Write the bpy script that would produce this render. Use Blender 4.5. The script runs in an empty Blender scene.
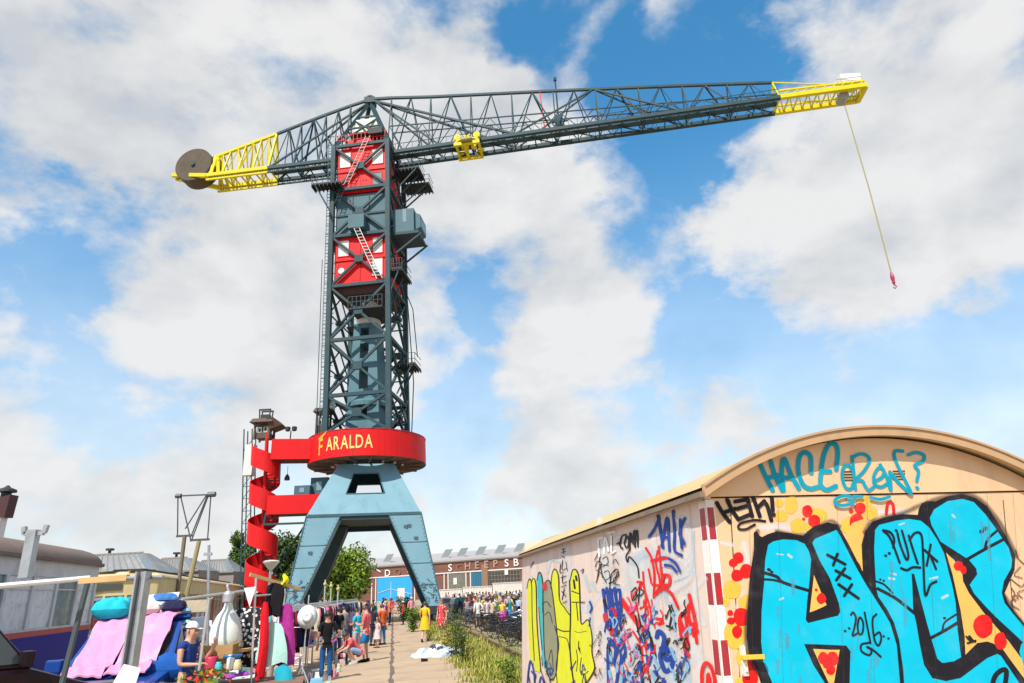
import bpy, bmesh, math, random
import numpy as np
from mathutils import Vector, Matrix
from mathutils.geometry import tessellate_polygon
R = math.radians
scene = bpy.context.scene
COL = scene.collection

# ------------------------------------------------------------------ camera
FPX, PITCH, ROLL, CAMH = 650.0, math.degrees(math.atan(245 / 650)), 2.9, 2.15
_p, _r = R(PITCH), R(ROLL)
CF = Vector((0, math.cos(_p), math.sin(_p)))
_U0, _R0 = Vector((0, -math.sin(_p), math.cos(_p))), Vector((1, 0, 0))
CU = _U0 * math.cos(_r) + _R0 * math.sin(_r)
CR = _R0 * math.cos(_r) - _U0 * math.sin(_r)
CC = Vector((0, 0, CAMH))
cam_data = bpy.data.cameras.new('camera'); cam = bpy.data.objects.new('camera', cam_data); COL.objects.link(cam)
cam_data.sensor_width = 36; cam_data.lens = FPX / 1024 * 36; cam_data.clip_start = 0.1; cam_data.clip_end = 6000
M = Matrix.Identity(4)
for i in range(3):
    M[i][0], M[i][1], M[i][2], M[i][3] = CR[i], CU[i], -CF[i], CC[i]
cam.matrix_world = M
scene.camera = cam


def ray(x, y):
    return (CF * FPX + CR * (x - 512) + CU * (341.5 - y)).normalized()


def gnd(x, y, z=0.0):
    d = ray(x, y); return CC + d * ((z - CAMH) / d.z)


def aty(x, y, Y):
    d = ray(x, y); return CC + d * (Y / d.y)


def onplane(x, y, P, n):
    d = ray(x, y); return CC + d * ((P - CC).dot(n) / d.dot(n))


# ------------------------------------------------------------------ sky and sun
SUN_DIR = Vector((-0.30, -0.62, 0.86)).normalized()          # towards the sun
SUN_EL = math.asin(SUN_DIR.z)
SUN_AZ = math.atan2(SUN_DIR.x, SUN_DIR.y)
world = bpy.data.worlds.new('World'); scene.world = world; world.use_nodes = True
wt = world.node_tree; wt.nodes.clear()


def WN(t, **k):
    n = wt.nodes.new(t)
    for a, b in k.items(): setattr(n, a, b)
    return n


def wl(a, b): wt.links.new(a, b)


def wmath(op, a, b=None, c=None, clamp=False):
    n = WN('ShaderNodeMath', operation=op); n.use_clamp = clamp
    for i, v in enumerate((a, b, c)):
        if v is None: continue
        if isinstance(v, (int, float)): n.inputs[i].default_value = v
        else: wl(v, n.inputs[i])
    return n.outputs[0]


sky = WN('ShaderNodeTexSky', sky_type='NISHITA'); sky.sun_disc = False
sky.sun_elevation = SUN_EL; sky.sun_rotation = SUN_AZ
sky.air_density = 1.0; sky.dust_density = 0.3; sky.ozone_density = 2.5
tc = WN('ShaderNodeTexCoord')
nrm = WN('ShaderNodeVectorMath', operation='NORMALIZE'); wl(tc.outputs['Generated'], nrm.inputs[0])
DIR = nrm.outputs['Vector']
sc3 = WN('ShaderNodeVectorMath', operation='MULTIPLY'); wl(DIR, sc3.inputs[0]); sc3.inputs[1].default_value = (1, 1, 1.5)


def wnoise(vec, scale, detail, rough, off=(0, 0, 0), dist=0.0):
    a = WN('ShaderNodeVectorMath', operation='ADD'); wl(vec, a.inputs[0]); a.inputs[1].default_value = off
    n = WN('ShaderNodeTexNoise'); n.inputs['Scale'].default_value = scale; n.inputs['Detail'].default_value = detail
    n.inputs['Roughness'].default_value = rough; n.inputs['Distortion'].default_value = dist
    wl(a.outputs[0], n.inputs['Vector']); return n.outputs['Fac']


V3 = sc3.outputs[0]
n_big = wnoise(V3, 4.2, 9, 0.58, (3.1, 1.7, 0.4), 0.15)
n_lit = wnoise(V3, 4.2, 5, 0.5, (3.1 + 0.03, 1.7 + 0.0, 0.4 - 0.07), 0.15)
n_soft = wnoise(V3, 1.6, 4, 0.5, (7.7, 2.2, 5.1))
# where the cloud banks and the blue gaps of that day stood (direction, angular radius in px-equivalents, weight)
banks = [(230, 90, 330, .22), (330, 330, 200, .12), (100, 330, 160, .10), (60, 500, 150, .05),
         (720, 175, 150, .12), (830, 230, 130, .20), (930, 90, 140, .14), (590, 330, 75, .16), (470, 150, 110, .15), (640, 300, 60, .1), (520, 380, 80, .08),
         (1000, 170, 70, .10), (850, 20, 110, .12), (900, 300, 90, .1), (480, 480, 150, .06), (560, 300, 60, .10), (630, 370, 60, .10),
         (850, 250, 130, .16), (980, 240, 90, .12), (560, 440, 90, .18), (700, 480, 110, .18), (900, 415, 70, .14), (60, 480, 110, .16), (220, 330, 90, .12), (170, 460, 100, .12), (810, 350, 40, .08), (940, 130, 60, .1), (130, 390, 90, -.18), (40, 270, 90, -.12), (160, 235, 60, -.12), (450, 430, 60, -.12), (620, 420, 50, -.10), (780, 330, 60, -.14), (780, 130, 60, -.10), (300, 500, 60, -.08), (590, 60, 70, -.28), (690, 90, 75, -.28), (540, 20, 45, -.16), (640, 150, 60, -.20), (700, 150, 40, -.12), (780, 130, 60, -.18), (770, 50, 30, -.15), (880, 140, 36, -.16), (985, 30, 50, -.04),
         (660, 265, 60, -.24), (720, 300, 60, -.22), (500, 300, 45, -.20), (550, 285, 26, -.10), (860, 350, 70, -.2), (960, 350, 80, -.2), (760, 370, 60, -.12), (480, 420, 60, -.14), (720, 430, 90, -.10),
         (110, 240, 55, -.24), (30, 275, 45, -.20), (200, 255, 35, -.12), (150, 400, 70, -.14), (30, 40, 120, .16), (40, 400, 60, -.12), (450, 60, 40, .08)]
cov = n_big
wn = WN('ShaderNodeTexNoise'); wn.inputs['Scale'].default_value = 5.0; wn.inputs['Detail'].default_value = 6; wn.inputs['Roughness'].default_value = 0.6; wl(V3, wn.inputs['Vector'])
wsub = WN('ShaderNodeVectorMath', operation='SUBTRACT'); wl(wn.outputs['Color'], wsub.inputs[0]); wsub.inputs[1].default_value = (.5, .5, .5)
wsc = WN('ShaderNodeVectorMath', operation='MULTIPLY_ADD'); wl(wsub.outputs[0], wsc.inputs[0]); wsc.inputs[1].default_value = (.26, .26, .26); wl(DIR, wsc.inputs[2])
wnm = WN('ShaderNodeVectorMath', operation='NORMALIZE'); wl(wsc.outputs[0], wnm.inputs[0]); DIRW = wnm.outputs['Vector']
for (bx, by, br, bw) in banks:
    d = ray(bx, by)
    dt = WN('ShaderNodeVectorMath', operation='DOT_PRODUCT'); wl(DIRW, dt.inputs[0]); dt.inputs[1].default_value = d
    mr = WN('ShaderNodeMapRange', interpolation_type='SMOOTHSTEP')
    mr.inputs['From Min'].default_value = math.cos(br * 1.35 / 700); mr.inputs['From Max'].default_value = math.cos(br * 0.25 / 700)
    mr.inputs['To Min'].default_value = 0; mr.inputs['To Max'].default_value = bw * (0.55 if bw > 0 else 0.62)
    wl(dt.outputs['Value'], mr.inputs['Value'])
    cov = wmath('ADD', cov, mr.outputs['Result'])
mask = WN('ShaderNodeMapRange', interpolation_type='SMOOTHSTEP')
mask.inputs['From Min'].default_value = 0.36; mask.inputs['From Max'].default_value = 0.64
mask.inputs['To Min'].default_value = 0.0; mask.inputs['To Max'].default_value = 0.97
wl(cov, mask.inputs['Value'])
# pale veil towards the horizon
sep = WN('ShaderNodeSeparateXYZ'); wl(DIR, sep.inputs[0])
veil = WN('ShaderNodeMapRange', interpolation_type='SMOOTHSTEP'); wl(sep.outputs['Z'], veil.inputs['Value'])
veil.inputs['From Min'].default_value = 0.62; veil.inputs['From Max'].default_value = -0.02
veil.inputs['To Min'].default_value = 0.0; veil.inputs['To Max'].default_value = 0.86
cloudf = wmath('MAXIMUM', mask.outputs['Result'], veil.outputs['Result'])
# cloud relief: thicker, lower parts are greyer, tops facing the sun are white
rel = wmath('SUBTRACT', n_big, n_lit)
sh = wmath('MULTIPLY_ADD', rel, 2.6, 0.66)
sh = wmath('ADD', sh, wmath('MULTIPLY', wmath('SUBTRACT', n_soft, 0.5), 0.9), clamp=True)
ccol = WN('ShaderNodeValToRGB'); wl(sh, ccol.inputs[0])
ccol.color_ramp.elements[0].position = 0.1; ccol.color_ramp.elements[0].color = (0.69, 0.72, 0.76, 1)
ccol.color_ramp.elements[1].position = 0.85; ccol.color_ramp.elements[1].color = (0.97, 0.965, 0.96, 1)
e = ccol.color_ramp.elements.new(0.5); e.color = (0.84, 0.85, 0.86, 1)
hs = WN('ShaderNodeHueSaturation'); hs.inputs['Hue'].default_value = .485; hs.inputs['Saturation'].default_value = 1.28; hs.inputs['Value'].default_value = 1.15; wl(sky.outputs[0], hs.inputs['Color'])
bg_sky = WN('ShaderNodeBackground'); wl(hs.outputs[0], bg_sky.inputs[0]); bg_sky.inputs[1].default_value = 0.15
bg_cl = WN('ShaderNodeBackground'); wl(ccol.outputs[0], bg_cl.inputs[0]); bg_cl.inputs[1].default_value = 0.66
mx = WN('ShaderNodeMixShader'); wl(cloudf, mx.inputs[0]); wl(bg_sky.outputs[0], mx.inputs[1]); wl(bg_cl.outputs[0], mx.inputs[2])
wo = WN('ShaderNodeOutputWorld'); wl(mx.outputs[0], wo.inputs[0])

sun_d = bpy.data.lights.new('sun', 'SUN'); sun = bpy.data.objects.new('sun', sun_d); COL.objects.link(sun)
sun_d.energy = 4.4; sun_d.angle = R(0.6); sun_d.color = (1.0, 0.94, 0.85)
sun.rotation_euler = (-SUN_DIR).to_track_quat('-Z', 'Y').to_euler()
vs = scene.view_settings
vs.view_transform = 'Standard'; vs.look = 'None'; vs.exposure = 0.44; vs.gamma = 1; vs.use_curve_mapping = False
scene.cycles.max_bounces = 6; scene.cycles.transparent_max_bounces = 24

# ------------------------------------------------------------------ materials
MATS = {}


def mat(name, col, rough=0.6, metal=0.0, var=0.12, scale=6.0, bump=0.0, bscale=40.0, dirt=None, dirt_amt=0.5, dscale=3.0, coat=0.0, spec=0.5, streak=False):
    if name in MATS: return MATS[name]
    m = bpy.data.materials.new(name); m.use_nodes = True; t = m.node_tree; b = t.nodes['Principled BSDF']
    b.inputs['Roughness'].default_value = rough; b.inputs['Metallic'].default_value = metal
    b.inputs['Specular IOR Level'].default_value = spec
    if coat: b.inputs['Coat Weight'].default_value = coat
    co = t.nodes.new('ShaderNodeTexCoord')
    no = t.nodes.new('ShaderNodeTexNoise'); no.inputs['Scale'].default_value = scale; no.inputs['Detail'].default_value = 5
    t.links.new(co.outputs['Object'], no.inputs['Vector'])
    mixn = t.nodes.new('ShaderNodeMix'); mixn.data_type = 'RGBA'
    lo = tuple(max(0, c * (1 - var)) for c in col[:3]) + (1,); hi = tuple(min(1, c * (1 + var)) for c in col[:3]) + (1,)
    mixn.inputs[6].default_value = lo; mixn.inputs[7].default_value = hi
    t.links.new(no.outputs['Fac'], mixn.inputs[0]); out = mixn.outputs[2]
    if dirt is not None:
        n2 = t.nodes.new('ShaderNodeTexNoise'); n2.inputs['Scale'].default_value = dscale; n2.inputs['Detail'].default_value = 8; n2.inputs['Roughness'].default_value = 0.65
        if streak:
            mp = t.nodes.new('ShaderNodeMapping'); mp.inputs['Scale'].default_value = (1, 1, 0.12); t.links.new(co.outputs['Object'], mp.inputs['Vector']); t.links.new(mp.outputs[0], n2.inputs['Vector'])
        else: t.links.new(co.outputs['Object'], n2.inputs['Vector'])
        rp = t.nodes.new('ShaderNodeMapRange'); rp.interpolation_type = 'SMOOTHSTEP'
        rp.inputs['From Min'].default_value = 0.48; rp.inputs['From Max'].default_value = 0.72; rp.inputs['To Max'].default_value = dirt_amt
        t.links.new(n2.outputs['Fac'], rp.inputs['Value'])
        m2 = t.nodes.new('ShaderNodeMix'); m2.data_type = 'RGBA'; t.links.new(rp.outputs[0], m2.inputs[0]); t.links.new(out, m2.inputs[6]); m2.inputs[7].default_value = tuple(dirt[:3]) + (1,)
        out = m2.outputs[2]
    t.links.new(out, b.inputs['Base Color'])
    if bump:
        n3 = t.nodes.new('ShaderNodeTexNoise'); n3.inputs['Scale'].default_value = bscale; n3.inputs['Detail'].default_value = 4; t.links.new(co.outputs['Object'], n3.inputs['Vector'])
        bp = t.nodes.new('ShaderNodeBump'); bp.inputs['Strength'].default_value = bump; bp.inputs['Distance'].default_value = 0.02
        t.links.new(n3.outputs['Fac'], bp.inputs['Height']); t.links.new(bp.outputs[0], b.inputs['Normal'])
    MATS[name] = m; return m


def spray_mat(name, col, rough=0.55, soft=False):
    """spray paint whose opacity fades out at the edge of the stroke (vertex value 'fade')"""
    if name in MATS: return MATS[name]
    m = mat(name, col, rough, var=0.16, scale=5.0, spec=.18, dirt=tuple(min(.8, c * .8 + .07) for c in col), dirt_amt=.5, dscale=4.0)
    t = m.node_tree; b = t.nodes['Principled BSDF']
    at = t.nodes.new('ShaderNodeAttribute'); at.attribute_name = 'fade'
    co = t.nodes.new('ShaderNodeTexCoord'); no = t.nodes.new('ShaderNodeTexNoise'); no.inputs['Scale'].default_value = 160; no.inputs['Detail'].default_value = 2
    t.links.new(co.outputs['Object'], no.inputs['Vector'])
    a = t.nodes.new('ShaderNodeMath'); a.operation = 'MULTIPLY_ADD'; t.links.new(no.outputs['Fac'], a.inputs[0]); a.inputs[1].default_value = 0.5; a.inputs[2].default_value = -0.25
    s = t.nodes.new('ShaderNodeMath'); s.operation = 'ADD'; t.links.new(at.outputs['Fac'], s.inputs[0]); t.links.new(a.outputs[0], s.inputs[1])
    mr = t.nodes.new('ShaderNodeMapRange'); mr.interpolation_type = 'SMOOTHSTEP'; mr.inputs['From Min'].default_value = 0.2; mr.inputs['From Max'].default_value = 0.75
    if soft: mr.inputs['From Min'].default_value = 0.0; mr.inputs['From Max'].default_value = 1.1; mr.inputs['To Max'].default_value = 0.6; no.inputs['Scale'].default_value = 9; no.inputs['Detail'].default_value = 5
    t.links.new(s.outputs[0], mr.inputs['Value']); t.links.new(mr.outputs[0], b.inputs['Alpha'])
    return m


# ------------------------------------------------------------------ mesh helpers
class MB:
    def __init__(s): s.v = []; s.f = []; s.mi = []; s.cur = 0; s.fade = []

    def quad(s, pts):
        n = len(s.v); s.v += [tuple(p) for p in pts]; s.f.append(tuple(range(n, n + len(pts)))); s.mi.append(s.cur)

    def grid(s, rows):
        n = len(s.v); w = len(rows[0])
        for r in rows: s.v += [tuple(p) for p in r]
        for i in range(len(rows) - 1):
            for j in range(w - 1):
                s.f.append((n + i * w + j, n + i * w + j + 1, n + (i + 1) * w + j + 1, n + (i + 1) * w + j)); s.mi.append(s.cur)

    def hexa(s, b, t):
        """eight corners: bottom four, top four"""
        n = len(s.v); s.v += [tuple(p) for p in b] + [tuple(p) for p in t]
        for f in ((3, 2, 1, 0), (4, 5, 6, 7), (0, 1, 5, 4), (1, 2, 6, 5), (2, 3, 7, 6), (3, 0, 4, 7)):
            s.f.append(tuple(n + i for i in f)); s.mi.append(s.cur)

    def box(s, c, size, rz=0.0):
        c = Vector(c); hx, hy, hz = size[0] / 2, size[1] / 2, size[2] / 2; ca, sa = math.cos(rz), math.sin(rz)
        def P(x, y, z): return (c.x + x * ca - y * sa, c.y + x * sa + y * ca, c.z + z)
        s.hexa([P(-hx, -hy, -hz), P(hx, -hy, -hz), P(hx, hy, -hz), P(-hx, hy, -hz)], [P(-hx, -hy, hz), P(hx, -hy, hz), P(hx, hy, hz), P(-hx, hy, hz)])

    def beam(s, a, b, w, h=None, up=(0, 0, 1)):
        a = Vector(a); b = Vector(b); d = (b - a)
        if d.length < 1e-6: return
        d.normalize(); up = Vector(up)
        if abs(d.dot(up)) > 0.98: up = Vector((0, 1, 0))
        x = d.cross(up).normalized() * (w / 2); y = x.cross(d).normalized() * ((h or w) / 2)
        s.hexa([a - x - y, a + x - y, a + x + y, a - x + y], [b - x - y, b + x - y, b + x + y, b - x + y])

    def tube(s, pts, r, n=8, caps=True):
        pts = [Vector(p) for p in pts]; rs = r if isinstance(r, (list, tuple)) else [r] * len(pts)
        rings = []; prev = None
        for i, p in enumerate(pts):
            d = (pts[min(i + 1, len(pts) - 1)] - pts[max(i - 1, 0)])
            d = d.normalized() if d.length > 1e-9 else Vector((0, 0, 1))
            if prev is None:
                u = Vector((0, 0, 1)) if abs(d.z) < 0.9 else Vector((1, 0, 0))
                x = d.cross(u).normalized()
            else:
                x = (prev - d * prev.dot(d)); x = x.normalized() if x.length > 1e-6 else d.cross(Vector((0, 0, 1))).normalized()
            prev = x; y = d.cross(x)
            rings.append([p + (x * math.cos(2 * math.pi * k / n) + y * math.sin(2 * math.pi * k / n)) * rs[i] for k in range(n)])
        b = len(s.v)
        for rg in rings: s.v += [tuple(q) for q in rg]
        for i in range(len(pts) - 1):
            for k in range(n):
                s.f.append((b + i * n + k, b + i * n + (k + 1) % n, b + (i + 1) * n + (k + 1) % n, b + (i + 1) * n + k)); s.mi.append(s.cur)
        if caps:
            s.f.append(tuple(b + k for k in reversed(range(n)))); s.mi.append(s.cur)
            s.f.append(tuple(b + (len(pts) - 1) * n + k for k in range(n))); s.mi.append(s.cur)

    def lathe(s, c, prof, n=16, axis=None):
        """prof: list of (r, z)"""
        c = Vector(c); b = len(s.v)
        for (r, z) in prof:
            for k in range(n):
                a = 2 * math.pi * k / n; s.v.append((c.x + r * math.cos(a), c.y + r * math.sin(a), c.z + z))
        for i in range(len(prof) - 1):
            for k in range(n):
                s.f.append((b + i * n + k, b + i * n + (k + 1) % n, b + (i + 1) * n + (k + 1) % n, b + (i + 1) * n + k)); s.mi.append(s.cur)
        s.f.append(tuple(b + k for k in reversed(range(n)))); s.mi.append(s.cur)
        s.f.append(tuple(b + (len(prof) - 1) * n + k for k in range(n))); s.mi.append(s.cur)

    def mesh(s, name, mats, origin=Vector((0, 0, 0)), smooth=False):
        me = bpy.data.meshes.new(name); o = Vector(origin)
        me.from_pydata([(x - o.x, y - o.y, z - o.z) for x, y, z in s.v], [], s.f)
        if not isinstance(mats, (list, tuple)): mats = [mats]
        for m in mats: me.materials.append(m)
        if len(mats) > 1: me.polygons.foreach_set('material_index', s.mi)
        if s.fade and len(s.fade) == len(s.v):
            at = me.attributes.new('fade', 'FLOAT', 'POINT'); at.data.foreach_set('value', s.fade)
        if smooth: me.polygons.foreach_set('use_smooth', [True] * len(me.polygons))
        me.update(); return me

    def build(s, name, mats, parent=None, smooth=False, bevel=0.0):
        org = Vector((0, 0, 0)); q = parent
        while q is not None: org += q.location; q = q.parent
        o = bpy.data.objects.new(name, s.mesh(name, mats, org, smooth)); COL.objects.link(o)
        if parent is not None: o.parent = parent
        if bevel:
            bm = bmesh.new(); bm.from_mesh(o.data); bmesh.ops.remove_doubles(bm, verts=bm.verts, dist=1e-5)
            bmesh.ops.bevel(bm, geom=[e for e in bm.edges if len(e.link_faces) == 2 and e.calc_face_angle(0) > 0.5], offset=bevel, segments=2, affect='EDGES', profile=0.6, clamp_overlap=True)
            bm.to_mesh(o.data); bm.free()
        return o


def tag(o, label=None, cat=None, group=None, kind=None):
    if label: o['label'] = label
    if cat: o['category'] = cat
    if group: o['group'] = group
    if kind: o['kind'] = kind
    return o


def thing(name, label, cat, loc=(0, 0, 0), group=None, rz=0.0):
    o = bpy.data.objects.new(name, None); COL.objects.link(o); o.location = Vector(loc); o.rotation_euler.z = rz
    o.empty_display_size = 0.2
    return tag(o, label, cat, group)


def solo(mb, name, mats, label, cat, loc, group=None, smooth=False, bevel=0.0):
    """a thing that is one mesh; its mesh is written relative to loc"""
    o = mb.build(name, mats, None, smooth, bevel)
    o.data.transform(Matrix.Translation(-Vector(loc))); o.location = loc
    return tag(o, label, cat, group)


def copy_tree(o, parent=None):
    c = o.copy(); COL.objects.link(c); c.parent = parent
    for ch in list(o.children): copy_tree(ch, c)
    return c
# ------------------------------------------------------------------ the ground frame of the quay: s along the path, t to its right
PD = Vector((-0.186, 0.9825, 0)).normalized(); PT = Vector((PD.y, -PD.x, 0))


def Q(t, s, z=0.0): return PT * t + PD * s + Vector((0, 0, z))


def ts(p): return (p.dot(PT), p.dot(PD))


# ------------------------------------------------------------------ the painted site hut
HZ = 2.71
HP = gnd(704.5, 497, HZ)
_far = gnd(522, 557, HZ); _rt = gnd(1024, 490.5, HZ)
HA = (_far - HP); HLEN = HA.length; HA.normalize()
HB = (_rt - HP).normalized()
HNG = HB.cross(Vector((0, 0, 1))).normalized()                  # outward normal of the gable (towards the camera)
_pb = onplane(722.5, 676, HP, HNG)
HSH = (_pb - HP).dot(HB) / (_pb - HP).z                          # the old hut leans a little
HV = Vector((0, 0, 1)) + HB * HSH
HNS = HV.cross(HA).normalized()                                 # outward normal of the long side
if HNS.x > 0: HNS = -HNS
if HNG.y > 0: HNG = -HNG
HW, HAPEX = 3.18, 0.475


def H3(u, v, d): return HP + HB * u + HV * v + HA * d


def gpt(x, y, off=0.0): return onplane(x, y, HP, HNG) + HNG * off
def lun(x, y, off=0.0): return gpt(x, y, off + .0125)
def spt(x, y, off=0.0):
    return onplane(x, y, HP, HNS) + HNS * off


wood = mat('hut_wall_paint', (0.75, 0.475, 0.27), 0.6, var=0.06, scale=2.0, bump=0.12, bscale=60, dirt=(0.50, 0.31, 0.18), dirt_amt=0.45, dscale=2.5, streak=True)
wood_side = mat('hut_side_paint', (0.69, 0.56, 0.49), 0.65, var=0.08, scale=2.0, bump=0.15, bscale=60, dirt=(0.40, 0.33, 0.30), dirt_amt=0.6, dscale=2.5, streak=True)
roofm = mat('hut_roof_felt', (0.50, 0.36, 0.17), 0.8, var=0.15, scale=3, bump=0.2, bscale=30, dirt=(0.36, 0.27, 0.15), dirt_amt=0.5, dscale=4)
trimm = mat('hut_roof_edge', (0.50, 0.31, 0.16), 0.55, var=0.1, dirt=(0.34, 0.23, 0.13), dirt_amt=0.45, dscale=5)
gutm = mat('hut_gutter', (0.22, 0.16, 0.11), 0.6, dirt=(0.14, 0.11, 0.09), dirt_amt=0.7, dscale=4)
darkm = mat('dark_gap', (0.02, 0.018, 0.016), 0.9)
hut = thing('site_hut', 'barrel-roofed site hut covered in graffiti beside the path', 'hut', H3(HW / 2, -HZ, HLEN / 2))
# arc of the roof (u, v)
half = HW / 2 + 0.05; rise = HAPEX - 0.02
RR = (half * half + rise * rise) / (2 * rise); CV = HAPEX - RR


def arc(u, extra=0.0): return CV + math.sqrt(max(0.0, (RR + extra) ** 2 - (u - HW / 2) ** 2))


US = [i / 36 * (HW + 0.1) - 0.05 for i in range(37)]
mb = MB()                                                       # gable wall below the seam, and the lunette above it
mb.hexa([H3(0, -HZ + .12, 0), H3(HW, -HZ + .12, 0), H3(HW, -HZ + .12, .05), H3(0, -HZ + .12, .05)], [H3(0, -.012, 0), H3(HW, -.012, 0), H3(HW, -.012, .05), H3(0, -.012, .05)])
mb.build('gable_wall', wood, hut)
mb = MB()
UG = [i / 36 * HW for i in range(37)]
mb.grid([[H3(u, 0.0, -0.012) for u in UG], [H3(u, arc(u, -.03), -0.012) for u in UG]])
mb.grid([[H3(u, 0.0, 0.04) for u in UG], [H3(u, 0.0, -0.012) for u in UG]])
mb.build('gable_panel', wood, hut)
mb = MB(); mb.quad([H3(0.0, -.02, 0.03), H3(HW, -.02, 0.03), H3(HW, .01, 0.03), H3(0, .01, 0.03)]); mb.build('seam', darkm, hut)
mb = MB()                                                       # long side of four boards wide panels
for i in range(4):
    d0 = HLEN * i / 4 + (0.0 if i == 0 else .004); d1 = HLEN * (i + 1) / 4 - .004
    mb.hexa([H3(0, -HZ + .12, d0), H3(0.05, -HZ + .12, d0), H3(0.05, -HZ + .12, d1), H3(0, -HZ + .12, d1)], [H3(0, 0.03, d0), H3(0.05, 0.03, d0), H3(.05, .03, d1), H3(0, .03, d1)])
mb.quad([H3(.02, -HZ + .12, 0), H3(.02, -HZ + .12, HLEN), H3(.02, .02, HLEN), H3(.02, .02, 0)])
mb.build('side_wall', wood_side, hut)
mb = MB()
mb.hexa([H3(HW - .05, -HZ + .12, .05), H3(HW, -HZ + .12, .05), H3(HW, -HZ + .12, HLEN), H3(HW - .05, -HZ + .12, HLEN)], [H3(HW - .05, .02, .05), H3(HW, .02, .05), H3(HW, .02, HLEN), H3(HW - .05, .02, HLEN)])
mb.hexa([H3(.05, -HZ + .12, HLEN - .05), H3(HW - .05, -HZ + .12, HLEN - .05), H3(HW - .05, -HZ + .12, HLEN), H3(.05, -HZ + .12, HLEN)], [H3(.05, .3, HLEN - .05), H3(HW - .05, .3, HLEN - .05), H3(HW - .05, .3, HLEN), H3(.05, .3, HLEN)])
mb.hexa([H3(.1, -HZ, .1), H3(HW - .1, -HZ, .1), H3(HW - .1, -HZ, HLEN - .1), H3(.1, -HZ, HLEN - .1)], [H3(.1, -HZ + .12, .1), H3(HW - .1, -HZ + .12, .1), H3(HW - .1, -HZ + .12, HLEN - .1), H3(.1, -HZ + .12, HLEN - .1)])
mb.build('rear_wall', wood_side, hut)
OV = 0.13                                                       # roof overhang in front of the gable
mb = MB()
ds = [-OV + .03 + (HLEN + 2 * OV - .06) * i / 24 for i in range(25)]
mb.grid([[H3(u, arc(u, .035), d) for u in US] for d in ds])
mb.grid([[H3(u, arc(u, -.0), d) for u in US] for d in (-OV + .03, HLEN + OV)])
roof = mb.build('roof', roofm, hut, smooth=True)
for d0 in (-OV, HLEN + OV - .03):
    mb = MB()
    lo, hi = -.03, .035
    rows = [[H3(u, arc(u, lo), d0) for u in US], [H3(u, arc(u, hi), d0) for u in US], [H3(u, arc(u, hi), d0 + .05) for u in US], [H3(u, arc(u, lo), d0 + .05) for u in US], [H3(u, arc(u, lo), d0) for u in US]]
    mb.grid(rows)
    mb.quad([rows[k][0] for k in range(4)]); mb.quad([rows[k][-1] for k in range(4)])
    rows = [[H3(u, arc(u, a_), d0 + b_) for u in US] for a_, b_ in ((.035, -.012), (.052, -.012), (.052, .07), (.035, .07), (.035, -.012))]
    mb.grid(rows); mb.quad([rows[k][0] for k in range(4)]); mb.quad([rows[k][-1] for k in range(4)])
    mb.build('bargeboard', trimm, roof)
for uu in (-.05, HW + .05):
    mb = MB(); sgn = -1 if uu < 0 else 1
    mb.beam(H3(uu, .012, -OV + .03), H3(uu, .012, HLEN + OV - .03), .05, .035); mb.beam(H3(uu + sgn * .03, .0, -OV), H3(uu + sgn * .03, .0, HLEN + OV - .1), .035, .03)
    mb.build('gutter', gutm, roof)
# vents in the lunette
for (xs, ys) in (((841.5, 852), (471.5, 481)), ((891, 903.5), (471, 480))):
    mb = MB()
    for k in range(4):
        y0 = ys[0] + (ys[1] - ys[0]) * k / 3.4
        sl = (ys[1] - ys[0]) / 3.4 * .42
        a = gpt(xs[0], y0, .0165); b = gpt(xs[1], y0 - .2, .0165); c = gpt(xs[1], y0 + sl - .2, .0165); d = gpt(xs[0], y0 + sl, .0165)
        mb.quad([a, b, c, d])
    mb.build('vent', darkm, hut)
# door: gap lines, latch
mb = MB()
for xa, xb, wpx in (((730, 500), (741, 700), .9), ((1003, 500), (1021, 700), .6)):
    a, b = gpt(*xa, .0015), gpt(*xb, .0015); w = HB * .004
    mb.quad([a - w, a + w, b + w, b - w])
door = mb.build('door', darkm, hut)
mb = MB()
a = gpt(739, 646, .02); dn = gpt(743, 676, .02) - a
mb.hexa([a, a + HB * .035, a + HB * .035 - HNG * .02, a - HNG * .02], [a + dn, a + dn + HB * .035, a + dn + HB * .035 - HNG * .02, a + dn - HNG * .02])
for k in (.25, .55, .8): mb.box(a + dn * k + HB * .018 + HNG * .004, (.014, .012, .02))
mb.build('latch_plate', mat('latch_steel', (.72, .66, .58), .5, 0.2), door)
mb = MB(); h0 = gpt(740, 657, .035); h1 = gpt(760, 656, .05); mb.beam(h0, h1, .022, .03); mb.beam(gpt(742, 657, .0), gpt(742, 657, .05), .03)
mb.build('handle', mat('yellow_enamel', (.75, .47, .05), .45), door, bevel=.004)

# ------------------------------------------------------------------ spray paint on the hut
LAYER = [0.0]


def spline(pts, n=6):
    if len(pts) < 3: return [Vector(p) for p in pts] if len(pts) < 2 else [Vector(pts[0]).lerp(Vector(pts[1]), i / n) for i in range(n + 1)]
    P = [Vector(p) for p in pts]; P = [P[0] * 2 - P[1]] + P + [P[-1] * 2 - P[-2]]; out = []
    for i in range(1, len(P) - 2):
        for k in range(n):
            t = k / n; a, b, c, d = P[i - 1], P[i], P[i + 1], P[i + 2]
            out.append(0.5 * ((2 * b) + (c - a) * t + (2 * a - 5 * b + 4 * c - d) * t * t + (3 * b - a - 3 * c + d) * t * t * t))
    out.append(P[-2]); return out


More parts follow.
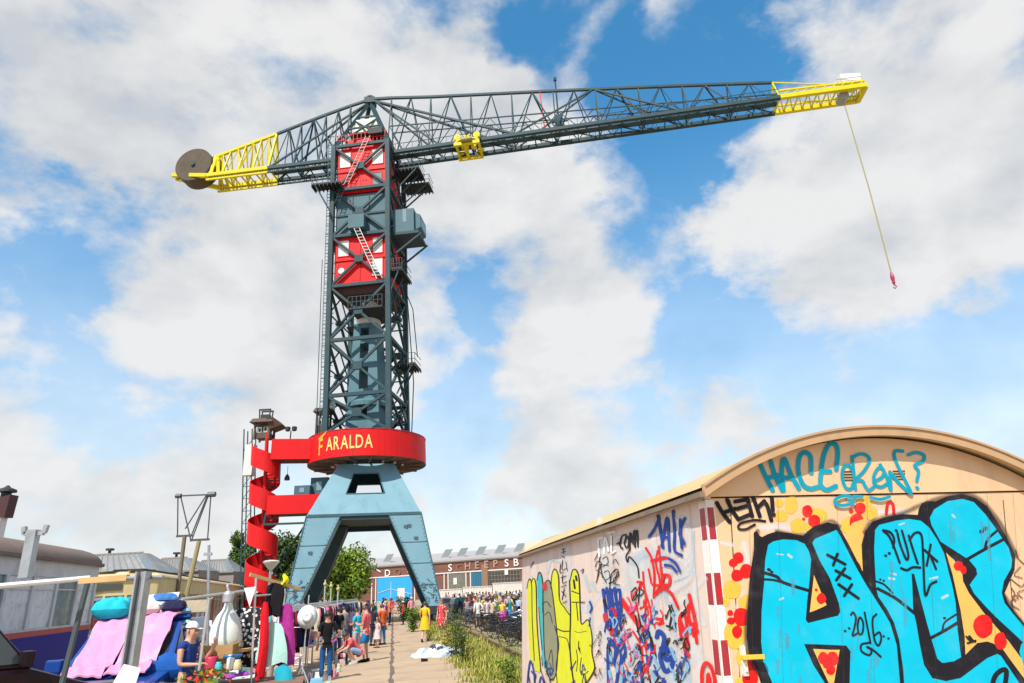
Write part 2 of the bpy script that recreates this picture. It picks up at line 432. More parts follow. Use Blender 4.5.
def stroke(mb, f, pts, w, soft=0.35, taper=False, n=6):
    """a sprayed line along photo-measured points on a wall; f maps a point to the wall"""
    LAYER[0] += 1
    base = 0.0016 + LAYER[0] * 0.00003
    P = spline([(p[0], p[1]) for p in pts], n); N = len(P)
    d0 = (P[1] - P[0]).normalized(); d1 = (P[-1] - P[-2]).normalized()
    P = [P[0] - d0 * w * .5 * k for k in (1, .8, .45)] + P + [P[-1] + d1 * w * .5 * k for k in (.45, .8, 1)]
    wid = [.05, .6, .9] + [1] * N + [.9, .6, .05]
    if taper: wid = [v * (1 - .6 * i / len(P)) for i, v in enumerate(wid)]
    hw = w / 2 * (1 + soft * .6); core = max(0.05, 1 - soft)
    rows = []; fd = []
    for i, p in enumerate(P):
        d = P[min(i + 1, len(P) - 1)] - P[max(i - 1, 0)]; d = d.normalized() if d.length > 1e-6 else Vector((1, 0))
        nn = Vector((-d.y, d.x)) * hw * wid[i]
        end = 0.0 if i in (0, len(P) - 1) else 1.0
        off = base + i * 0.0000015
        rows.append([f(*(p + nn), off), f(*(p + nn * core), off), f(*(p - nn * core), off), f(*(p - nn), off)]); fd += [0, end, end, 0]
    mb.grid(rows); mb.fade += fd


def fill(mb, f, pts, soft=0.9, n=0):
    """a filled sprayed shape with a slightly soft rim"""
    LAYER[0] += 1
    base = 0.0016 + LAYER[0] * 0.00003
    P = [Vector(p) for p in pts]
    if n:
        Q_ = P + P[:3]; out = []
        for i in range(len(P)):
            a, b, c, d = P[i - 1], P[i], P[(i + 1) % len(P)], P[(i + 2) % len(P)]
            for k in range(n):
                t = k / n; out.append(0.5 * ((2 * b) + (c - a) * t + (2 * a - 5 * b + 4 * c - d) * t * t + (3 * b - a - 3 * c + d) * t * t * t))
        P = out
    ar = sum(P[i].x * P[(i + 1) % len(P)].y - P[(i + 1) % len(P)].x * P[i].y for i in range(len(P)))
    if ar < 0: P.reverse()
    m = len(P); inn = []; outp = []
    for i in range(m):
        d = (P[(i + 1) % m] - P[i - 1]); d = d.normalized() if d.length > 1e-6 else Vector((1, 0))
        nn = Vector((-d.y, d.x)); inn.append(P[i] + nn * soft * .5); outp.append(P[i] - nn * soft * .5)
    b0 = len(mb.v)
    mb.v += [tuple(f(p.x, p.y, base)) for p in inn] + [tuple(f(p.x, p.y, base)) for p in outp]
    mb.fade += [1.0] * m + [0.0] * m
    for tri in tessellate_polygon([[Vector((p.x, p.y, 0)) for p in inn]]):
        mb.f.append(tuple(b0 + k for k in tri)); mb.mi.append(mb.cur)
    for i in range(m):
        j = (i + 1) % m; mb.f.append((b0 + i, b0 + j, b0 + m + j, b0 + m + i)); mb.mi.append(mb.cur)


def disc(mb, f, x, y, rx, ry=None, soft=1.0, rng=random.Random(3)):
    ry = ry or rx
    k = [1 + rng.uniform(-.07, .07) for _ in range(12)]
    fill(mb, f, [(x + rx * k[i] * math.cos(i * math.pi / 6), y + ry * k[i] * math.sin(i * math.pi / 6)) for i in range(12)], soft, 2)


class Reg:
    """coordinates measured in an enlarged crop of the photograph"""
    def __init__(s, x0, y0, k): s.x0, s.y0, s.k = x0, y0, k
    def __call__(s, pts): return [(s.x0 + x / s.k, s.y0 + y / s.k) for x, y in pts]


K6 = 1024 / 170
r1, r2, r3, r4, r5, r6 = Reg(690, 420, K6), Reg(854, 420, K6), Reg(690, 500, K6), Reg(854, 500, K6), Reg(690, 570, K6), Reg(854, 570, K6)
r7, r8 = Reg(515, 500, 411 / 110), Reg(610, 490, 389 / 110)
SP_ = 0
SP = {k: spray_mat('spray_' + k, c) for k, c in dict(cyan=(0.0, .46, .64), teal=(.0, .30, .42), black=(.012, .011, .016), yellow=(.78, .45, .06), orange=(.80, .43, .10), red=(.72, .012, .012),
      white=(.80, .80, .80), paleblue=(.55, .68, .78), lime=(.66, .68, .02), blue=(.012, .05, .30), grey=(.26, .27, .17), aqua=(.03, .45, .48), pink=(.62, .10, .30), crimson=(.55, .03, .05), lblue=(.20, .42, .62), brown=(.16, .08, .05)).items()}


SP['drip'] = spray_mat('spray_drip', (.10, .40, .52), soft=True); SP['halo'] = spray_mat('spray_halo', (.78, .78, .78), soft=True); SP['palehalo'] = spray_mat('spray_palehalo', (.55, .68, .78), soft=True)


def paint(name, color, f, strokes=(), w=4, fills=(), soft=.35, parent=None, discs=(), fs=.9, n=0, label=None):
    mb = MB()
    for p in fills: fill(mb, f, p, fs, n)
    for d in discs: disc(mb, f, *d)
    for s_ in strokes:
        if isinstance(s_, tuple) and isinstance(s_[0], list): stroke(mb, f, s_[0], s_[1], soft)
        else: stroke(mb, f, s_, w, soft)
    o = mb.build(name, SP[color], parent or hut)
    if label: o['label'] = label
    return o


# --- on the gable: pale halos, yellow and red dots
paint('paint_halo', 'halo', gpt, strokes=[([(762, 528), (775, 527), (790, 528)], 9), ([(722, 543), (732, 545)], 5), ([(735, 585), (742, 598), (738, 606)], 8), ([(744, 545), (748, 565)], 9), ([(868, 508), (880, 512), (905, 512)], 8), ([(743, 640), (742, 662), (746, 680)], 9)], soft=.95, label='pale overspray around the dots')
paint('paint_dots', 'yellow', gpt, discs=[(791, 505, 6.5, 9, 1.5), (781, 516, 6.5, 6, 1.5), (798, 526, 7.5, 7.5, 1.5), (817, 516, 9.5, 8, 1.5), (779, 503, 4, 4, 1.5), (810, 527, 6, 5, 1.5), (732, 590, 9, 9, 1.5), (725, 601.5, 4.5, 5, 1.5), (735, 634, 11, 15, 1.8), (745, 604, 7, 9, 1.5), (743, 657, 7, 9, 1.8), (741, 682, 6, 5, 1.5), (864, 503, 7.5, 8, 1.5), (871, 513, 6, 7, 1.5), (858, 519, 8, 9, 1.5), (849, 526, 8, 9, 1.5), (716.5, 582, 2.6, 5, 1)], label='round yellow paint dots')
paint('paint_dots', 'red', gpt, discs=[(807, 511, 5.2, 6), (814, 521, 6, 6.5), (803.5, 519, 1.6, 1.6), (851, 511, 2.4, 2.6), (856.5, 522, 7.4, 8.5), (860, 508.5, 5.6, 6), (738, 558, 5.6, 5.5), (733, 563, 4.2, 4.2), (737, 575.5, 6.4, 6), (746, 571, 6.5, 7), (730, 613, 2.8, 3), (731, 621, 4.2, 3.8), (741.5, 617, 8.5, 9), (737, 632, 5, 6.5), (752, 664, 8, 10), (750, 678, 8, 9), (719.5, 591, 2, 5, .8)], strokes=[([(886, 514), (887.2, 505), (890, 502.5), (892.8, 505), (893.6, 515)], 3.2)], label='round red paint dots')
rs_ = random.Random(77)
# --- the big blue letters
piece = paint('graffiti_outline', 'black', gpt, n=0, fs=1.1, fills=[
    [(756, 530.5), (759.5, 536), (762, 537), (768, 534), (776.3, 531.5), (790, 533), (802.9, 535.7), (812.9, 526.6), (820, 524.6), (827.8, 522.4), (837.8, 524.9), (846, 540), (860, 564.7), (871, 586), (871, 700), (765, 702), (760.6, 683), (756.4, 669.6), (749, 655), (746.4, 636), (747.3, 611.5), (748.1, 599.6), (749.8, 574.7), (753.9, 549.8), (753.5, 533)],
    [(871, 585), (866, 577), (862.3, 572), (861.5, 544.8), (864.8, 531.5), (872.3, 521.6), (887.2, 516.6), (902.1, 514.1), (917.5, 515), (919, 508), (921.5, 503.5), (926, 501.3), (935.3, 501.3), (947, 496.4), (962, 493.9), (975.2, 498), (986.8, 506.3), (996.8, 521.3), (1005.9, 536.5), (1015, 554.8), (1014.2, 569.7), (1009.2, 581.3), (1004.2, 593), (1007.6, 603), (1014, 611.5), (1025, 625), (1040, 640), (1060, 702), (870, 702)]], label='black outline of the big letters')
GP = piece
paint('graffiti_gap', 'orange', gpt, parent=GP, fs=.8, fills=[
    [(813.7, 575), (826.3, 605), (818, 609), (809.5, 612.3)], [(812.8, 648.9), (827, 649.7), (839.4, 649.7), (833.6, 683), (828.6, 683), (821, 667)],
    [(945.8, 552.8), (953.6, 559.8), (961.9, 573), (962.7, 581.3), (968.6, 593), (983.5, 612.9), (1008.4, 641.4), (1028, 668), (1028, 684), (1010, 659.6), (1001.8, 648), (992, 643), (986.8, 641.4), (976.9, 643), (965.2, 654.7), (964.4, 636.4), (960.2, 609.8), (952, 573.3)]], label='orange fill between the letters')
paint('graffiti_gap', 'orange', gpt, fills=[[(846, 533), (852, 523), (866, 518), (864, 530), (861, 545), (862.5, 571), (857, 561), (846.5, 540)]], fs=1.4)
CYH = [(768, 544.8), (773, 541.5), (783, 539.5), (796.2, 540.2), (804.5, 544), (808.7, 551.5), (810.9, 559.8), (809.9, 569.7), (809.5, 578), (807, 599.6), (805.4, 619.8), (807.9, 623.1), (822, 619.5), (837.8, 615.7), (840.2, 611.5), (838.6, 603), (829.5, 578), (819.5, 560.5), (812.2, 543.2), (814.5, 539), (825, 534.5), (836, 530), (840.2, 536.5), (849.4, 554.8), (857.3, 570), (866, 585), (875.6, 600), (884, 613), (889.7, 623), (896.3, 644.7), (899.7, 683), (900, 702), (849, 702), (849.4, 683), (850.2, 651.3), (846, 645.5), (825, 644.6), (803.7, 644), (812.8, 664.6), (824.5, 683), (832, 702), (778, 702), (772.2, 683), (763, 661.3), (761, 641.4), (761.4, 611.5), (763.9, 583.3), (765, 560)]
CYC = [(904, 702), (903.8, 683), (903, 669.6), (898.8, 639.7), (893.9, 623), (887.2, 609.8), (878, 596.6), (876, 588), (875, 572), (873.9, 550), (874.8, 530), (878.9, 525), (895.5, 520.8), (908.8, 519), (920.4, 520.8), (928.7, 527.4), (937, 540), (943.6, 553), (947.8, 570), (952, 586), (955.3, 603), (957, 628), (960.2, 653), (961, 658), (972, 662), (985, 652), (998, 652), (1006, 664), (1020, 683), (1030, 702)]
CYQ = [(929.5, 518), (933.7, 509.6), (947, 501.3), (962, 499), (973.5, 502.2), (985.2, 514.6), (995, 528), (1001.8, 538.2), (1008.4, 548), (1011.7, 559.8), (1010.9, 568), (1003.4, 581.3), (1001.4, 593), (1004.2, 603), (1013.4, 614.5), (1026, 629), (1044, 648), (1036, 656), (1017.5, 637.2), (995.1, 616.5), (986.8, 608), (973.5, 593.2), (969.4, 584.7), (976.9, 574.5), (976, 568.5), (968.6, 559.8), (940.3, 541.5), (931.2, 525)]
for nm, poly in (('first', CYH), ('second', CYC), ('third', CYQ)):
    paint('graffiti_letter', 'cyan', gpt, parent=GP, fs=1.0, fills=[poly])
paint('graffiti_letter', 'cyan', gpt, parent=GP, fs=1.0, fills=[[(1019, 652), (1021, 644), (1026, 640), (1040, 660), (1040, 690), (1024, 668)]])
paint('graffiti_stroke', 'black', gpt, parent=GP, fs=1.0, fills=[[(911.3, 573.3), (913.8, 574), (920.4, 600), (927, 624.8), (933.7, 648), (937, 658.8), (942, 663), (953.6, 661.3), (959.4, 658), (964.4, 655.5), (974, 650), (981.8, 644.7), (995, 648), (1003.4, 654.7), (1020, 674.6), (1032, 702), (1026, 702), (1019, 683), (1010, 669.6), (1001.8, 656.3), (996.8, 653.8), (986.8, 658), (973.5, 668), (960.2, 678), (945.3, 681), (932, 678), (923.7, 664.6), (919.6, 644.7), (916.3, 624.8), (912.9, 609.8), (912.1, 586.6)]])
paint('paint_dots', 'red', gpt, parent=GP, discs=[(821, 598.5, 4.6, 5.5), (816, 590, 1.5, 1.6), (823, 658, 5.2, 6), (832, 659, 6, 7.5), (830.5, 670, 4.5, 5), (827, 664, 5, 5), (958, 566, 4.6, 5), (982.7, 626.4, 9.5, 12.5), (1000, 641, 6.2, 9), (963, 570, 3, 4)])
paint('graffiti_detail', 'black', gpt, parent=GP, soft=.3, strokes=[
    (r3([(440, 437), (520, 462), (560, 497), (710, 545)]), 3.2), (r3([(440, 478), (500, 482), (550, 495)]), 2.4), (r3([(470, 418), (478, 422)]), 3), (r3([(488, 432), (494, 434)]), 2.4),
    (r4([(130, 490), (180, 510), (230, 560)]), 2), (r6([(140, 112), (250, 172), (365, 262)]), 3.2), (r4([(155, 478), (158, 480)]), 2), (r4([(175, 486), (179, 488)]), 2),
    (r6([(465, 407), (540, 367), (622, 318)]), 3.2), (r6([(530, 362), (545, 315), (612, 268)]), 2), (r6([(540, 290), (546, 290)]), 2.4),
    (r4([(680, 357), (780, 300), (902, 235)]), 3.2), (r4([(785, 292), (805, 235), (862, 183)]), 2.6), (r4([(763, 190), (770, 189)]), 4), (r4([(787, 173), (793, 172)]), 4), (r6([(830, 690), (850, 635), (890, 602), (915, 612), (908, 690)]), 5)])
paint('graffiti_shine', 'halo', gpt, parent=GP, soft=.95, strokes=[(r3([(590, 330), (610, 345)]), 2.5), (r3([(520, 325), (560, 330)]), 1.2), (r4([(590, 90), (605, 105)]), 2), (r4([(270, 150), (300, 140)]), 1.8), (r4([(530, 590), (560, 575)]), 3), (r4([(455, 475), (500, 465)]), 2), (r3([(540, 600), (560, 590)]), 2), (r4([(220, 440), (250, 450)]), 2.2), (r6([(210, 50), (240, 55)]), 2.5)])
# drips and fading inside the letters
rg = random.Random(11)
paint('graffiti_wear', 'drip', gpt, parent=GP, soft=.97, strokes=[([(x, y), (x + rg.uniform(-.2, .8), y + rg.uniform(8, 26))], rg.uniform(1.0, 4)) for x, y in [(rg.uniform(775, 800), rg.uniform(575, 680)) for _ in range(9)] + [(rg.uniform(850, 890), rg.uniform(615, 680)) for _ in range(9)] + [(rg.uniform(885, 905), rg.uniform(560, 600)) for _ in range(5)] + [(rg.uniform(950, 990), rg.uniform(515, 540)) for _ in range(7)]])
# --- small writing on the gable
paint('graffiti_tag', 'teal', lun, soft=.3, label='turquoise writing HACE CREW? above the seam', strokes=[(s_, 4.6) for s_ in [
    r1([(418, 275), (450, 345), (490, 425)]), r1([(478, 250), (505, 335), (548, 425)]), r1([(460, 352), (525, 335)]),
    r1([(555, 425), (545, 310), (560, 235), (600, 330), (648, 415)]), r1([(560, 350), (612, 352)]),
    r1([(722, 320), (718, 225), (685, 198), (652, 225), (645, 310), (672, 390), (715, 415), (765, 405)]),
    r1([(872, 300), (882, 200), (868, 150), (830, 150), (798, 215), (782, 310), (778, 390), (815, 422), (870, 400)]), r1([(785, 312), (835, 312)])]] + [(s_, 3.3) for s_ in [
    r1([(968, 305), (945, 275), (915, 290), (908, 350), (930, 410), (962, 415), (975, 380)]), r2([(-20, 222), (-10, 330), (0, 420)]), r2([(-20, 230), (20, 208), (62, 212), (85, 245), (50, 310), (0, 362), (40, 368), (58, 400), (80, 425), (110, 405)]),
    r2([(108, 375), (160, 345), (170, 305), (140, 290), (110, 340), (118, 390), (155, 405), (190, 385)]), r2([(148, 272), (185, 340), (212, 428), (206, 318)]), r2([(206, 315), (260, 380), (335, 445), (290, 350), (240, 245), (238, 190), (285, 190)]),
    r2([(318, 212), (365, 198), (412, 215), (405, 250), (355, 275), (378, 310), (368, 370)]), r2([(368, 408), (374, 414)]),
    r1([(985, 470), (920, 458), (868, 480), (870, 508), (920, 516), (975, 500), (945, 484)]), r2([(-10, 462), (40, 464)]), r2([(90, 470), (150, 480), (205, 464)])]])
paint('graffiti_tag', 'black', gpt, soft=.25, label='black tag HEIK! under the seam', strokes=[(s_, 4) for s_ in [
    r1([(160, 500), (195, 560), (238, 615)]), r1([(222, 480), (250, 540), (290, 600)]), r1([(195, 560), (270, 535)]), r1([(270, 492), (335, 480)]), r1([(285, 535), (335, 520)]), r1([(300, 595), (352, 572)]), r1([(345, 478), (372, 580)]), r1([(378, 465), (418, 580)]), r1([(445, 488), (400, 535), (452, 500), (488, 605)]), r1([(490, 465), (496, 545)]), r1([(498, 568), (503, 572)])]] + [(r1([(450, 610), (380, 604), (300, 625), (292, 655), (335, 658), (388, 630)]), 2.4)])
paint('graffiti_tag', 'black', gpt, parent=GP, soft=.25, label='black XXX on the first letter', strokes=[(s_, 2.8) for s_ in [r3([(825, 330), (932, 387)]), r3([(885, 325), (860, 392)]), r3([(875, 425), (962, 472)]), r3([(930, 412), (878, 482)]), r3([(892, 508), (1012, 592)]), r3([(972, 508), (925, 577)])]])
paint('graffiti_tag', 'black', gpt, parent=GP, soft=.25, label='black 2016 on the first letter', strokes=[(s_, 1.9) for s_ in [
    r6([(-22, 270), (-8, 255), (8, 290), (-2, 350), (-12, 395), (20, 378)]), r6([(22, 300), (35, 285), (52, 320), (48, 375), (28, 385), (18, 340), (24, 300)]), r6([(60, 255), (96, 440)]), r6([(132, 265), (108, 300), (118, 410), (142, 455), (160, 415), (150, 375), (122, 392)]), r6([(173, 398), (177, 399)]), r6([(202, 411), (206, 412)]), r5([(928, 366), (934, 367)]), r5([(953, 350), (958, 351)]), r6([(85, 438), (42, 448), (42, 488), (88, 512), (102, 482), (72, 462), (110, 480), (158, 522)])]])
paint('graffiti_tag', 'black', gpt, parent=GP, soft=.25, label='black scrawl on the second letter', strokes=[(s_, 2.3) for s_ in [
    r4([(172, 185), (215, 230), (272, 378)]), r4([(172, 182), (215, 195), (238, 235), (232, 285)]), r4([(258, 200), (275, 270), (312, 358), (322, 320), (285, 185)]), r4([(248, 182), (254, 186)]), r4([(326, 215), (352, 300), (380, 382)]), r4([(330, 240), (365, 198), (402, 212), (412, 330), (424, 570), (455, 512), (492, 490)]), r4([(458, 268), (434, 395)]), r4([(420, 300), (498, 370)]), r4([(455, 330), (490, 415)]), r4([(280, 410), (315, 422), (350, 405), (395, 407)]), r4([(184, 334), (190, 336)]), r4([(206, 320), (212, 322)])]])
paint('graffiti_scribble', 'brown', gpt, soft=.3, strokes=[(s_, .9) for s_ in [r4([(968, 300), (985, 350), (1024, 390)]), r4([(945, 530), (965, 570), (940, 620), (990, 660)]), r4([(935, 470), (1000, 520), (1024, 500)]), r4([(1000, 400), (960, 450), (1010, 470)]), r4([(960, 600), (985, 590), (965, 570), (950, 590), (970, 610)]), r4([(1024, 540), (980, 560), (1010, 590)])]], label='thin brown scribble lines')
paint('graffiti_scribble', 'black', gpt, parent=GP, soft=.3, strokes=[(r6([(672, 400), (690, 420), (725, 432)]), 1.8), (r6([(690, 400), (710, 425)]), 2.6), (r6([(680, 440), (728, 425)]), 2)])

# overspray round the outlines, joints of the boards showing through the paint
SP['darkmist'] = spray_mat('spray_darkmist', (.03, .025, .03), soft=True); SP['joint'] = spray_mat('spray_joint', (.10, .06, .04), soft=True)
paint('paint_overspray', 'darkmist', gpt, soft=.97, strokes=[([(757, 531), (754, 560), (750, 590), (746, 620), (747, 650), (757, 672)], 5), ([(776, 531), (803, 535), (828, 521), (839, 526)], 4), ([(864, 532), (873, 521), (902, 513), (920, 505), (947, 496), (975, 497), (998, 521), (1016, 556)], 5), ([(1004, 595), (1014, 612), (1030, 632)], 4)], label='dark overspray round the big letters')
paint('board_joint', 'joint', gpt, soft=.9, strokes=[([(x, 499 - (x - 711) * .021), (x + (x - 575) * .015 * 1.0, 590), (x + (x - 575) * .030, 700)], .4) for x in (748, 777, 836, 866, 926, 986, 1012)])
paint('board_joint', 'joint', spt, soft=.9, strokes=[([(x, 500 + (704 - x) * .322), (x + (x - 430) * .07 * .5, 600), (x + (x - 430) * .07, 700)], .4) for x in (690, 655, 611, 566)])
# --- red and white warning tape on the corner
for (x0, x1, f, nm) in ((-7.6, -.7, spt, 's'), (.7, 7.2, gpt, 'g')):
    for ya, yb, kind in ((499.5, 508, 'w'), (508, 540, 'r'), (540, 573.5, 'w'), (573.5, 605, 'r'), (605, 641, 'w'), (641, 675, 'r'), (675, 700, 'w')):
        pass


def cornerx(y): return 704.5 + (y - 497) * (722.5 - 704.5) / 179


mbw, mbr = MB(), MB()
# the tape: measured on the corner, wrapped round it
def strip(mb, side, v0, v1, a, b, off):
    if side == 'g': pts = [H3(a, v0, 0), H3(b, v0, 0), H3(b, v1, 0), H3(a, v1, 0)]; nn = HNG
    else: pts = [H3(0, v0, a), H3(0, v0, b), H3(0, v1, b), H3(0, v1, a)]; nn = HNS
    mb.quad([p + nn * off for p in pts])


def vat(y):
    p = onplane(cornerx(y), y, HP, HNG); return (p - HP).z


for side, wd in (('g', .072), ('s', .125)):
    strip(mbw, side, vat(702), vat(500), 0.0 if side == 'g' else .0, wd, .0012 if side == 'g' else .0012)
    for ya, yb in ((507.5, 539.5), (573, 605), (640.5, 676)):
        strip(mbr, side, vat(yb), vat(ya), wd * .14, wd * .88, .0024)
tape = mbw.build('warning_tape', mat('tape_white', (.78, .74, .70), .4, var=.06, dirt=(.6, .5, .42), dirt_amt=.35), hut)
mbr.build('tape_stripe', mat('tape_red', (.36, .02, .03), .4, var=.1, dirt=(.5, .2, .15), dirt_amt=.25), tape)

# --- the long side: old overpainted patches, then the tags
paint('paint_halo', 'halo', spt, soft=.97, label='whitish overpainted patches on the long side', strokes=[([(672, 515), (690, 535), (692, 575), (675, 590)], 7), ([(640, 560), (650, 600), (660, 650)], 26), ([(655, 545), (662, 560)], 16), ([(625, 560), (640, 585)], 18), ([(690, 620), (700, 660), (700, 690)], 14), ([(685, 600), (694, 640)], 8), ([(600, 520), (606, 560), (612, 590)], 7), ([(630, 640), (660, 680)], 30), ([(566, 545), (574, 600), (585, 660)], 10), ([(668, 640), (680, 690)], 22), ([(650, 610), (675, 625)], 20)])
paint('paint_halo', 'palehalo', spt, soft=.95, strokes=[([(634, 562), (650, 552), (668, 560)], 9), ([(590, 600), (592, 640), (588, 660)], 5), ([(548, 572), (552, 560), (562, 562)], 3), ([(585, 575), (590, 590)], 4), ([(655, 655), (690, 690)], 20), ([(676, 580), (692, 570), (694, 530)], 3.5)], label='pale blue haloes around old letters')
paint('paint_patch', 'red', spt, soft=.97, strokes=[([(690, 595), (697, 625)], 4), ([(622, 600), (640, 625)], 6)], label='red overspray')
LM = paint('graffiti_letter', 'lime', spt, n=2, fs=.8, label='lime yellow letters with black outline', fills=[
    r7([(47, 325), (55, 300), (63, 320), (66, 440), (72, 590), (64, 612), (54, 560)]), r7([(62, 310), (70, 296), (78, 320), (84, 480), (96, 630), (86, 640), (70, 600)]),
    r7([(138, 300), (148, 262), (162, 280), (168, 360), (190, 400), (206, 430), (208, 560), (222, 690), (150, 690), (158, 600), (166, 520), (150, 470), (140, 390)]),
    r7([(208, 300), (220, 262), (238, 285), (244, 400), (252, 462), (276, 450), (288, 500), (292, 570), (298, 625), (286, 655), (266, 690), (222, 690), (208, 560)])])
paint('graffiti_letter', 'aqua', spt, n=2, fs=.8, fills=[r7([(84, 300), (92, 276), (102, 300), (106, 420), (110, 560), (122, 640), (112, 630), (100, 560), (90, 420)])])
paint('graffiti_letter', 'grey', spt, n=2, fs=.8, fills=[r7([(108, 330), (122, 300), (136, 320), (150, 420), (160, 540), (156, 640), (140, 668), (122, 650), (110, 540), (104, 420)])])
paint('graffiti_outline', 'black', spt, soft=.3, strokes=[(r7(p), w) for p, w in [
    ([(46, 330), (54, 296), (64, 318), (66, 440), (74, 600)], .9), ([(62, 310), (70, 294), (80, 320), (84, 470), (98, 640)], .9), ([(84, 300), (92, 270), (104, 300), (108, 430), (112, 570), (124, 650)], 1.0), ([(104, 560), (96, 480), (90, 400)], .8),
    ([(106, 420), (108, 330), (124, 300), (138, 325), (152, 430), (162, 540), (156, 645), (138, 672), (118, 640)], 1.1), ([(104, 390), (120, 380), (136, 400)], .9), ([(112, 430), (130, 420), (142, 460)], .8), ([(128, 600), (138, 560), (146, 640)], .8),
    ([(136, 330), (140, 280), (150, 258), (164, 285), (168, 370), (188, 404), (206, 430)], 1.0), ([(158, 480), (180, 490), (206, 490)], 1.1), ([(166, 510), (196, 520), (206, 560)], .8), ([(150, 470), (166, 540), (156, 620), (160, 690)], .9),
    ([(206, 300), (210, 420), (208, 560), (222, 690)], 1.5), ([(208, 300), (220, 260), (240, 285), (246, 420), (252, 464), (276, 448), (290, 510), (290, 570), (300, 625), (286, 658), (264, 690)], 1.1), ([(215, 382), (262, 382)], 1.0), ([(232, 385), (238, 450)], 1.0), ([(222, 300), (226, 330)], 2.0), ([(230, 285), (233, 300)], 2.2), ([(214, 340), (240, 350)], 1),
    ([(250, 590), (246, 640), (262, 650), (276, 640)], .9), ([(232, 560), (236, 600), (232, 640)], .8), ([(252, 690), (262, 650), (272, 690)], .9), ([(225, 490), (240, 495), (270, 490)], .5)]], label='black outlines of the lime letters')
paint('graffiti_tag', 'black', spt, soft=.3, label='column of small black letters', strokes=[(r7(p), .75) for p in [
    [(176, 186), (190, 182)], [(176, 196), (192, 192)], [(183, 180), (184, 200)], [(172, 240), (170, 270), (182, 270)], [(180, 225), (178, 260), (196, 255)], [(192, 230), (198, 265)], [(174, 290), (194, 284)], [(180, 280), (180, 310), (196, 305)], [(174, 325), (194, 318)], [(176, 340), (192, 360)], [(186, 330), (178, 372)], [(180, 385), (196, 378)], [(248, 265), (258, 258), (254, 275)], [(178, 210), (188, 216)]]])
paint('graffiti_tag', 'black', spt, soft=.3, label='black looped scrawl under the seam', strokes=[(r7(p), .8) for p in [
    [(302, 250), (310, 230), (325, 235), (318, 260), (304, 262)], [(310, 290), (320, 240), (330, 290)], [(330, 220), (345, 212), (350, 235), (330, 250)], [(335, 270), (352, 265), (356, 290), (338, 300)], [(305, 310), (320, 270), (345, 310)], [(318, 240), (352, 245)], [(368, 235), (378, 222), (390, 240)], [(372, 270), (386, 258), (390, 285), (374, 290), (372, 310), (394, 318)], [(300, 225), (312, 200)], [(322, 205), (316, 235)]]])
paint('graffiti_tag', 'white', spt, soft=.5, strokes=[(r7(p), 2.0) for p in [[(318, 210), (314, 150), (330, 140)], [(335, 200), (340, 140), (352, 190)], [(330, 170), (350, 165)], [(362, 135), (364, 195), (378, 190)], [(348, 125), (376, 118)]]], label='white tag under the gutter')
paint('graffiti_tag', 'black', spt, soft=.3, label='black tag COMA under the gutter', strokes=[(r8(p), 1.5) for p in [
    [(58, 158), (44, 165), (38, 195), (48, 208)], [(60, 165), (54, 190), (64, 204), (70, 180), (62, 162)], [(72, 208), (74, 150), (82, 188), (88, 142), (92, 202)], [(86, 192), (97, 142), (102, 200)], [(90, 178), (100, 174)], [(28, 190), (36, 186)], [(74, 210), (60, 235), (66, 255), (72, 236), (100, 270), (106, 310)]]])
TALK = paint('graffiti_tag', 'blue', spt, soft=.5, label='blue TALK below the gutter', strokes=[(r8(p), 2.7) for p in [
    [(141, 165), (162, 135), (176, 100)], [(172, 92), (182, 150), (192, 205)], [(186, 200), (196, 140), (206, 100), (214, 215)], [(190, 170), (212, 165)], [(226, 75), (232, 150), (232, 212), (258, 232)], [(252, 105), (254, 170), (258, 205)], [(268, 100), (250, 150), (256, 165), (268, 190)]]] + [(r8(p), 2.6) for p in [[(178, 240), (205, 240), (235, 258), (252, 288)], [(198, 265), (222, 270), (240, 290)]]])
paint('graffiti_tag', 'red', spt, soft=.45, label='large red scrawl', strokes=[(r8(p), w) for p, w in [
    ([(130, 205), (150, 240), (160, 300), (158, 380)], 2.2), ([(172, 215), (166, 260), (180, 330), (160, 370)], 2), ([(150, 250), (180, 245), (205, 240)], 3), ([(196, 300), (214, 305), (212, 335), (188, 330), (196, 300)], 3), ([(155, 335), (205, 340)], 2.4), ([(160, 375), (190, 350), (220, 365), (245, 415)], 2.8), ([(100, 325), (118, 330), (130, 380), (128, 450)], 2.2), ([(120, 290), (126, 350), (146, 420), (150, 470)], 2), ([(110, 420), (132, 410), (138, 440), (118, 450)], 1.8), ([(95, 395), (104, 440)], 1.6), ([(140, 280), (150, 330)], 2), ([(168, 455), (190, 460), (176, 475), (192, 470)], 3), ([(100, 545), (116, 560), (118, 610)], 2.2), ([(85, 500), (110, 540)], 2), ([(176, 200), (190, 330)], 2.2)]])
paint('graffiti_tag', 'red', spt, soft=.4, label='red letters PC', strokes=[(r8(p), 3.3) for p in [[(270, 580), (280, 540), (264, 490), (252, 460)], [(256, 520), (250, 460), (262, 435), (274, 460), (276, 520), (268, 560), (284, 585)], [(314, 500), (298, 470), (304, 520), (290, 480), (280, 420), (290, 405), (302, 440)], [(306, 505), (312, 540)]]])
paint('graffiti_tag', 'red', spt, soft=.4, label='red ring letter near the foot of the wall', strokes=[(r8(p), 3.6) for p in [[(330, 690), (330, 640), (342, 612), (362, 625), (374, 665), (376, 700)], [(350, 690), (352, 650), (358, 690)]]])
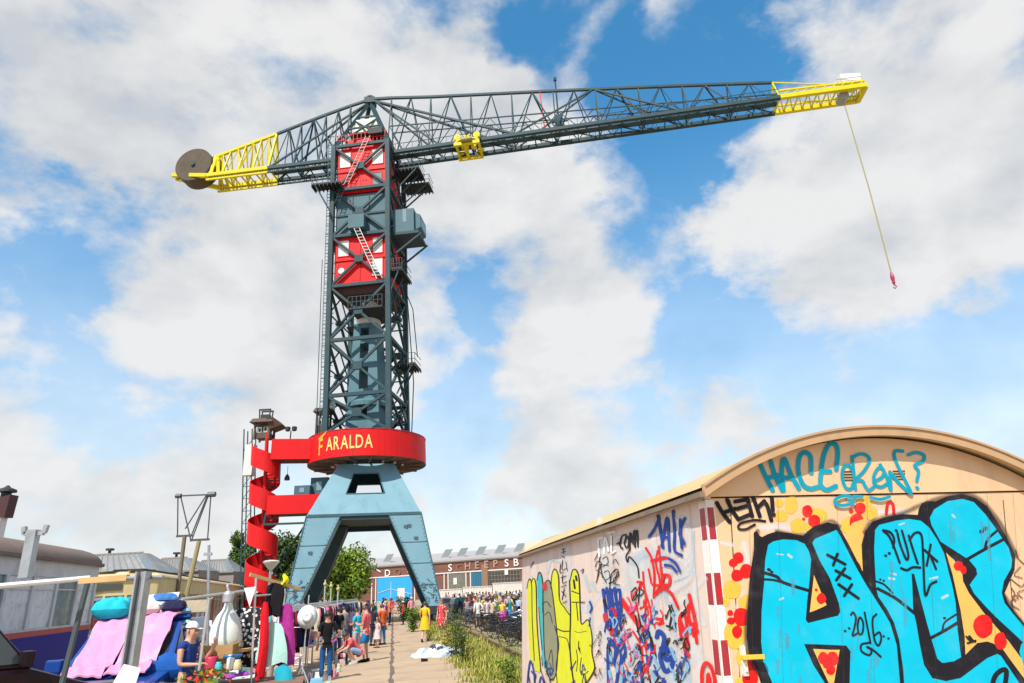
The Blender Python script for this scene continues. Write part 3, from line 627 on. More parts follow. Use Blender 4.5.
paint('graffiti_tag', 'blue', spt, soft=.45, label='dense blue scrawl', strokes=[(r7(p), w) for p, w in [
    ([(332, 335), (345, 440), (352, 480)], 3), ([(346, 330), (360, 430), (366, 490)], 3), ([(360, 335), (372, 430), (384, 500)], 3.4), ([(375, 330), (386, 400), (400, 480)], 3), ([(335, 340), (395, 335)], 2.6), ([(340, 400), (400, 380)], 2.6), ([(350, 450), (411, 430)], 2.6), ([(395, 340), (400, 420)], 2.6), ([(360, 500), (400, 520), (411, 540)], 2)]])
paint('graffiti_tag', 'crimson', spt, soft=.6, strokes=[(r7(p), 5) for p in [[(340, 430), (344, 450)], [(362, 480), (366, 495)], [(378, 520), (384, 535)], [(112, 315), (114, 330)]]], label='crimson spots')
paint('graffiti_tag', 'blue', spt, soft=.35, label='blue outlined letters with pale filling low on the wall', strokes=[(r8(p), w) for p, w in [
    ([(170, 520), (176, 500), (196, 520), (190, 560), (182, 590), (200, 640), (222, 625), (226, 590), (205, 600), (185, 560)], 4.6), ([(200, 560), (228, 575)], 4), ([(136, 560), (148, 545), (152, 580), (140, 620), (136, 590)], 3), ([(100, 640), (112, 610), (118, 690)], 3), ([(26, 560), (50, 540), (58, 580), (40, 620), (60, 660), (40, 690)], 2.8), ([(0, 540), (22, 560), (18, 600), (0, 590)], 2.4), ([(10, 600), (30, 640), (24, 690)], 2.6), ([(60, 640), (84, 660), (90, 695)], 2.6), ([(48, 510), (66, 520), (78, 512)], 2)]] + [(r7(p), w) for p, w in [
    ([(352, 690), (350, 560), (362, 524), (378, 545), (374, 600), (362, 610)], 2.6), ([(372, 600), (392, 560), (400, 600), (384, 660)], 2.4), ([(400, 560), (411, 545)], 2.2), ([(282, 380), (290, 400), (284, 420)], 1.8), ([(284, 440), (280, 470)], 1.2), ([(48, 690), (52, 640), (60, 600), (72, 640), (76, 690)], 1.6), ([(64, 640), (80, 660)], 1.4), ([(92, 690), (100, 660), (112, 690)], 1.4)]])
paint('graffiti_tag', 'lblue', spt, soft=.5, strokes=[(r7(p), 3) for p in [[(358, 560), (362, 600)], [(388, 600), (384, 640)], [(404, 620), (400, 680)], [(356, 640), (366, 690)]]] + [(r8(p), 3) for p in [[(150, 640), (170, 690)], [(220, 560), (236, 600)]]])
paint('graffiti_tag', 'black', spt, soft=.3, label='small black tags crowded low on the wall', strokes=[(r8(p), w) for p, w in [
    ([(94, 445), (104, 500), (118, 530)], 1.5), ([(104, 440), (112, 480), (100, 500)], 1.4), ([(118, 480), (126, 530), (138, 550)], 1.5), ([(126, 520), (142, 500), (150, 545), (160, 560)], 1.5), ([(150, 520), (168, 590)], 1.5), ([(80, 360), (95, 345), (96, 370), (82, 385), (90, 390), (104, 370)], 1.3), ([(110, 340), (104, 400)], 1.2), ([(112, 350), (124, 360), (112, 375)], 1.2), ([(214, 410), (222, 440), (216, 480)], 2), ([(205, 480), (228, 490)], 2), ([(240, 640), (252, 620), (260, 660), (246, 690)], 2), ([(160, 640), (176, 660), (162, 690), (182, 680)], 2), ([(138, 640), (150, 690)], 1.8), ([(232, 470), (238, 490)], 1.4), ([(0, 330), (20, 320), (30, 290)], 1.2), ([(2, 350), (8, 300), (24, 280)], 1.1)]] + [(r7(p), .8) for p in [[(50, 640), (60, 690)], [(80, 650), (74, 690)], [(100, 640), (118, 690)], [(130, 660), (136, 690)], [(60, 250), (72, 230)], [(316, 505), (322, 490), (326, 510)]]])

# more layers of old scribbles low on the long side
_L = LAYER[0]
rs2 = random.Random(5)
def scrib(n, x0, x1, y0, y1, sc, w_=3):
    out = []
    for _ in range(n):
        x = rs2.uniform(x0, x1); y = rs2.uniform(max(y0, 497 + (704 - x) * .325 + sc * .9 + 5), y1); k = sc * (.45 + .55 * (x - 520) / 180); p = [(x, y)]
        for i in range(rs2.randint(3, 6)): p.append((p[-1][0] + rs2.uniform(-.8, .9) * k * .6, max(497 + (704 - p[-1][0]) * .325 + 6 + w_ * .6, p[-1][1] + rs2.uniform(-1, 1.1) * k)))
        out.append(p)
    return out
for nm, n, box_, sc, w, lab in (('halo', 34, (590, 698, 530, 690), 26, 7, 'whitish buffed layers over old tags'), ('palehalo', 14, (600, 696, 560, 690), 22, 5, 'pale blue buffed layers'), ('red', 14, (612, 668, 590, 685), 9, 1.5, 'small red scribbles'), ('black', 22, (606, 690, 600, 690), 8, 1.2, 'small black scribbles'), ('blue', 14, (604, 690, 610, 690), 10, 1.7, 'small blue scribbles'), ('lblue', 10, (604, 690, 600, 690), 9, 2, 'light blue scribbles'), ('pink', 4, (620, 660, 600, 680), 8, 1.8, 'pink scribbles'), ('black', 10, (530, 600, 640, 690), 9, .9, 'black scribbles under the lime letters'), ('blue', 7, (528, 600, 650, 690), 9, 1.2, 'blue scribbles under the lime letters')):
    LAYER[0] = 20 if 'halo' in nm else max(_L, LAYER[0])
    o = paint('graffiti_scribble' if 'halo' not in nm else 'paint_halo', nm, spt, soft=.9 if 'halo' in nm else .35, strokes=[(p, w * (.5 + .5 * (p[0][0] - 520) / 180)) for p in scrib(int(n * 1.25), *box_, sc, w)], label=lab)
# ------------------------------------------------------------------ the harbour crane
CX, CY, LEAN = -12.45, 55.0, -0.0235
CO = Vector((CX, CY, 0))
JX = Vector((0.9938, -0.1112, 0)); JY = Vector((0.1112, 0.9938, 0))    # along the jib / away from the camera
PX, PY = PT.copy(), PD.copy()


def T(x, y, z): return CO + JX * x + JY * y + Vector((LEAN * z, 0, z))
def PF(x, y, z): return CO + PX * x + PY * y + Vector((LEAN * z, 0, z))


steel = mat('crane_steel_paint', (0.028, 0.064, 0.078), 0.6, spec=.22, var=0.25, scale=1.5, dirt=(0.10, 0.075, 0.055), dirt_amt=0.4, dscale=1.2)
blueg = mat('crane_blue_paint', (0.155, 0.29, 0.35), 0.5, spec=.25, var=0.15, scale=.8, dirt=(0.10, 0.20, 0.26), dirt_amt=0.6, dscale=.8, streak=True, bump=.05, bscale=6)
bluep = mat('crane_panel_paint', (0.055, 0.125, 0.155), 0.55, spec=.25, var=0.25, scale=.9, dirt=(0.07, 0.12, 0.15), dirt_amt=0.6, dscale=1.2, streak=True)
redp = mat('crane_red_paint', (0.62, 0.010, 0.012), 0.5, spec=.2, var=0.12, scale=.9, dirt=(0.36, 0.015, 0.018), dirt_amt=0.45, dscale=1.4, streak=True)
yelp = mat('crane_yellow_paint', (0.62, 0.52, 0.008), 0.5, spec=.2, var=0.1, dirt=(0.4, 0.3, 0.03), dirt_amt=.4)
blackp = mat('crane_dark_grating', (0.022, 0.026, 0.03), 0.7)
whitep = mat('crane_white_paint', (0.72, 0.72, 0.68), 0.5, dirt=(.5, .45, .4), dirt_amt=.3)
glassp = mat('crane_window_glass', (0.50, 0.62, 0.60), 0.12, var=.1, spec=.8)
concr = mat('counterweight_concrete', (0.085, 0.065, 0.042), 0.85, var=.35, scale=1.5, dirt=(.05, .035, .025), dirt_amt=.7, dscale=1.2)
crane = thing('harbour_crane', 'tall red and blue harbour crane with a yellow-tipped jib', 'crane', CO)


def cb(name, m, mb, parent=None, **k): return mb.build(name, m, parent or crane, **k)


# portal: four legs and a hollow cap
HXF, HYF, ZB, ZT = 4.2, 5.3, 7.7, 12.0
for sx in (-1, 1):
    for sy in (-1, 1):
        mb = MB()
        def corners(xo, xi, yo, yi, z):
            pts = [PF(sx * xo, sy * yo, z), PF(sx * xi, sy * yo, z), PF(sx * xi, sy * yi, z), PF(sx * xo, sy * yi, z)]
            return pts if sx * sy > 0 else [pts[1], pts[0], pts[3], pts[2]]
        mb.hexa(corners(5.45, 4.55, 6.25, 5.1, 1.15), corners(HXF, 1.75, HYF, 3.3, ZB))
        leg = cb('leg', blueg if sy < 0 else steel, mb)  # rear legs coloured darker than the front pair
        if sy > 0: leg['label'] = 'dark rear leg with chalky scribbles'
        mb = MB()
        for k in range(1, 5):                                   # flange ribs
            q = k / 5
        a0 = PF(sx * 4.55, sy * 6.27, 1.15); a1 = PF(sx * 1.75, sy * (HYF + .02), ZB); b0 = PF(sx * 5.45, sy * 6.27, 1.15); b1 = PF(sx * HXF, sy * (HYF + .02), ZB)
        mb.beam(a0, a1, .08, .06); mb.beam(b0, b1, .08, .06)
        cb('flange', bluep, mb, leg)
        mb = MB(); c = PF(sx * 5.0, sy * 5.7, .62); ang = math.atan2(PY.y, PY.x)
        mb.box(c + Vector((0, 0, .25)), (2.2, .9, .5), ang); mb.box(c - Vector((0, 0, .05)), (1.2, 1.1, .8), ang)
        for q in (-.8, .8):
            w = c + PY * q - Vector((0, 0, .27)); mb.tube([w - PX * .2, w + PX * .2], .36, 12)
        cb('bogie', blackp, mb, leg)
# cap: frustum with a see-through opening in front and back
TB, TT = (HXF, HYF), (2.2, 2.6)


def capface(sy, inner):
    f = -1 if not inner else -1
    mbx = []
    def pt(x, q, inset):
        y = (TB[1] + (TT[1] - TB[1]) * q) - inset; return PF(x, sy * y, ZB + (ZT - ZB) * q)
    inset = .35 if inner else 0
    def hw(q): return TB[0] + (TT[0] - TB[0]) * q
    O_ = [(-hw(0), 0), (hw(0), 0), (hw(1), 1), (-hw(1), 1)]
    I_ = [(-1.45, .40), (1.45, .40), (.95, .80), (-.95, .80)]
    return [pt(x, q, inset) for x, q in O_], [pt(x, q, inset) for x, q in I_]


mb = MB()
for sy in (-1, 1):
    O_, I_ = capface(sy, False); O2, I2 = capface(sy, True)
    for k in range(4):
        j = (k + 1) % 4
        mb.quad([O_[k], O_[j], I_[j], I_[k]]); mb.quad([O2[k], O2[j], I2[j], I2[k]]); mb.quad([I_[k], I_[j], I2[j], I2[k]])
for sx in (-1, 1):
    mb.quad([PF(sx * TB[0], -TB[1], ZB), PF(sx * TB[0], TB[1], ZB), PF(sx * TT[0], TT[1], ZT), PF(sx * TT[0], -TT[1], ZT)])
mb.quad([PF(-TT[0], -TT[1], ZT), PF(TT[0], -TT[1], ZT), PF(TT[0], TT[1], ZT), PF(-TT[0], TT[1], ZT)])
cap = cb('portal_cap', blueg, mb)
mb = MB(); h = .35                                              # girders between the legs, open underneath
for sy in (-1, 1):
    mb.beam(PF(-HXF + .1, sy * (HYF - .25), ZB - .1), PF(HXF - .1, sy * (HYF - .25), ZB - .1), .4, .45)
for sx in (-1, 1):
    mb.beam(PF(sx * (HXF - .35), -HYF + .3, ZB - .1), PF(sx * (HXF - .35), HYF - .3, ZB - .1), .4, .45)
mb.quad([PF(-HXF + .2, -HYF + .3, ZB + .05), PF(HXF - .2, -HYF + .3, ZB + .05), PF(HXF - .2, HYF - .3, ZB + .05), PF(-HXF + .2, HYF - .3, ZB + .05)])
cb('portal_floor', steel, mb, cap)
mb = MB()
mb.beam(PF(-HXF - .02, -HYF - .04, ZB), PF(HXF + .02, -HYF - .04, ZB), .06, .12)
for i in range(46):
    x = -HXF + 2 * HXF * i / 45; mb.box(PF(x, -HYF - .07, ZB + .09), (.05, .05, .07))
I_ = capface(-1, False)[1]
for k in range(4): mb.beam(I_[k] - PY * .03, I_[(k + 1) % 4] - PY * .03, .07)
cb('flange', bluep, mb, cap)
mb = MB(); mb.lathe(PF(0, 0, ZT), [(2.2, 0), (2.5, .15), (2.5, .4), (2.9, .5)], 32); cb('slewing_ring', steel, mb)

# plate seams, ladder rungs, sprayed scrawls and rust runs on the front legs
rustm = mat('rust_run', (.16, .10, .07), .8, var=.4); scraw = mat('leg_scrawl', (.05, .09, .12), .7, var=.3)
for sx in (-1, 1):
    mb = MB()
    def lp(u, q, o=.012):                                       # u 0 outer .. 1 inner on the leg front, q 0 foot .. 1 top
        xo = 5.45 + (HXF - 5.45) * q; xi = 4.55 + (1.75 - 4.55) * q; y = 6.25 + (HYF - 6.25) * q
        return PF(sx * (xo + (xi - xo) * u), -y - o, 1.15 + (ZB - 1.15) * q)
    for q in (.22, .45, .68): mb.beam(lp(.03, q), lp(.97, q), .03, .05)
    for k in range(22): q = .03 + k * .044; mb.box(lp(.06, q), (.05, .03, .05)); mb.box(lp(.93, q), (.05, .03, .05))
    cb('plate_seam', bluep, mb)
    mb = MB(); rr_ = random.Random(3 + sx)
    for k in range(16):
        u, q = rr_.uniform(.15, .8), rr_.uniform(.05, .28); pts = [lp(u, q, .02)]
        for j in range(5): u += rr_.uniform(-.15, .18); q += rr_.uniform(-.03, .03); pts.append(lp(min(.9, max(.1, u)), max(.03, q), .02))
        mb.tube(pts, .018, 4)
    for (u, q) in ((.5, .86), (.62, .85), (.4, .72)) if sx > 0 else ((.5, .6),): mb.box(lp(u, q), (.3, .05, .25))
    cb('scrawl', scraw, mb)
# ring terrace
RZ0, RZ1, RRAD = 12.25, 14.42, 4.9
mb = MB(); n = 64
def rp(r, k, z, nn=64): a = 2 * math.pi * k / nn; return T(r * math.cos(a), r * math.sin(a), z)
mb.grid([[rp(RRAD, k, RZ0) for k in range(n + 1)], [rp(RRAD, k, RZ1) for k in range(n + 1)], [rp(RRAD - .09, k, RZ1) for k in range(n + 1)], [rp(RRAD - .09, k, RZ0 + .2) for k in range(n + 1)]])
ring = cb('ring_parapet', redp, mb)
mb = MB()
for k in range(64):
    if k % 4 == 1: mb.beam(rp(RRAD + .004, k, RZ0 + .05), rp(RRAD + .004, k, RZ1 - .05), .03, .012, up=JX)
cb('parapet_joint', mat('joint_dark_red', (.32, .012, .012), .5), mb, ring)
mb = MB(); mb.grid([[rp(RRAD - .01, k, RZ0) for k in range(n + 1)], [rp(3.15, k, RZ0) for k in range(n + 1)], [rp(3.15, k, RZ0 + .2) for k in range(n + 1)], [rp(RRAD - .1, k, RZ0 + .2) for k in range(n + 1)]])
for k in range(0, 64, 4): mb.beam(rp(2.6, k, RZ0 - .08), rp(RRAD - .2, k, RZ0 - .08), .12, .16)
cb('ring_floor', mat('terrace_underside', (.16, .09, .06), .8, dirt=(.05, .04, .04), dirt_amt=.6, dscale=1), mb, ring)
mb = MB()
for k in range(64):
    if k % 2 == 0: mb.beam(rp(RRAD + .01, k, RZ1 - .02), rp(RRAD + .01, k + 2, RZ1 - .02), .06, .07)
cb('parapet_rim', mat('rim_dark_red', (.30, .015, .015), .5), mb, ring)
# lettering on the terrace parapet
def text_mesh(body, size, ext=0.0):
    cu = bpy.data.curves.new('lettering', 'FONT'); cu.body = body; cu.size = size; cu.extrude = ext; cu.resolution_u = 3; cu.offset = 0.012 * size
    ob = bpy.data.objects.new('tmp', cu); COL.objects.link(ob)
    dg = bpy.context.evaluated_depsgraph_get(); me = bpy.data.meshes.new_from_object(ob.evaluated_get(dg))
    bpy.data.objects.remove(ob); return me
LETC = mat('lettering_cream', (.74, .55, .18), .5); LETO = mat('lettering_orange', (.80, .36, .03), .5)
def ring_text(body, size, a0, zb, m, sq=1.0):
    me = text_mesh(body, size); bm = bmesh.new(); bm.from_mesh(me)
    bmesh.ops.subdivide_edges(bm, edges=[e for e in bm.edges if e.calc_length() > .4], cuts=2)
    for v in bm.verts:
        a = a0 + v.co.x * sq / RRAD; r = RRAD + .03 + v.co.z
        v.co = T(r * math.cos(a), r * math.sin(a), zb + v.co.y) - CO
    bm.to_mesh(me); bm.free(); me.materials.append(m)
    o = bpy.data.objects.new('letter', me); COL.objects.link(o); o.parent = ring; return o
AF = R(-70.4)                                                   # the side of the ring that faces the path
ring_text('F', 1.85, AF - R(52), 12.62, LETO, .66)
adv = []
for ch in 'ARALDA':
    m_ = text_mesh(ch, 1.5); xs_ = [v.co.x for v in m_.vertices]; adv.append((min(xs_), max(xs_) - min(xs_))); bpy.data.meshes.remove(m_)
tot = sum(w for _, w in adv); sq_ = (R(45) * RRAD - 5 * .10) / tot; xpos = 0.0
for ch, (x0_, w) in zip('ARALDA', adv):
    ring_text(ch, 1.5, AF - R(41) + (xpos - x0_ * sq_) / RRAD, 12.85, LETC, sq_); xpos += w * sq_ + .10
mb = MB(); pts = []
for i in range(9):
    q = i / 8; a = AF - R(52) + q * .2; w = .10 * math.sin(math.pi * (q * .9 + .1)) + .02
    pts.append([T((RRAD + .035) * math.cos(a), (RRAD + .035) * math.sin(a), 13.95 + .5 * q * q + w), T((RRAD + .035) * math.cos(a), (RRAD + .035) * math.sin(a), 13.95 + .5 * q * q - w)])
mb.grid(pts); mb.build('letter_flourish', LETO, ring)

# lattice tower
TW = 2.7; ZC0, ZC1 = 12.6, 43.4
for sx in (-1, 1):
    for sy in (-1, 1):
        mb = MB(); mb.beam(T(sx * TW, sy * TW, ZC0), T(sx * TW, sy * TW, ZC1), .42, .42, up=JX); cb('column', steel, mb)
LV = [14.7, 17.9, 22.9, 28.1, 33.2, 38.2, 43.2]
faces = [((-1, -1), (1, -1)), ((1, -1), (1, 1)), ((1, 1), (-1, 1)), ((-1, 1), (-1, -1))]
for fi, (a, b) in enumerate(faces):
    mb = MB()
    for i, z in enumerate(LV):
        mb.beam(T(a[0] * TW, a[1] * TW, z), T(b[0] * TW, b[1] * TW, z), .26, .3)
    for i in range(len(LV) - 1):
        z0, z1 = LV[i], LV[i + 1]
        mb.beam(T(a[0] * TW, a[1] * TW, z0), T(b[0] * TW, b[1] * TW, z1), .2); mb.beam(T(b[0] * TW, b[1] * TW, z0), T(a[0] * TW, a[1] * TW, z1), .2)
        mid = T((a[0] + b[0]) / 2 * TW, (a[1] + b[1]) / 2 * TW, (z0 + z1) / 2); dx = (T(b[0], b[1], 0) - T(a[0], a[1], 0)).normalized()
        mb.beam(mid - dx * .38, mid + dx * .38, .7, .28, up=(0, 0, 1)) if fi != 0 else mb.hexa([mid - dx * .4 - JY * .14 - Vector((0, 0, .35)), mid + dx * .4 - JY * .14 - Vector((0, 0, .35)), mid + dx * .4 + JY * .1 - Vector((0, 0, .35)), mid - dx * .4 + JY * .1 - Vector((0, 0, .35))], [mid - dx * .4 - JY * .14 + Vector((0, 0, .35)), mid + dx * .4 - JY * .14 + Vector((0, 0, .35)), mid + dx * .4 + JY * .1 + Vector((0, 0, .35)), mid - dx * .4 + JY * .1 + Vector((0, 0, .35))])
    cb('bracing', steel, mb)
# thin secondary lacing inside the lower tower
mb = MB(); rr = random.Random(5)
for i in range(len(LV) - 4):
    z0, z1 = LV[i], LV[i + 1]; zm = (z0 + z1) / 2
    for a, b in faces[1:]:
        mb.beam(T(a[0] * TW, a[1] * TW, zm), T(b[0] * TW, b[1] * TW, zm), .1); mb.beam(T(a[0] * TW, a[1] * TW, zm), T((a[0] + b[0]) / 2 * TW, (a[1] + b[1]) / 2 * TW, z1), .1); mb.beam(T(b[0] * TW, b[1] * TW, zm), T((a[0] + b[0]) / 2 * TW, (a[1] + b[1]) / 2 * TW, z1), .1)
cb('lacing', steel, mb)
kingm = mat('king_post_paint', (0.085, 0.18, 0.22), 0.55, spec=.25, var=.2, dirt=(.05, .10, .12), dirt_amt=.5)
# central king post: two tapering plates with cross webs
mb = MB()
def kp(z): q = (z - 13) / 12; return 1.62 - .62 * q
for sx in (-1, 1):
    w0, w1 = kp(13), kp(25)
    mb.hexa([T(sx * w0, -w0, 13), T(sx * .42, -w0, 13), T(sx * .42, w0, 13), T(sx * w0, w0, 13)], [T(sx * w1, -w1, 25), T(sx * .40, -w1, 25), T(sx * .40, w1, 25), T(sx * w1, w1, 25)])
for z, hgt in ((13.3, .8), (15.6, 1.0), (18.3, .9), (21.2, .8), (23.4, .7), (24.8, .5)):
    w = kp(z) - .02; mb.hexa([T(-.45, -w, z - hgt / 2), T(.45, -w, z - hgt / 2), T(.45, w, z - hgt / 2), T(-.45, w, z - hgt / 2)], [T(-.45, -w, z + hgt / 2), T(.45, -w, z + hgt / 2), T(.45, w, z + hgt / 2), T(-.45, w, z + hgt / 2)])
king = cb('king_post', kingm, mb)
mb = MB(); mb.lathe(T(0, 0, 17.2), [(1.9, 0), (1.9, .35), (1.6, .6)], 24); mb.lathe(T(0, 0, 14.2), [(2.3, 0), (2.3, .3)], 24); cb('collar', kingm, mb, king)
mb = MB(); mb.lathe(T(0, 0, 25), [(1.15, 0), (1.1, .5), (.85, .7), (.55, .8), (.55, 2.2), (.7, 2.3)], 20); cb('pivot', whitep, mb, king)
# stairs and landings inside the lower tower
mb = MB()
for k, (z0, z1) in enumerate(((13, 16.2), (16.2, 19.4), (19.4, 22.6), (22.6, 25.6))):
    sd = 1 if k % 2 == 0 else -1
    for o in (0, .7): mb.beam(T(sd * -1.9, 1.5 + o, z0), T(sd * 1.9, 1.5 + o, z1), .07, .2)
    for i in range(12):
        q = i / 12; mb.box(T(sd * (-1.9 + 3.8 * q), 1.85, z0 + (z1 - z0) * q), (.28, .7, .03))
    mb.beam(T(sd * -1.9, 1.5, z0 + 1), T(sd * 1.9, 1.5, z1 + 1), .04); mb.box(T(sd * 2.15, 1.8, z1), (.9, 1.6, .08))
cb('stairs', steel, mb)
mb = MB(); mb.hexa([T(-.9, -2.9, 25.6), T(2.2, -2.9, 25.6), T(2.2, 1, 25.6), T(-.9, 1, 25.6)], [T(-.9, -2.9, 25.75), T(2.2, -2.9, 25.75), T(2.2, 1, 25.75), T(-.9, 1, 25.75)])
plat = cb('platform', blackp, mb)
mb = MB()
for i in range(9): mb.beam(T(-.9 + i * .387, -2.9, 25.7), T(-.9 + i * .387, -2.9, 26.8), .05)
for z in (26.3, 26.8): mb.beam(T(-.9, -2.9, z), T(2.2, -2.9, z), .05); mb.beam(T(2.2, -2.9, z), T(2.2, 1, z), .05)
cb('railing', steel, mb, plat)

# cabins hung inside the tower
def cabin(z0, z1, m, hw=2.42, yf=-2.45, name='cabin', yb=2.4):
    mb = MB(); mb.hexa([T(-hw, yf, z0), T(hw, yf, z0), T(hw, yb, z0), T(-hw, yb, z0)], [T(-hw, yf, z1), T(hw, yf, z1), T(hw, yb, z1), T(-hw, yb, z1)]); return cb(name, m, mb)
def fr(x0, x1, z0, z1, y): return [T(x0, y, z0), T(x1, y, z0), T(x1, y, z1), T(x0, y, z1)]
def window(par, x0, x1, z0, z1, y=-2.45, m=None):
    mb = MB()
    for (a, b, c, d) in ((x0 - .07, x0, z0, z1), (x1, x1 + .07, z0, z1), (x0 - .07, x1 + .07, z0 - .07, z0), (x0 - .07, x1 + .07, z1, z1 + .07)):
        mb.hexa([T(a, y - .06, c), T(b, y - .06, c), T(b, y + .02, c), T(a, y + .02, c)], [T(a, y - .06, d), T(b, y - .06, d), T(b, y + .02, d), T(a, y + .02, d)])
    w = cb('window', redp, mb, par)
    mb = MB(); mb.quad(fr(x0, x1, z0, z1, y - .02)); o = mb.build('pane', m or glassp, par); return w
palep = mat('white_blind', (.58, .62, .60), .3, var=.05); greyp = mat('grey_glass', (.20, .27, .31), .1, spec=.8)
c1 = cabin(37.9, 43.0, redp)
window(c1, -2.15, -1.1, 40.9, 42.6, m=palep); window(c1, 1.1, 2.15, 40.9, 42.6, m=palep); window(c1, 1.15, 2.0, 38.2, 39.9, m=greyp)
mb = MB(); mb.beam(T(-2.42, -2.5, 40.35), T(2.42, -2.5, 40.35), .1, .16)
for x in (-1.0, -.05, .95): mb.beam(T(x, -2.47, 37.95), T(x, -2.47, 40.2), .03, .06)
cb('trim', redp, mb, c1)
mb = MB()
for x in (-.5, .2, .5): mb.box(T(x, -2.47, 39.2), (.1, .05, .1))
cb('vent', blackp, mb, c1)
mb = MB(); mb.beam(T(-1.2, -2.48, 38.6), T(-1.5, -2.48, 39.7), .03); cb('graffiti_mark', mat('pink_mark', (.5, .2, .2)), mb, c1)
c2 = cabin(28.1, 33.1, redp)
window(c2, -2.1, -1.1, 31.2, 32.8, m=palep); window(c2, 1.2, 2.1, 31.2, 32.8, m=palep); window(c2, 1.15, 2.1, 28.9, 30.7, m=palep)
mb = MB(); mb.beam(T(-2.42, -2.5, 30.75), T(2.42, -2.5, 30.75), .1, .16); mb.beam(T(.0, -2.48, 28.15), T(.0, -2.48, 33), .04, .06); mb.beam(T(-2.42, -2.5, 28.3), T(2.42, -2.5, 28.3), .1, .2); cb('trim', redp, mb, c2)
mb = MB(); c = T(-1.75, -2.47, 29.7); mb.tube([c, c - JY * .05], .3, 16); cb('porthole', palep, mb, c2)
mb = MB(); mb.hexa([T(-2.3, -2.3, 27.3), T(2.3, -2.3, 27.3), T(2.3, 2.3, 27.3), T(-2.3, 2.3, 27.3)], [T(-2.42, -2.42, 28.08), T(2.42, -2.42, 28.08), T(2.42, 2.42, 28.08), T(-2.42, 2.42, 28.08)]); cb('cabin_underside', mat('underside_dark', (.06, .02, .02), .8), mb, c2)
c3 = cabin(33.2, 37.7, bluep, yf=-2.4)
mb = MB(); mb.beam(T(-2.42, -2.45, 35.5), T(2.42, -2.45, 35.5), .1, .18)
for x in (-.8, .8): mb.beam(T(x, -2.43, 33.3), T(x, -2.43, 37.6), .05, .08)
cb('trim', steel, mb, c3)
mb = MB(); mb.hexa([T(-.9, -3.3, 33.6), T(.6, -3.3, 33.6), T(.6, -2.5, 33.6), T(-.9, -2.5, 33.6)], [T(-.9, -3.3, 35.0), T(.6, -3.3, 35.0), T(.6, -2.5, 35.0), T(-.9, -2.5, 35.0)]); cb('balcony', bluep, mb, c3)
c0 = cabin(43.05, 44.6, redp, hw=1.9, yf=-1.7, yb=1.7)
mb = MB()
for i in range(13): mb.beam(T(-2.4 + i * .4, -2.6, 43.4), T(-2.4 + i * .4, -2.6, 44.6), .05)
for z in (44.0, 44.6): mb.beam(T(-2.5, -2.6, z), T(2.5, -2.6, z), .05); mb.beam(T(2.5, -2.6, z), T(2.5, 2.6, z), .05); mb.beam(T(-2.5, -2.6, z), T(-2.5, 2.6, z), .05)
cb('railing', redp, mb, c0)
mb = MB(); mb.hexa([T(-1.2, -1.3, 45.6), T(1.3, -1.3, 45.6), T(1.3, 1.3, 45.6), T(-1.2, 1.3, 45.6)], [T(-1.2, -1.3, 47.4), T(1.3, -1.3, 47.4), T(1.3, 1.3, 47.4), T(-1.2, 1.3, 47.4)])
c4 = cb('machine_house', mat('pale_green_paint', (.55, .62, .46), .5, dirt=(.3, .35, .25), dirt_amt=.4), mb)
mb = MB(); mb.hexa([T(-1.4, -1.6, 45.4), T(1.5, -1.6, 45.4), T(1.5, 1.5, 45.4), T(-1.4, 1.5, 45.4)], [T(-1.4, -1.6, 45.58), T(1.5, -1.6, 45.58), T(1.5, 1.5, 45.58), T(-1.4, 1.5, 45.58)])
mb.hexa([T(.8, -2.9, 44.2), T(2.2, -2.9, 44.2), T(2.2, -1.8, 44.2), T(.8, -1.8, 44.2)], [T(.8, -2.9, 44.9), T(2.2, -2.9, 44.9), T(2.2, -1.8, 44.9), T(.8, -1.8, 44.9)]); cb('machine_floor', blackp, mb, c4)
# side cabin and outer platforms
mb = MB(); mb.hexa([T(2.95, -2.0, 33.4), T(4.95, -2.0, 33.4), T(4.95, .6, 33.4), T(2.95, .6, 33.4)], [T(2.95, -2.0, 35.8), T(4.95, -2.0, 35.8), T(4.95, .6, 35.8), T(2.95, .6, 35.8)])
mb.hexa([T(4.95, -1.7, 33.6), T(5.5, -1.7, 33.9), T(5.5, .4, 33.9), T(4.95, .4, 33.6)], [T(4.95, -1.7, 35.5), T(5.5, -1.7, 35.2), T(5.5, .4, 35.2), T(4.95, .4, 35.5)])
c5 = cb('side_cabin', bluep, mb)
mb = MB(); mb.quad(fr(3.9, 4.25, 34.4, 35.8, -2.02)); mb.quad([T(5.51, -1.5, 34.1), T(5.51, .2, 34.1), T(5.51, .2, 35.0), T(5.51, -1.5, 35.0)]); cb('window', greyp, mb, c5)
mb = MB(); mb.hexa([T(2.9, -2.05, 33.1), T(5.4, -2.05, 33.1), T(5.4, .7, 33.1), T(2.9, .7, 33.1)], [T(2.9, -2.05, 33.38), T(5.4, -2.05, 33.38), T(5.4, .7, 33.38), T(2.9, .7, 33.38)])
for y in (-1.9, .5): mb.beam(T(2.7, y, 30.9), T(5.6, y, 33.1), .14)
cb('bracket', steel, mb, c5)
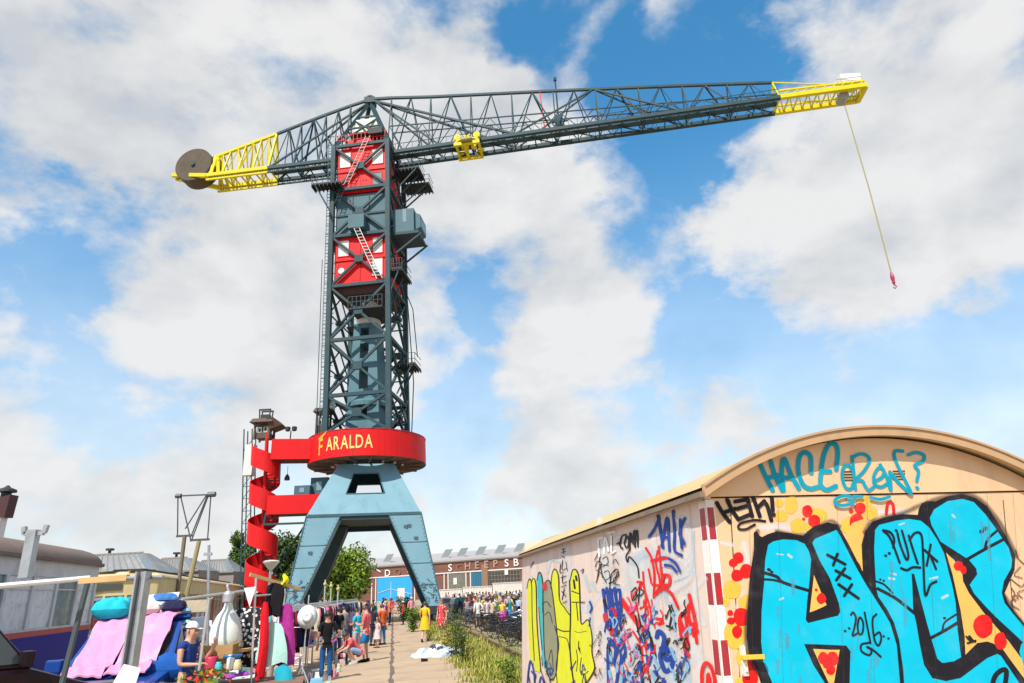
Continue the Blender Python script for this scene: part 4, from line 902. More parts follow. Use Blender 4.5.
for (x0, x1, y0, y1, z, braces) in ((2.9, 5.4, -1.3, 1.0, 40.8, 1), (3.4, 6.0, .2, 1.9, 39.9, 1), (-4.3, -1.6, -3.9, -2.8, 38.3, 0), (2.75, 4.0, -2.8, .3, 29.2, 1), (2.75, 4.4, -.5, 1.6, 20.9, 1), (-2.6, 2.6, -2.6, 2.6, 17.6, 2)):
    if braces == 2: continue
    mb = MB(); mb.hexa([T(x0, y0, z), T(x1, y0, z), T(x1, y1, z), T(x0, y1, z)], [T(x0, y0, z + .16), T(x1, y0, z + .16), T(x1, y1, z + .16), T(x0, y1, z + .16)])
    for i in range(8): x = x0 + (x1 - x0) * i / 7; mb.beam(T(x, y0, z - .1), T(x, y1, z - .1), .08, .2)
    pl = cb('platform', blackp, mb)
    mb = MB()
    for i in range(6):
        x = x0 + (x1 - x0) * i / 5; mb.beam(T(x, y0, z), T(x, y0, z + 1.05), .04)
    for q in (.5, 1.05): mb.beam(T(x0, y0, z + q), T(x1, y0, z + q), .04); mb.beam(T(x1 if x0 > 0 else x0, y0, z + q), T(x1 if x0 > 0 else x0, y1, z + q), .04)
    sx = 1 if x0 > 0 else -1; xo = x1 if sx > 0 else x0
    mb.beam(T(sx * TW, (y0 + y1) / 2, z - 2.6), T(xo - sx * .3, (y0 + y1) / 2, z), .12); mb.beam(T(sx * TW, y0 + .1, z - 2.6), T(xo - sx * .3, y0 + .1, z), .1)
    cb('railing', steel, mb, pl)
# ladders
def ladder(a, b, w, m, name='ladder', par=None, side=JX, step=.35):
    mb = MB(); a = Vector(a); b = Vector(b); n = int((b - a).length / step)
    for s_ in (-1, 1): mb.beam(a + side * s_ * w / 2, b + side * s_ * w / 2, .045)
    for i in range(1, n): p = a.lerp(b, i / n); mb.beam(p - side * w / 2, p + side * w / 2, .035)
    return cb(name, m, mb, par)
ladder(T(2.0, -3.0, 28.3), T(-.35, -3.25, 34.2), .5, whitep); ladder(T(-1.3, -2.95, 38.6), T(.8, -2.95, 43.9), .45, mat('ladder_pink', (.55, .32, .3), .5)); ladder(T(-2.1, -3.1, 36.5), T(-1.5, -3.2, 38.2), .45, steel)
ladder(T(-3.25, -1.6, 14.6), T(-3.25, -1.6, 43.5), .55, steel, side=JY); ladder(T(-3.05, -2.75, 14.6), T(-3.05, -2.75, 43.5), .35, steel)
mb = MB()
for i in range(30):
    z = 15 + i; mb.beam(T(-3.3, -1.6, z), T(-2.7, -1.6, z), .05); mb.beam(T(-3.2, -2.75, z + .5), T(-2.7, -2.75, z + .5), .05)
mb.tube([T(-3.55, -2.6, 14.6), T(-3.55, -2.6, 31)], .035, 5); mb.tube([T(3.0, 3.0, 14.8), T(3.6, 1.9, 20), T(3.2, 1.5, 29), T(3.0, 2.2, 37)], .05, 5); mb.tube([T(2.95, 1.0, 29.5), T(3.9, 1.0, 26.8), T(4.3, .8, 22)], .045, 5)
cb('cable_run', steel, mb)
# apex
mb = MB(); AP = T(0, 0, 50.6)
for sx in (-1, 1):
    for sy in (-1, 1): mb.beam(T(sx * TW, sy * TW, 43.3), AP, .34)
mb.box(AP, (1.1, 1.0, .7)); mb.lathe(AP + Vector((0, 0, .35)), [(.55, 0), (.45, .25), (.2, .4)], 12)
for z, q in ((46, .34), (48, .66)):
    for (a, b) in faces: mb.beam(T(a[0] * TW * (1 - q), a[1] * TW * (1 - q), z), T(b[0] * TW * (1 - q), b[1] * TW * (1 - q), z), .14)
for sy in (-1, 1): mb.beam(T(-TW, sy * TW, 43.3), T(TW * .45, sy * TW * .45, 47.4), .15); mb.beam(T(TW, sy * TW, 43.3), T(-TW * .45, sy * TW * .45, 47.4), .15)
cb('apex_frame', steel, mb)

# jib: two bottom chords and a top chord, laced
JH, JW = 42.75, 1.08
def J(s, y, z): return T(s, y - .35, 0) + Vector((LEAN * 42, 0, z + (max(0.0, s) * .022 if z < JH + 1.6 else 0.0)))
def jplane(x, y):
    p = onplane(x, y, J(0, 0, 0), JY); return ((p - J(0, 0, 0)).dot(JX), p.z)
def ztop(s):                                                    # height of the top chord
    tab = TOPR if s >= 0 else TOPL
    for (a, za), (b, zb) in zip(tab, tab[1:]):
        if min(a, b) - 1e-6 <= s <= max(a, b) + 1e-6: return za + (zb - za) * (s - a) / (b - a)
    return tab[-1][1]
SJ = jplane(775, 96)[0]; SE = jplane(859, 85)[0]
TOPR = [(0, 50.8)] + [jplane(*p) for p in ((430, 97), (553, 91), (660, 86.5), (775, 82.5))]
TOPR.append((SE, 44.4))
TOPL = [(0, 50.8), jplane(320, 117), jplane(277, 134), jplane(216, 157)]
SL0, SL1 = TOPL[2][0], TOPL[3][0]
STL = jplane(176, 168)[0]
print('JIB', SJ, SE, TOPR, TOPL, STL)
def chordsec(parent, m, s0, s1, npan, y=None, top=True, zfun=ztop, lace=.085, chord=.3, back=False):
    """one laced section of the jib between s0 and s1"""
    mb = MB()
    for sy in (-1, 1): mb.beam(J(s0, sy * JW, JH), J(s1, sy * JW, JH), chord, chord * 1.15)
    bc = mb
    mb2 = MB(); mb3 = MB()
    for i in range(npan):
        a = s0 + (s1 - s0) * i / npan; b = s0 + (s1 - s0) * (i + 1) / npan; mid = (a + b) / 2
        if top:
            za, zb = zfun(a), zfun(b); mb2.beam(J(a, 0, za), J(b, 0, zb), chord * .8, chord * .8)
        for sy in (-1, 1):
            if top:
                mb3.beam(J(a, sy * JW, JH), J(a, 0, zfun(a)), lace * 1.3); mb3.beam(J(a, sy * JW, JH), J(mid, 0, zfun(mid)), lace * 1.1)
                if i % 2: mb3.beam(J(mid, 0, zfun(mid)), J(b, sy * JW, JH), lace * 1.5)
                else: mb3.beam(J(mid, 0, zfun(mid)), J(mid + (b - mid) * .6, sy * JW, JH), lace * .8)
        mb3.beam(J(a, -JW, JH), J(b, JW, JH), lace); mb3.beam(J(a, JW, JH), J(a, -JW, JH), lace * 1.2); mb3.beam(J(mid, JW, JH), J(mid, -JW, JH), lace)
    return bc, mb2, mb3
jib = cb('jib', steel, (lambda m_: (m_.beam(J(2.2, 0, JH + .15), J(SJ, 0, JH + .15), .7, .08), m_)[1])(MB()))      # walkway along the jib is its body
bc, tcd, lc = chordsec(jib, steel, 2.2, SJ, 9)
tcd.beam(J(0, 0, 50.7), J(2.2, 0, ztop(2.2)), .26)
cb('bottom_chord', steel, bc, jib); cb('top_chord', steel, tcd, jib); cb('lacing', steel, lc, jib)
# secondary chord and long diagonals between the chords, handrails on the walkway
mb = MB()
def zmid(s): return JH + (ztop(s) - JH) * .48
for sy in (-1, 1):
    for i in range(11):
        a = 2.2 + (SJ - 2.2) * i / 11; b = 2.2 + (SJ - 2.2) * (i + 1) / 11
        mb.beam(J(a, sy * JW * .5, zmid(a)), J(b, sy * JW * .5, zmid(b)), .1)
        mb.beam(J(a, sy * JW * .5, zmid(a)), J((a + b) / 2, sy * JW, JH), .07); mb.beam(J((a + b) / 2, sy * JW, JH), J(b, sy * JW * .5, zmid(b)), .07)
    for z in (.95,): mb.beam(J(2.2, sy * JW, JH + z), J(SJ, sy * JW, JH + z), .05)
    mb.beam(J(2.2, sy * JW, JH - .3), J(SJ, sy * JW, JH - .3), .07)
    for i in range(44):
        s = 2.2 + (SJ - 2.2) * i / 44; mb.beam(J(s, sy * JW, JH - .3), J(s, sy * JW, JH + .95), .035)
        if i % 2: mb.beam(J(s, sy * JW, JH - .3), J(s + (SJ - 2.2) / 44, sy * JW, JH), .045)
    mb.beam(J(.4, 0, 50.4), J(15, sy * JW, JH + .1), .2); mb.beam(J(.4, 0, 50.4), J(7.5, sy * JW, JH + .1), .16); mb.beam(J(15, sy * JW, JH + .1), J(23, 0, ztop(23)), .14); mb.beam(J(23, 0, ztop(23)), J(31, sy * JW, JH), .14)
cb('stay', steel, mb, jib)
mb = MB()                                                       # weather mast with lamp on the jib
p = jplane(556, 91); s_ = p[0]
mb.tube([J(s_, 0, JH), J(s_, 0, p[1] + 1.4)], .09, 6); mb.box(J(s_, 0, p[1] + 1.5), (.3, .3, .35)); mb.beam(J(s_ - .9, 0, JH + 2.1), J(s_ + .9, 0, JH + 2.1), .1); mb.box(J(s_, -.5, JH + 1.3), (.8, .5, 1.2))
cb('mast', steel, mb, jib)
mb = MB(); mb.tube([J(s_ - 1.4, -.4, JH + .3), J(s_ - 1.6, -.4, p[1] - .2)], .05, 5); cb('red_pipe', redp, mb, jib)
# yellow jib tip
mb = MB()
for sy in (-1, 1):
    mb.beam(J(SJ, sy * JW, JH), J(SE, sy * JW * .95, JH), .34, .42); mb.beam(J(SJ, sy * JW, JH + .75), J(SE, sy * JW * .95, JH + .55), .16)
mb.beam(J(SE, -JW, JH), J(SE, JW, JH), .4, .5); mb.beam(J(SJ, 0, ztop(SJ)), J(SE - 1.5, 0, JH + 1.25), .1)
for sy in (-1, 1): mb.beam(J(SJ, sy * JW, JH), J(SJ, 0, ztop(SJ)), .12)
for i in range(9):
    a = SJ + (SE - SJ) * i / 9; b = SJ + (SE - SJ) * (i + 1) / 9
    mb.beam(J(a, -JW, JH), J(b, JW, JH), .1); mb.beam(J(a, JW, JH), J(a, -JW, JH), .12)
    for sy in (-1, 1): mb.beam(J(a, sy * JW, JH), J(b, sy * JW, JH + .6), .08)
tip = cb('jib_tip', yelp, mb, jib)
mb = MB(); mb.box(J(SE - 1.0, 0, JH + 1.35), (1.9, 1.6, .9)); cb('tip_box', whitep, mb, jib)
mb = MB()
for sy in (-1, 1):
    for x in (-2.3, -.1): mb.beam(J(SE + x, sy * .95, JH + .4), J(SE + x, sy * .95, JH + 2.2), .05)
    mb.beam(J(SE - 2.3, sy * .95, JH + 2.2), J(SE - .1, sy * .95, JH + 2.2), .05)
mb.tube([J(SE - 1.8, -.5, JH - .3), J(SE - 1.8, .5, JH - .3)], .45, 14); cb('tip_rail', mat('grey_rail', (.3, .3, .28)), mb, jib)
# trolley
tp = jplane(470, 147); mb = MB(); s_ = tp[0]
zt = JH - .5
for yy in (-1.8, .5): mb.beam(J(s_ - 1.25, yy, zt - .25), J(s_ + 1.25, yy, zt - .25), .26, .34)
mb.beam(J(s_ - .2, -1.8, zt - .25), J(s_ - .2, .5, zt - .25), .3, .3); mb.box(J(s_ - .3, -1.1, zt + .05), (.7, .6, .4), math.atan2(JX.y, JX.x)); mb.box(J(s_ + .55, -.9, zt), (.5, .5, .3), math.atan2(JX.y, JX.x))
for x in (-1.1, 1.1): mb.beam(J(s_ + x, -1.7, zt), J(s_ + x, .6, zt), .2, .4); mb.beam(J(s_ + x, -1.75, zt + .1), J(s_ - x * .3, -1.75, zt + .75), .12)
for x in (-.95, .95):
    for sy in (-1, 1): c = J(s_ + x, sy * JW - .5, JH + .2); mb.tube([c - JY * .14, c + JY * .14], .34, 12)
    mb.beam(J(s_ + x, -JW - .6, zt), J(s_ + x, -JW - .6, JH + .35), .2)
trolley = cb('trolley', yelp, mb, jib)
mb = MB(); mb.tube([J(s_ - .5, -1.95, zt), J(s_ + .5, -1.95, zt)], .3, 12); mb.box(J(s_, -1.95, zt + .05), (.5, .1, .4)); cb('trolley_drum', mat('trolley_dark', (.2, .16, .02), .5), mb, jib)
# hook rope with the small hook block
hx0 = J(SE - 1.9, -.3, JH - .4); hend = onplane(895, 287, hx0, JY)
mb = MB(); q1 = hx0.lerp(hend, .96)
mb.tube([hx0, hx0.lerp(hend, .5) + Vector((.12, 0, -.1)), q1], .05, 6)
rope = cb('hoist_rope', mat('rope_grease', (.30, .26, .10), .6), mb, jib)
mb = MB(); d = (hend - hx0).normalized(); mb.tube([q1 - d * .6, q1 - d * .2, q1, q1 + d * .3, q1 + d * .35, q1 + d * .6], [.06, .16, .16, .1, .14, .05], 8); mb.tube([q1 + d * .6, q1 + d * .75 + JX * .14, q1 + d * .9, q1 + d * .8 - JX * .14], .05, 6); cb('hook_block', mat('hook_red', (.35, .03, .06), .5), mb, jib)

# counter jib with the counterweight
cj = cb('counter_jib', steel, (lambda m_: (m_.beam(J(-2.2, 0, JH + .15), J(SL0, 0, JH + .15), .7, .08), m_)[1])(MB()))
bc, tcd, lc = chordsec(cj, steel, -2.2, SL0, 3, lace=.1)
tcd.beam(J(0, 0, 50.7), J(-2.2, 0, ztop(-2.2)), .24)
cb('bottom_chord', steel, bc, cj); cb('top_chord', steel, tcd, cj); cb('lacing', steel, lc, cj)
mb = MB()
for sy in (-1, 1):
    mb.beam(J(-.3, 0, 50.3), J(SL0, sy * JW, JH), .16); mb.beam(J(-2.6, sy * JW, JH + .2), J(SL0 * .5 - 1, 0, ztop(SL0 * .5 - 1)), .13)
    for i in range(24):
        s = -2.2 + (SL1 + 2.2) * i / 24; mb.beam(J(s, sy * JW, JH - .5), J(s, sy * JW, JH + .0), .06); mb.beam(J(s, sy * JW, JH - .5), J(s + (SL1 + 2.2) / 24, sy * JW, JH), .06)
    mb.beam(J(-2.2, sy * JW, JH - .5), J(SL0, sy * JW, JH - .5), .14)
cb('stay', steel, mb, cj)
bc, tcd, lc = chordsec(cj, yelp, SL0, SL1, 4, lace=.1, chord=.34)
for sy in (-1, 1):
    bc.beam(J(SL1, sy * JW, JH), J(STL, sy * JW * .25, JH + 1.2), .34, .4); bc.beam(J(SL1, 0, ztop(SL1)), J(SL1 + .4, sy * JW, JH), .3); tcd.beam(J(SL1 + .2, 0, ztop(SL1)), J(SL1 + 1.2, sy * JW, JH), .28)
    tcd.beam(J(SL1, 0, ztop(SL1)), J(STL, 0, JH + 1.3), .26); bc.beam(J(SL0, sy * JW, JH), J(SL0, 0, ztop(SL0)), .2); bc.beam(J(SL0, sy * JW, JH - .5), J(SL1, sy * JW, JH - .5), .18)
yt = cb('counter_jib_tip', yelp, bc, cj); cb('top_chord', yelp, tcd, cj); cb('lacing', yelp, lc, cj)
cwp = jplane(198, 168); c = J(cwp[0], 0, cwp[1] - .15); mb = MB()
mb.tube([c - JY * .85, c - JY * .8, c - JY * .8 + JY * 1.6, c + JY * .85], [1.92, 1.98, 1.98, 1.92], 48); cwt = cb('counterweight', concr, mb, cj)
mb = MB(); mb.tube([c - JY * 1.0, c + JY * 1.0], .22, 12); cb('axle', steel, mb, cwt)

# spiral stair tower and bridges, fixed to the crane
SC = Vector((-20.12, 53.0, 0))
def S(r, a, z): return SC + Vector((r * math.cos(a) - .042 * z, r * math.sin(a), z))
SR, PITCHS, HBAND, ZTOP, TURNS = 1.17, 3.02, 1.62, 14.25, 4.0
A_TOP = math.pi * 1.0                                           # the parapet starts at the left at the top
n = int(TURNS * 32); rowb, rowt, rowi, rowj = [], [], [], []
for i in range(n + 1):
    a = A_TOP + i / 32 * 2 * math.pi; zc_ = ZTOP - PITCHS * i / 32
    rowt.append(S(SR, a, zc_)); rowb.append(S(SR, a, zc_ - HBAND)); rowi.append(S(SR - .05, a, zc_)); rowj.append(S(SR - .05, a, zc_ - HBAND))
mb = MB(); mb.grid([rowb, rowt, rowi, rowj, rowb]); 
st = cb('spiral_parapet', redp, mb, smooth=False)
mb = MB(); mb.tube([S(0, 0, -.0), S(0, 0, 15)], .15, 10); cb('newel_post', redp, mb, st)
mb = MB()
for i in range(0, n, 2):
    a = A_TOP + i / 32 * 2 * math.pi; z = ZTOP - PITCHS * i / 32 - HBAND + .25
    if z < 0: break
    p = [S(.12, a - .02, z), S(SR - .06, a - .16, z), S(SR - .06, a + .2, z), S(.12, a + .3, z)]
    mb.hexa([q - Vector((0, 0, .05)) for q in p], p)
cb('tread', mat('tread_steel', (.06, .05, .05), .7), mb, st)
def trough(a, b, w, z0, z1, name):
    a, b = Vector(a), Vector(b); d = (b - a).normalized(); sd = Vector((d.y, -d.x, 0)) * (w / 2); up = Vector((0, 0, 1))
    mb = MB()
    for s_ in (-1, 1):
        p, q = a + sd * s_, b + sd * s_; t = sd.normalized() * s_ * .05
        mb.hexa([p + up * z0, q + up * z0, q + t + up * z0, p + t + up * z0], [p + up * z1, q + up * z1, q + t + up * z1, p + t + up * z1])
    o = cb(name, redp, mb)
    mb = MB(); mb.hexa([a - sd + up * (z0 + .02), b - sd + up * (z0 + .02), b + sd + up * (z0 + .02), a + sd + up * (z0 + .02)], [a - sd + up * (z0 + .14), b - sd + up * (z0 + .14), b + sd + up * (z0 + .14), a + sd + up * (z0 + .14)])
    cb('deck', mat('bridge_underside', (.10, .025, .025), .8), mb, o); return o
f1 = aty(270, 450, 52.2); trough(Vector((-20.0, 52.6, 0)), Vector((-16.3, 53.4, 0)), 1.9, 12.6, 14.25, 'bridge')
trough(Vector((-19.9, 52.6, 0)), Vector((-15.4, 53.3, 0)), 1.9, 8.3, 9.75, 'bridge')
mb = MB(); mb.beam(Vector((-20, 52, 7.6)), Vector((-15, 52.7, 7.6)), .15); mb.beam(Vector((-20, 52, 7.6)), Vector((-19.9, 52, 8.5)), .12); mb.beam(Vector((-20.3, 54, 3)), Vector((-16.7, 53.4, 8.4)), .12); cb('bridge_truss', steel, mb)
# plant boxes on the lower bridge
for (xa, xb, ya, yb, Y) in ((296, 312, 486, 496, 53.2), (312, 330, 478, 496, 54.0)):
    p0, p1 = aty(xa, yb, Y), aty(xb, ya, Y); c = (p0 + p1) / 2; mb = MB(); mb.box(c, (p1.x - p0.x, 1.1, p1.z - p0.z)); bx = cb('plant_box', bluep, mb)
    mb = MB(); mb.box(c + Vector((0, -.56, .0)), ((p1.x - p0.x) * .3, .03, (p1.z - p0.z) * .5)); cb('hatch', greyp, mb, bx)
# lift shaft behind the stairs and the two roofed landings
lm = mat('lift_white', (.62, .62, .60), .6, dirt=(.4, .38, .36), dirt_amt=.4)
mb = MB(); p0, p1 = aty(246, 476, 54.8), aty(254, 445, 54.8); c = (p0 + p1) / 2; mb.box(c, (.75, .75, p1.z - p0.z)); lift = cb('lift_car', lm, mb)
mb = MB(); b0 = aty(250, 585, 54.9); t0 = aty(250, 430, 54.9)
for dx in (-.35, .35):
    for dy in (-.4, .4): mb.beam((b0.x + dx, b0.y + dy, 0), (t0.x + dx, t0.y + dy, t0.z), .08)
for i in range(14):
    z = 1 + i; q = z / t0.z; x = b0.x + (t0.x - b0.x) * q; mb.beam((x - .35, b0.y - .4, z), (x + .35, b0.y - .4, z), .05); mb.beam((x - .35, b0.y - .4, z), (x + .35, b0.y - .4, z + 1), .04)
cb('lift_mast', steel, mb, lift)
roofb = mat('cabin_brown_roof', (.07, .04, .028), .7); woodb = mat('cabin_brown_wood', (.09, .055, .035), .7)
def landing(xa, xb, yb, yt, Y, name):
    p0, p1 = aty(xa, yb, Y), aty(xb, yt, Y); w = p1.x - p0.x; h = p1.z - p0.z; c = (p0 + p1) / 2; c.y = Y
    mb = MB()
    for dx in (-.5, .5):
        for dy in (-.5, .5): mb.box(c + Vector((dx * w * .9, dy * w * .9, 0)), (.16, .16, h))
    mb.box(c + Vector((0, 0, -h * .25)), (w * .8, w * .8, h * .35))
    o = cb(name, woodb, mb)
    mb = MB(); mb.box(c + Vector((0, 0, h * .02)), (w * .7, w * .7, h * .5)); cb('cabin_wall', lm, mb, o)
    mb = MB(); mb.box(c + Vector((0, -w * .36, .1)), (.12, .04, h * .42)); mb.box(c + Vector((-w * .18, -w * .36, .1)), (w * .12, .04, h * .18)); mb.box(c + Vector((w * .18, -w * .36, .2)), (w * .12, .04, h * .2)); cb('lattice', blackp, mb, o)
    mb = MB(); up = Vector((0, 0, 1)); r = c + up * h * .5
    mb.hexa([r + Vector((-w * .75, -w * .75, 0)), r + Vector((w * .75, -w * .75, 0)), r + Vector((w * .75, w * .75, 0)), r + Vector((-w * .75, w * .75, 0))], [r + Vector((-w * .6, -w * .6, .35)), r + Vector((w * .5, -w * .6, .35)), r + Vector((w * .5, w * .6, .35)), r + Vector((-w * .6, w * .6, .35))]); cb('roof', roofb, mb, o)
    return o, c, w, h
o, c, w, h = landing(256, 273, 441, 424, 53.4, 'stair_head')
mb = MB()
for dx in (-.4, .4):
    for dy in (-.3, .3): mb.beam(c + Vector((dx, dy, h * .5 + .3)), c + Vector((dx * 1.15, dy, h * .5 + 1.2)), .09)
mb.beam(c + Vector((-.5, -.3, h * .5 + 1.2)), c + Vector((.5, -.3, h * .5 + 1.2)), .12); mb.beam(c + Vector((-.5, .3, h * .5 + 1.2)), c + Vector((.5, .3, h * .5 + 1.2)), .12); mb.box(c + Vector((0, 0, h * .5 + .55)), (.7, .5, .5)); cb('hoist_frame', blackp, mb, o)
mb = MB(); r = c + Vector((w * .5, 0, h * .5)); mb.hexa([r + Vector((0, -.7, -.6)), r + Vector((1.0, -.7, -.25)), r + Vector((1.0, .7, -.25)), r + Vector((0, .7, -.6))], [r + Vector((-.3, -.9, .36)), r + Vector((.3, -.9, .36)), r + Vector((.3, .9, .36)), r + Vector((-.3, .9, .36))]); cb('canopy', roofb, mb, o)
o, c, w, h = landing(317, 330, 436, 413, 53.6, 'lift_head')
mb = MB(); mb.box(c + Vector((.4, 0, h * .5 + .65)), (w * .8, w * .8, .7)); cb('roof_box', whitep, mb, o)
# flood lights on the upper bridge, hanging lamp below
mb = MB(); q0, q1 = aty(290, 441, 52), aty(291, 431, 52); mb.tube([q0, q1], .05, 6)
for dx in (-.25, .28): mb.lathe(q1 + Vector((dx, -.05, 0)), [(.05, -.05), (.2, .02), (.22, .3), (.1, .36)], 10)
cb('floodlight', blackp, mb)
mb = MB(); q0 = aty(288, 466, 53); mb.tube([q0, q0 - Vector((0, 0, .7))], .02, 5); mb.lathe(q0 - Vector((0, 0, 1.15)), [(.22, 0), (.22, .2), (.1, .42), (.03, .5)], 10); cb('hanging_lamp', blackp, mb)
# ------------------------------------------------------------------ ground, quay slabs, verge, rail
RZQ = math.atan2(-PT.x * 0 + PT.y, PT.x)                        # quay frame as a rotation
gm = mat('trodden_sand', (0.34, 0.27, 0.19), 0.95, var=.25, scale=.6, bump=.4, bscale=6, dirt=(.20, .17, .10), dirt_amt=.6, dscale=.35)
mb = MB(); mb.quad([(-3000, -3000, 0), (3000, -3000, 0), (3000, 3000, 0), (-3000, 3000, 0)])
tag(mb.build('ground', gm), kind='structure')


def slab_mat():
    m = mat('quay_concrete', (0.44, 0.32, 0.21), 0.85, var=.14, scale=1.3, bump=.25, bscale=25, dirt=(.27, .20, .14), dirt_amt=.7, dscale=.55)
    t = m.node_tree; b = t.nodes['Principled BSDF']; src = b.inputs['Base Color'].links[0].from_socket
    co = t.nodes.new('ShaderNodeTexCoord'); br = t.nodes.new('ShaderNodeTexBrick')
    br.offset = 0.0; br.inputs['Scale'].default_value = 1.0; br.inputs['Brick Width'].default_value = 2.3; br.inputs['Row Height'].default_value = 1.75
    br.inputs['Mortar Size'].default_value = .022; br.inputs['Mortar Smooth'].default_value = .3; br.inputs['Color1'].default_value = (.92, .92, .92, 1); br.inputs['Color2'].default_value = (1, .99, .97, 1); br.inputs['Mortar'].default_value = (.30, .26, .22, 1)
    n = t.nodes.new('ShaderNodeTexNoise'); n.inputs['Scale'].default_value = 1.2; n.inputs['Detail'].default_value = 6
    ad = t.nodes.new('ShaderNodeMixRGB'); ad.blend_type = 'ADD'; ad.inputs[0].default_value = .06
    t.links.new(co.outputs['Object'], n.inputs['Vector']); t.links.new(co.outputs['Object'], ad.inputs[1]); t.links.new(n.outputs['Color'], ad.inputs[2]); t.links.new(ad.outputs[0], br.inputs['Vector'])
    mx = t.nodes.new('ShaderNodeMixRGB'); mx.blend_type = 'MULTIPLY'; mx.inputs[0].default_value = 1
    t.links.new(src, mx.inputs[1]); t.links.new(br.outputs['Color'], mx.inputs[2]); t.links.new(mx.outputs[0], b.inputs['Base Color'])
    return m


def quay_sheet(name, t0, t1, s0, s1, z, m):
    mb = MB(); rows = []
    ns = 40
    for i in range(ns + 1):
        s = s0 + (s1 - s0) * i / ns; rows.append([(t0, s, z), (t1 + .10 * math.sin(s * 1.7) * math.sin(s * .6 + 1), s, z)])
    mb.grid(rows); o = mb.build(name, m); o.rotation_euler.z = math.atan2(PT.y, PT.x); tag(o, kind='structure'); return o


quay_sheet('path', -9.2, 2.25, 2, 130, .004, slab_mat())
vm = mat('verge_soil', (0.22, 0.17, 0.07), 1.0, var=.3, scale=1.5, dirt=(.12, .13, .03), dirt_amt=.8, dscale=1.2)
quay_sheet('verge', 2.0, 4.6, 8, 120, .008, vm).location.z = -.006
crackm = mat('joint_dark', (.13, .10, .08), .95, var=.3)
mb = MB(); rows = []
for i in range(140):
    s = 9 + i * .5; w = .05 + .025 * math.sin(i * 1.9) + .01 * math.sin(i * 5.1); dx = .03 * math.sin(i * .8)
    rows.append([Q(dx - w, s, .009), Q(dx + w, s, .009)])
mb.grid(rows); tag(mb.build('path_joint', crackm), kind='structure')
railm = mat('rusty_rail', (.12, .065, .035), .75, var=.3, scale=4)
for off, nm in ((0, 'near'), (1.45, 'far')):
    mb = MB()
    a, b = Q(4.15 + off, 12, 0), Q(3.6 + off, 60, 0)
    mb.beam(a + Vector((0, 0, .12)), b + Vector((0, 0, .12)), .07, .05); mb.beam(a + Vector((0, 0, .06)), b + Vector((0, 0, .06)), .025, .1); mb.beam(a + Vector((0, 0, .018)), b + Vector((0, 0, .018)), .13, .02)
    solo(mb, 'rail', railm, ('rusty crane rail along the grassy verge, nearer the path' if off == 0 else 'rusty crane rail along the verge, farther from the path'), 'rail', a)

# grass: blades in tufts
def blades(name, m, n, fn, seed, h0, h1, w=.012, lean=.5):
    r_ = random.Random(seed); mb = MB()
    for _ in range(n):
        p, k = fn(r_)
        h = r_.uniform(h0, h1) * k; a = r_.uniform(0, 6.28); q = Vector((math.cos(a), math.sin(a), 0)); sd = Vector((-q.y, q.x, 0)) * w * r_.uniform(.7, 1.5); l = q * lean * h * r_.uniform(.2, 1)
        mb.v += [tuple(p - sd), tuple(p + sd), tuple(p + l * .35 + sd * .8 + Vector((0, 0, h * .6))), tuple(p + l * .35 - sd * .8 + Vector((0, 0, h * .6))), tuple(p + l + Vector((0, 0, h)))]
        k0 = len(mb.v) - 5; mb.f += [(k0, k0 + 1, k0 + 2, k0 + 3), (k0 + 3, k0 + 2, k0 + 4)]; mb.mi += [0, 0]
    return tag(mb.build(name, m), kind='stuff')


def leafmat(name, col, var=.3):
    m = mat(name, col, .6, var=var, scale=2.5, spec=.25); t = m.node_tree; b = t.nodes['Principled BSDF']
    b.inputs['Subsurface Weight'].default_value = 0.0
    return m


grass_g = leafmat('grass_green', (.17, .22, .02)); grass_y = leafmat('grass_dry', (.46, .38, .10)); weed_d = leafmat('weed_dark', (.035, .07, .012)); leaf_l = leafmat('leaf_light', (.19, .27, .02)); leaf_m = leafmat('leaf_mid', (.10, .17, .018)); leaf_d = leafmat('leaf_dark', (.030, .06, .014))
rt = random.Random(8); TU = [(2.05 + 1.5 * rt.random() ** 1.4, 11 + 60 * rt.random() ** 1.6, rt.uniform(.25, .7)) for _ in range(330)]


def tuft(r_):
    t, s, rd = TU[int(r_.random() * len(TU))]; return Q(t + r_.gauss(0, rd * .5), s + r_.gauss(0, rd * .6), 0), (1.2 if t > 2.6 else .6)


blades('grass', grass_g, 15000, tuft, 1, .05, .24); blades('dry_grass', grass_y, 11000, tuft, 2, .06, .26, .010, .7)
blades('grass', grass_g, 6000, lambda r_: (Q(r_.uniform(4.4, 9), r_.uniform(14, 34)), .35), 3, .1, .3)
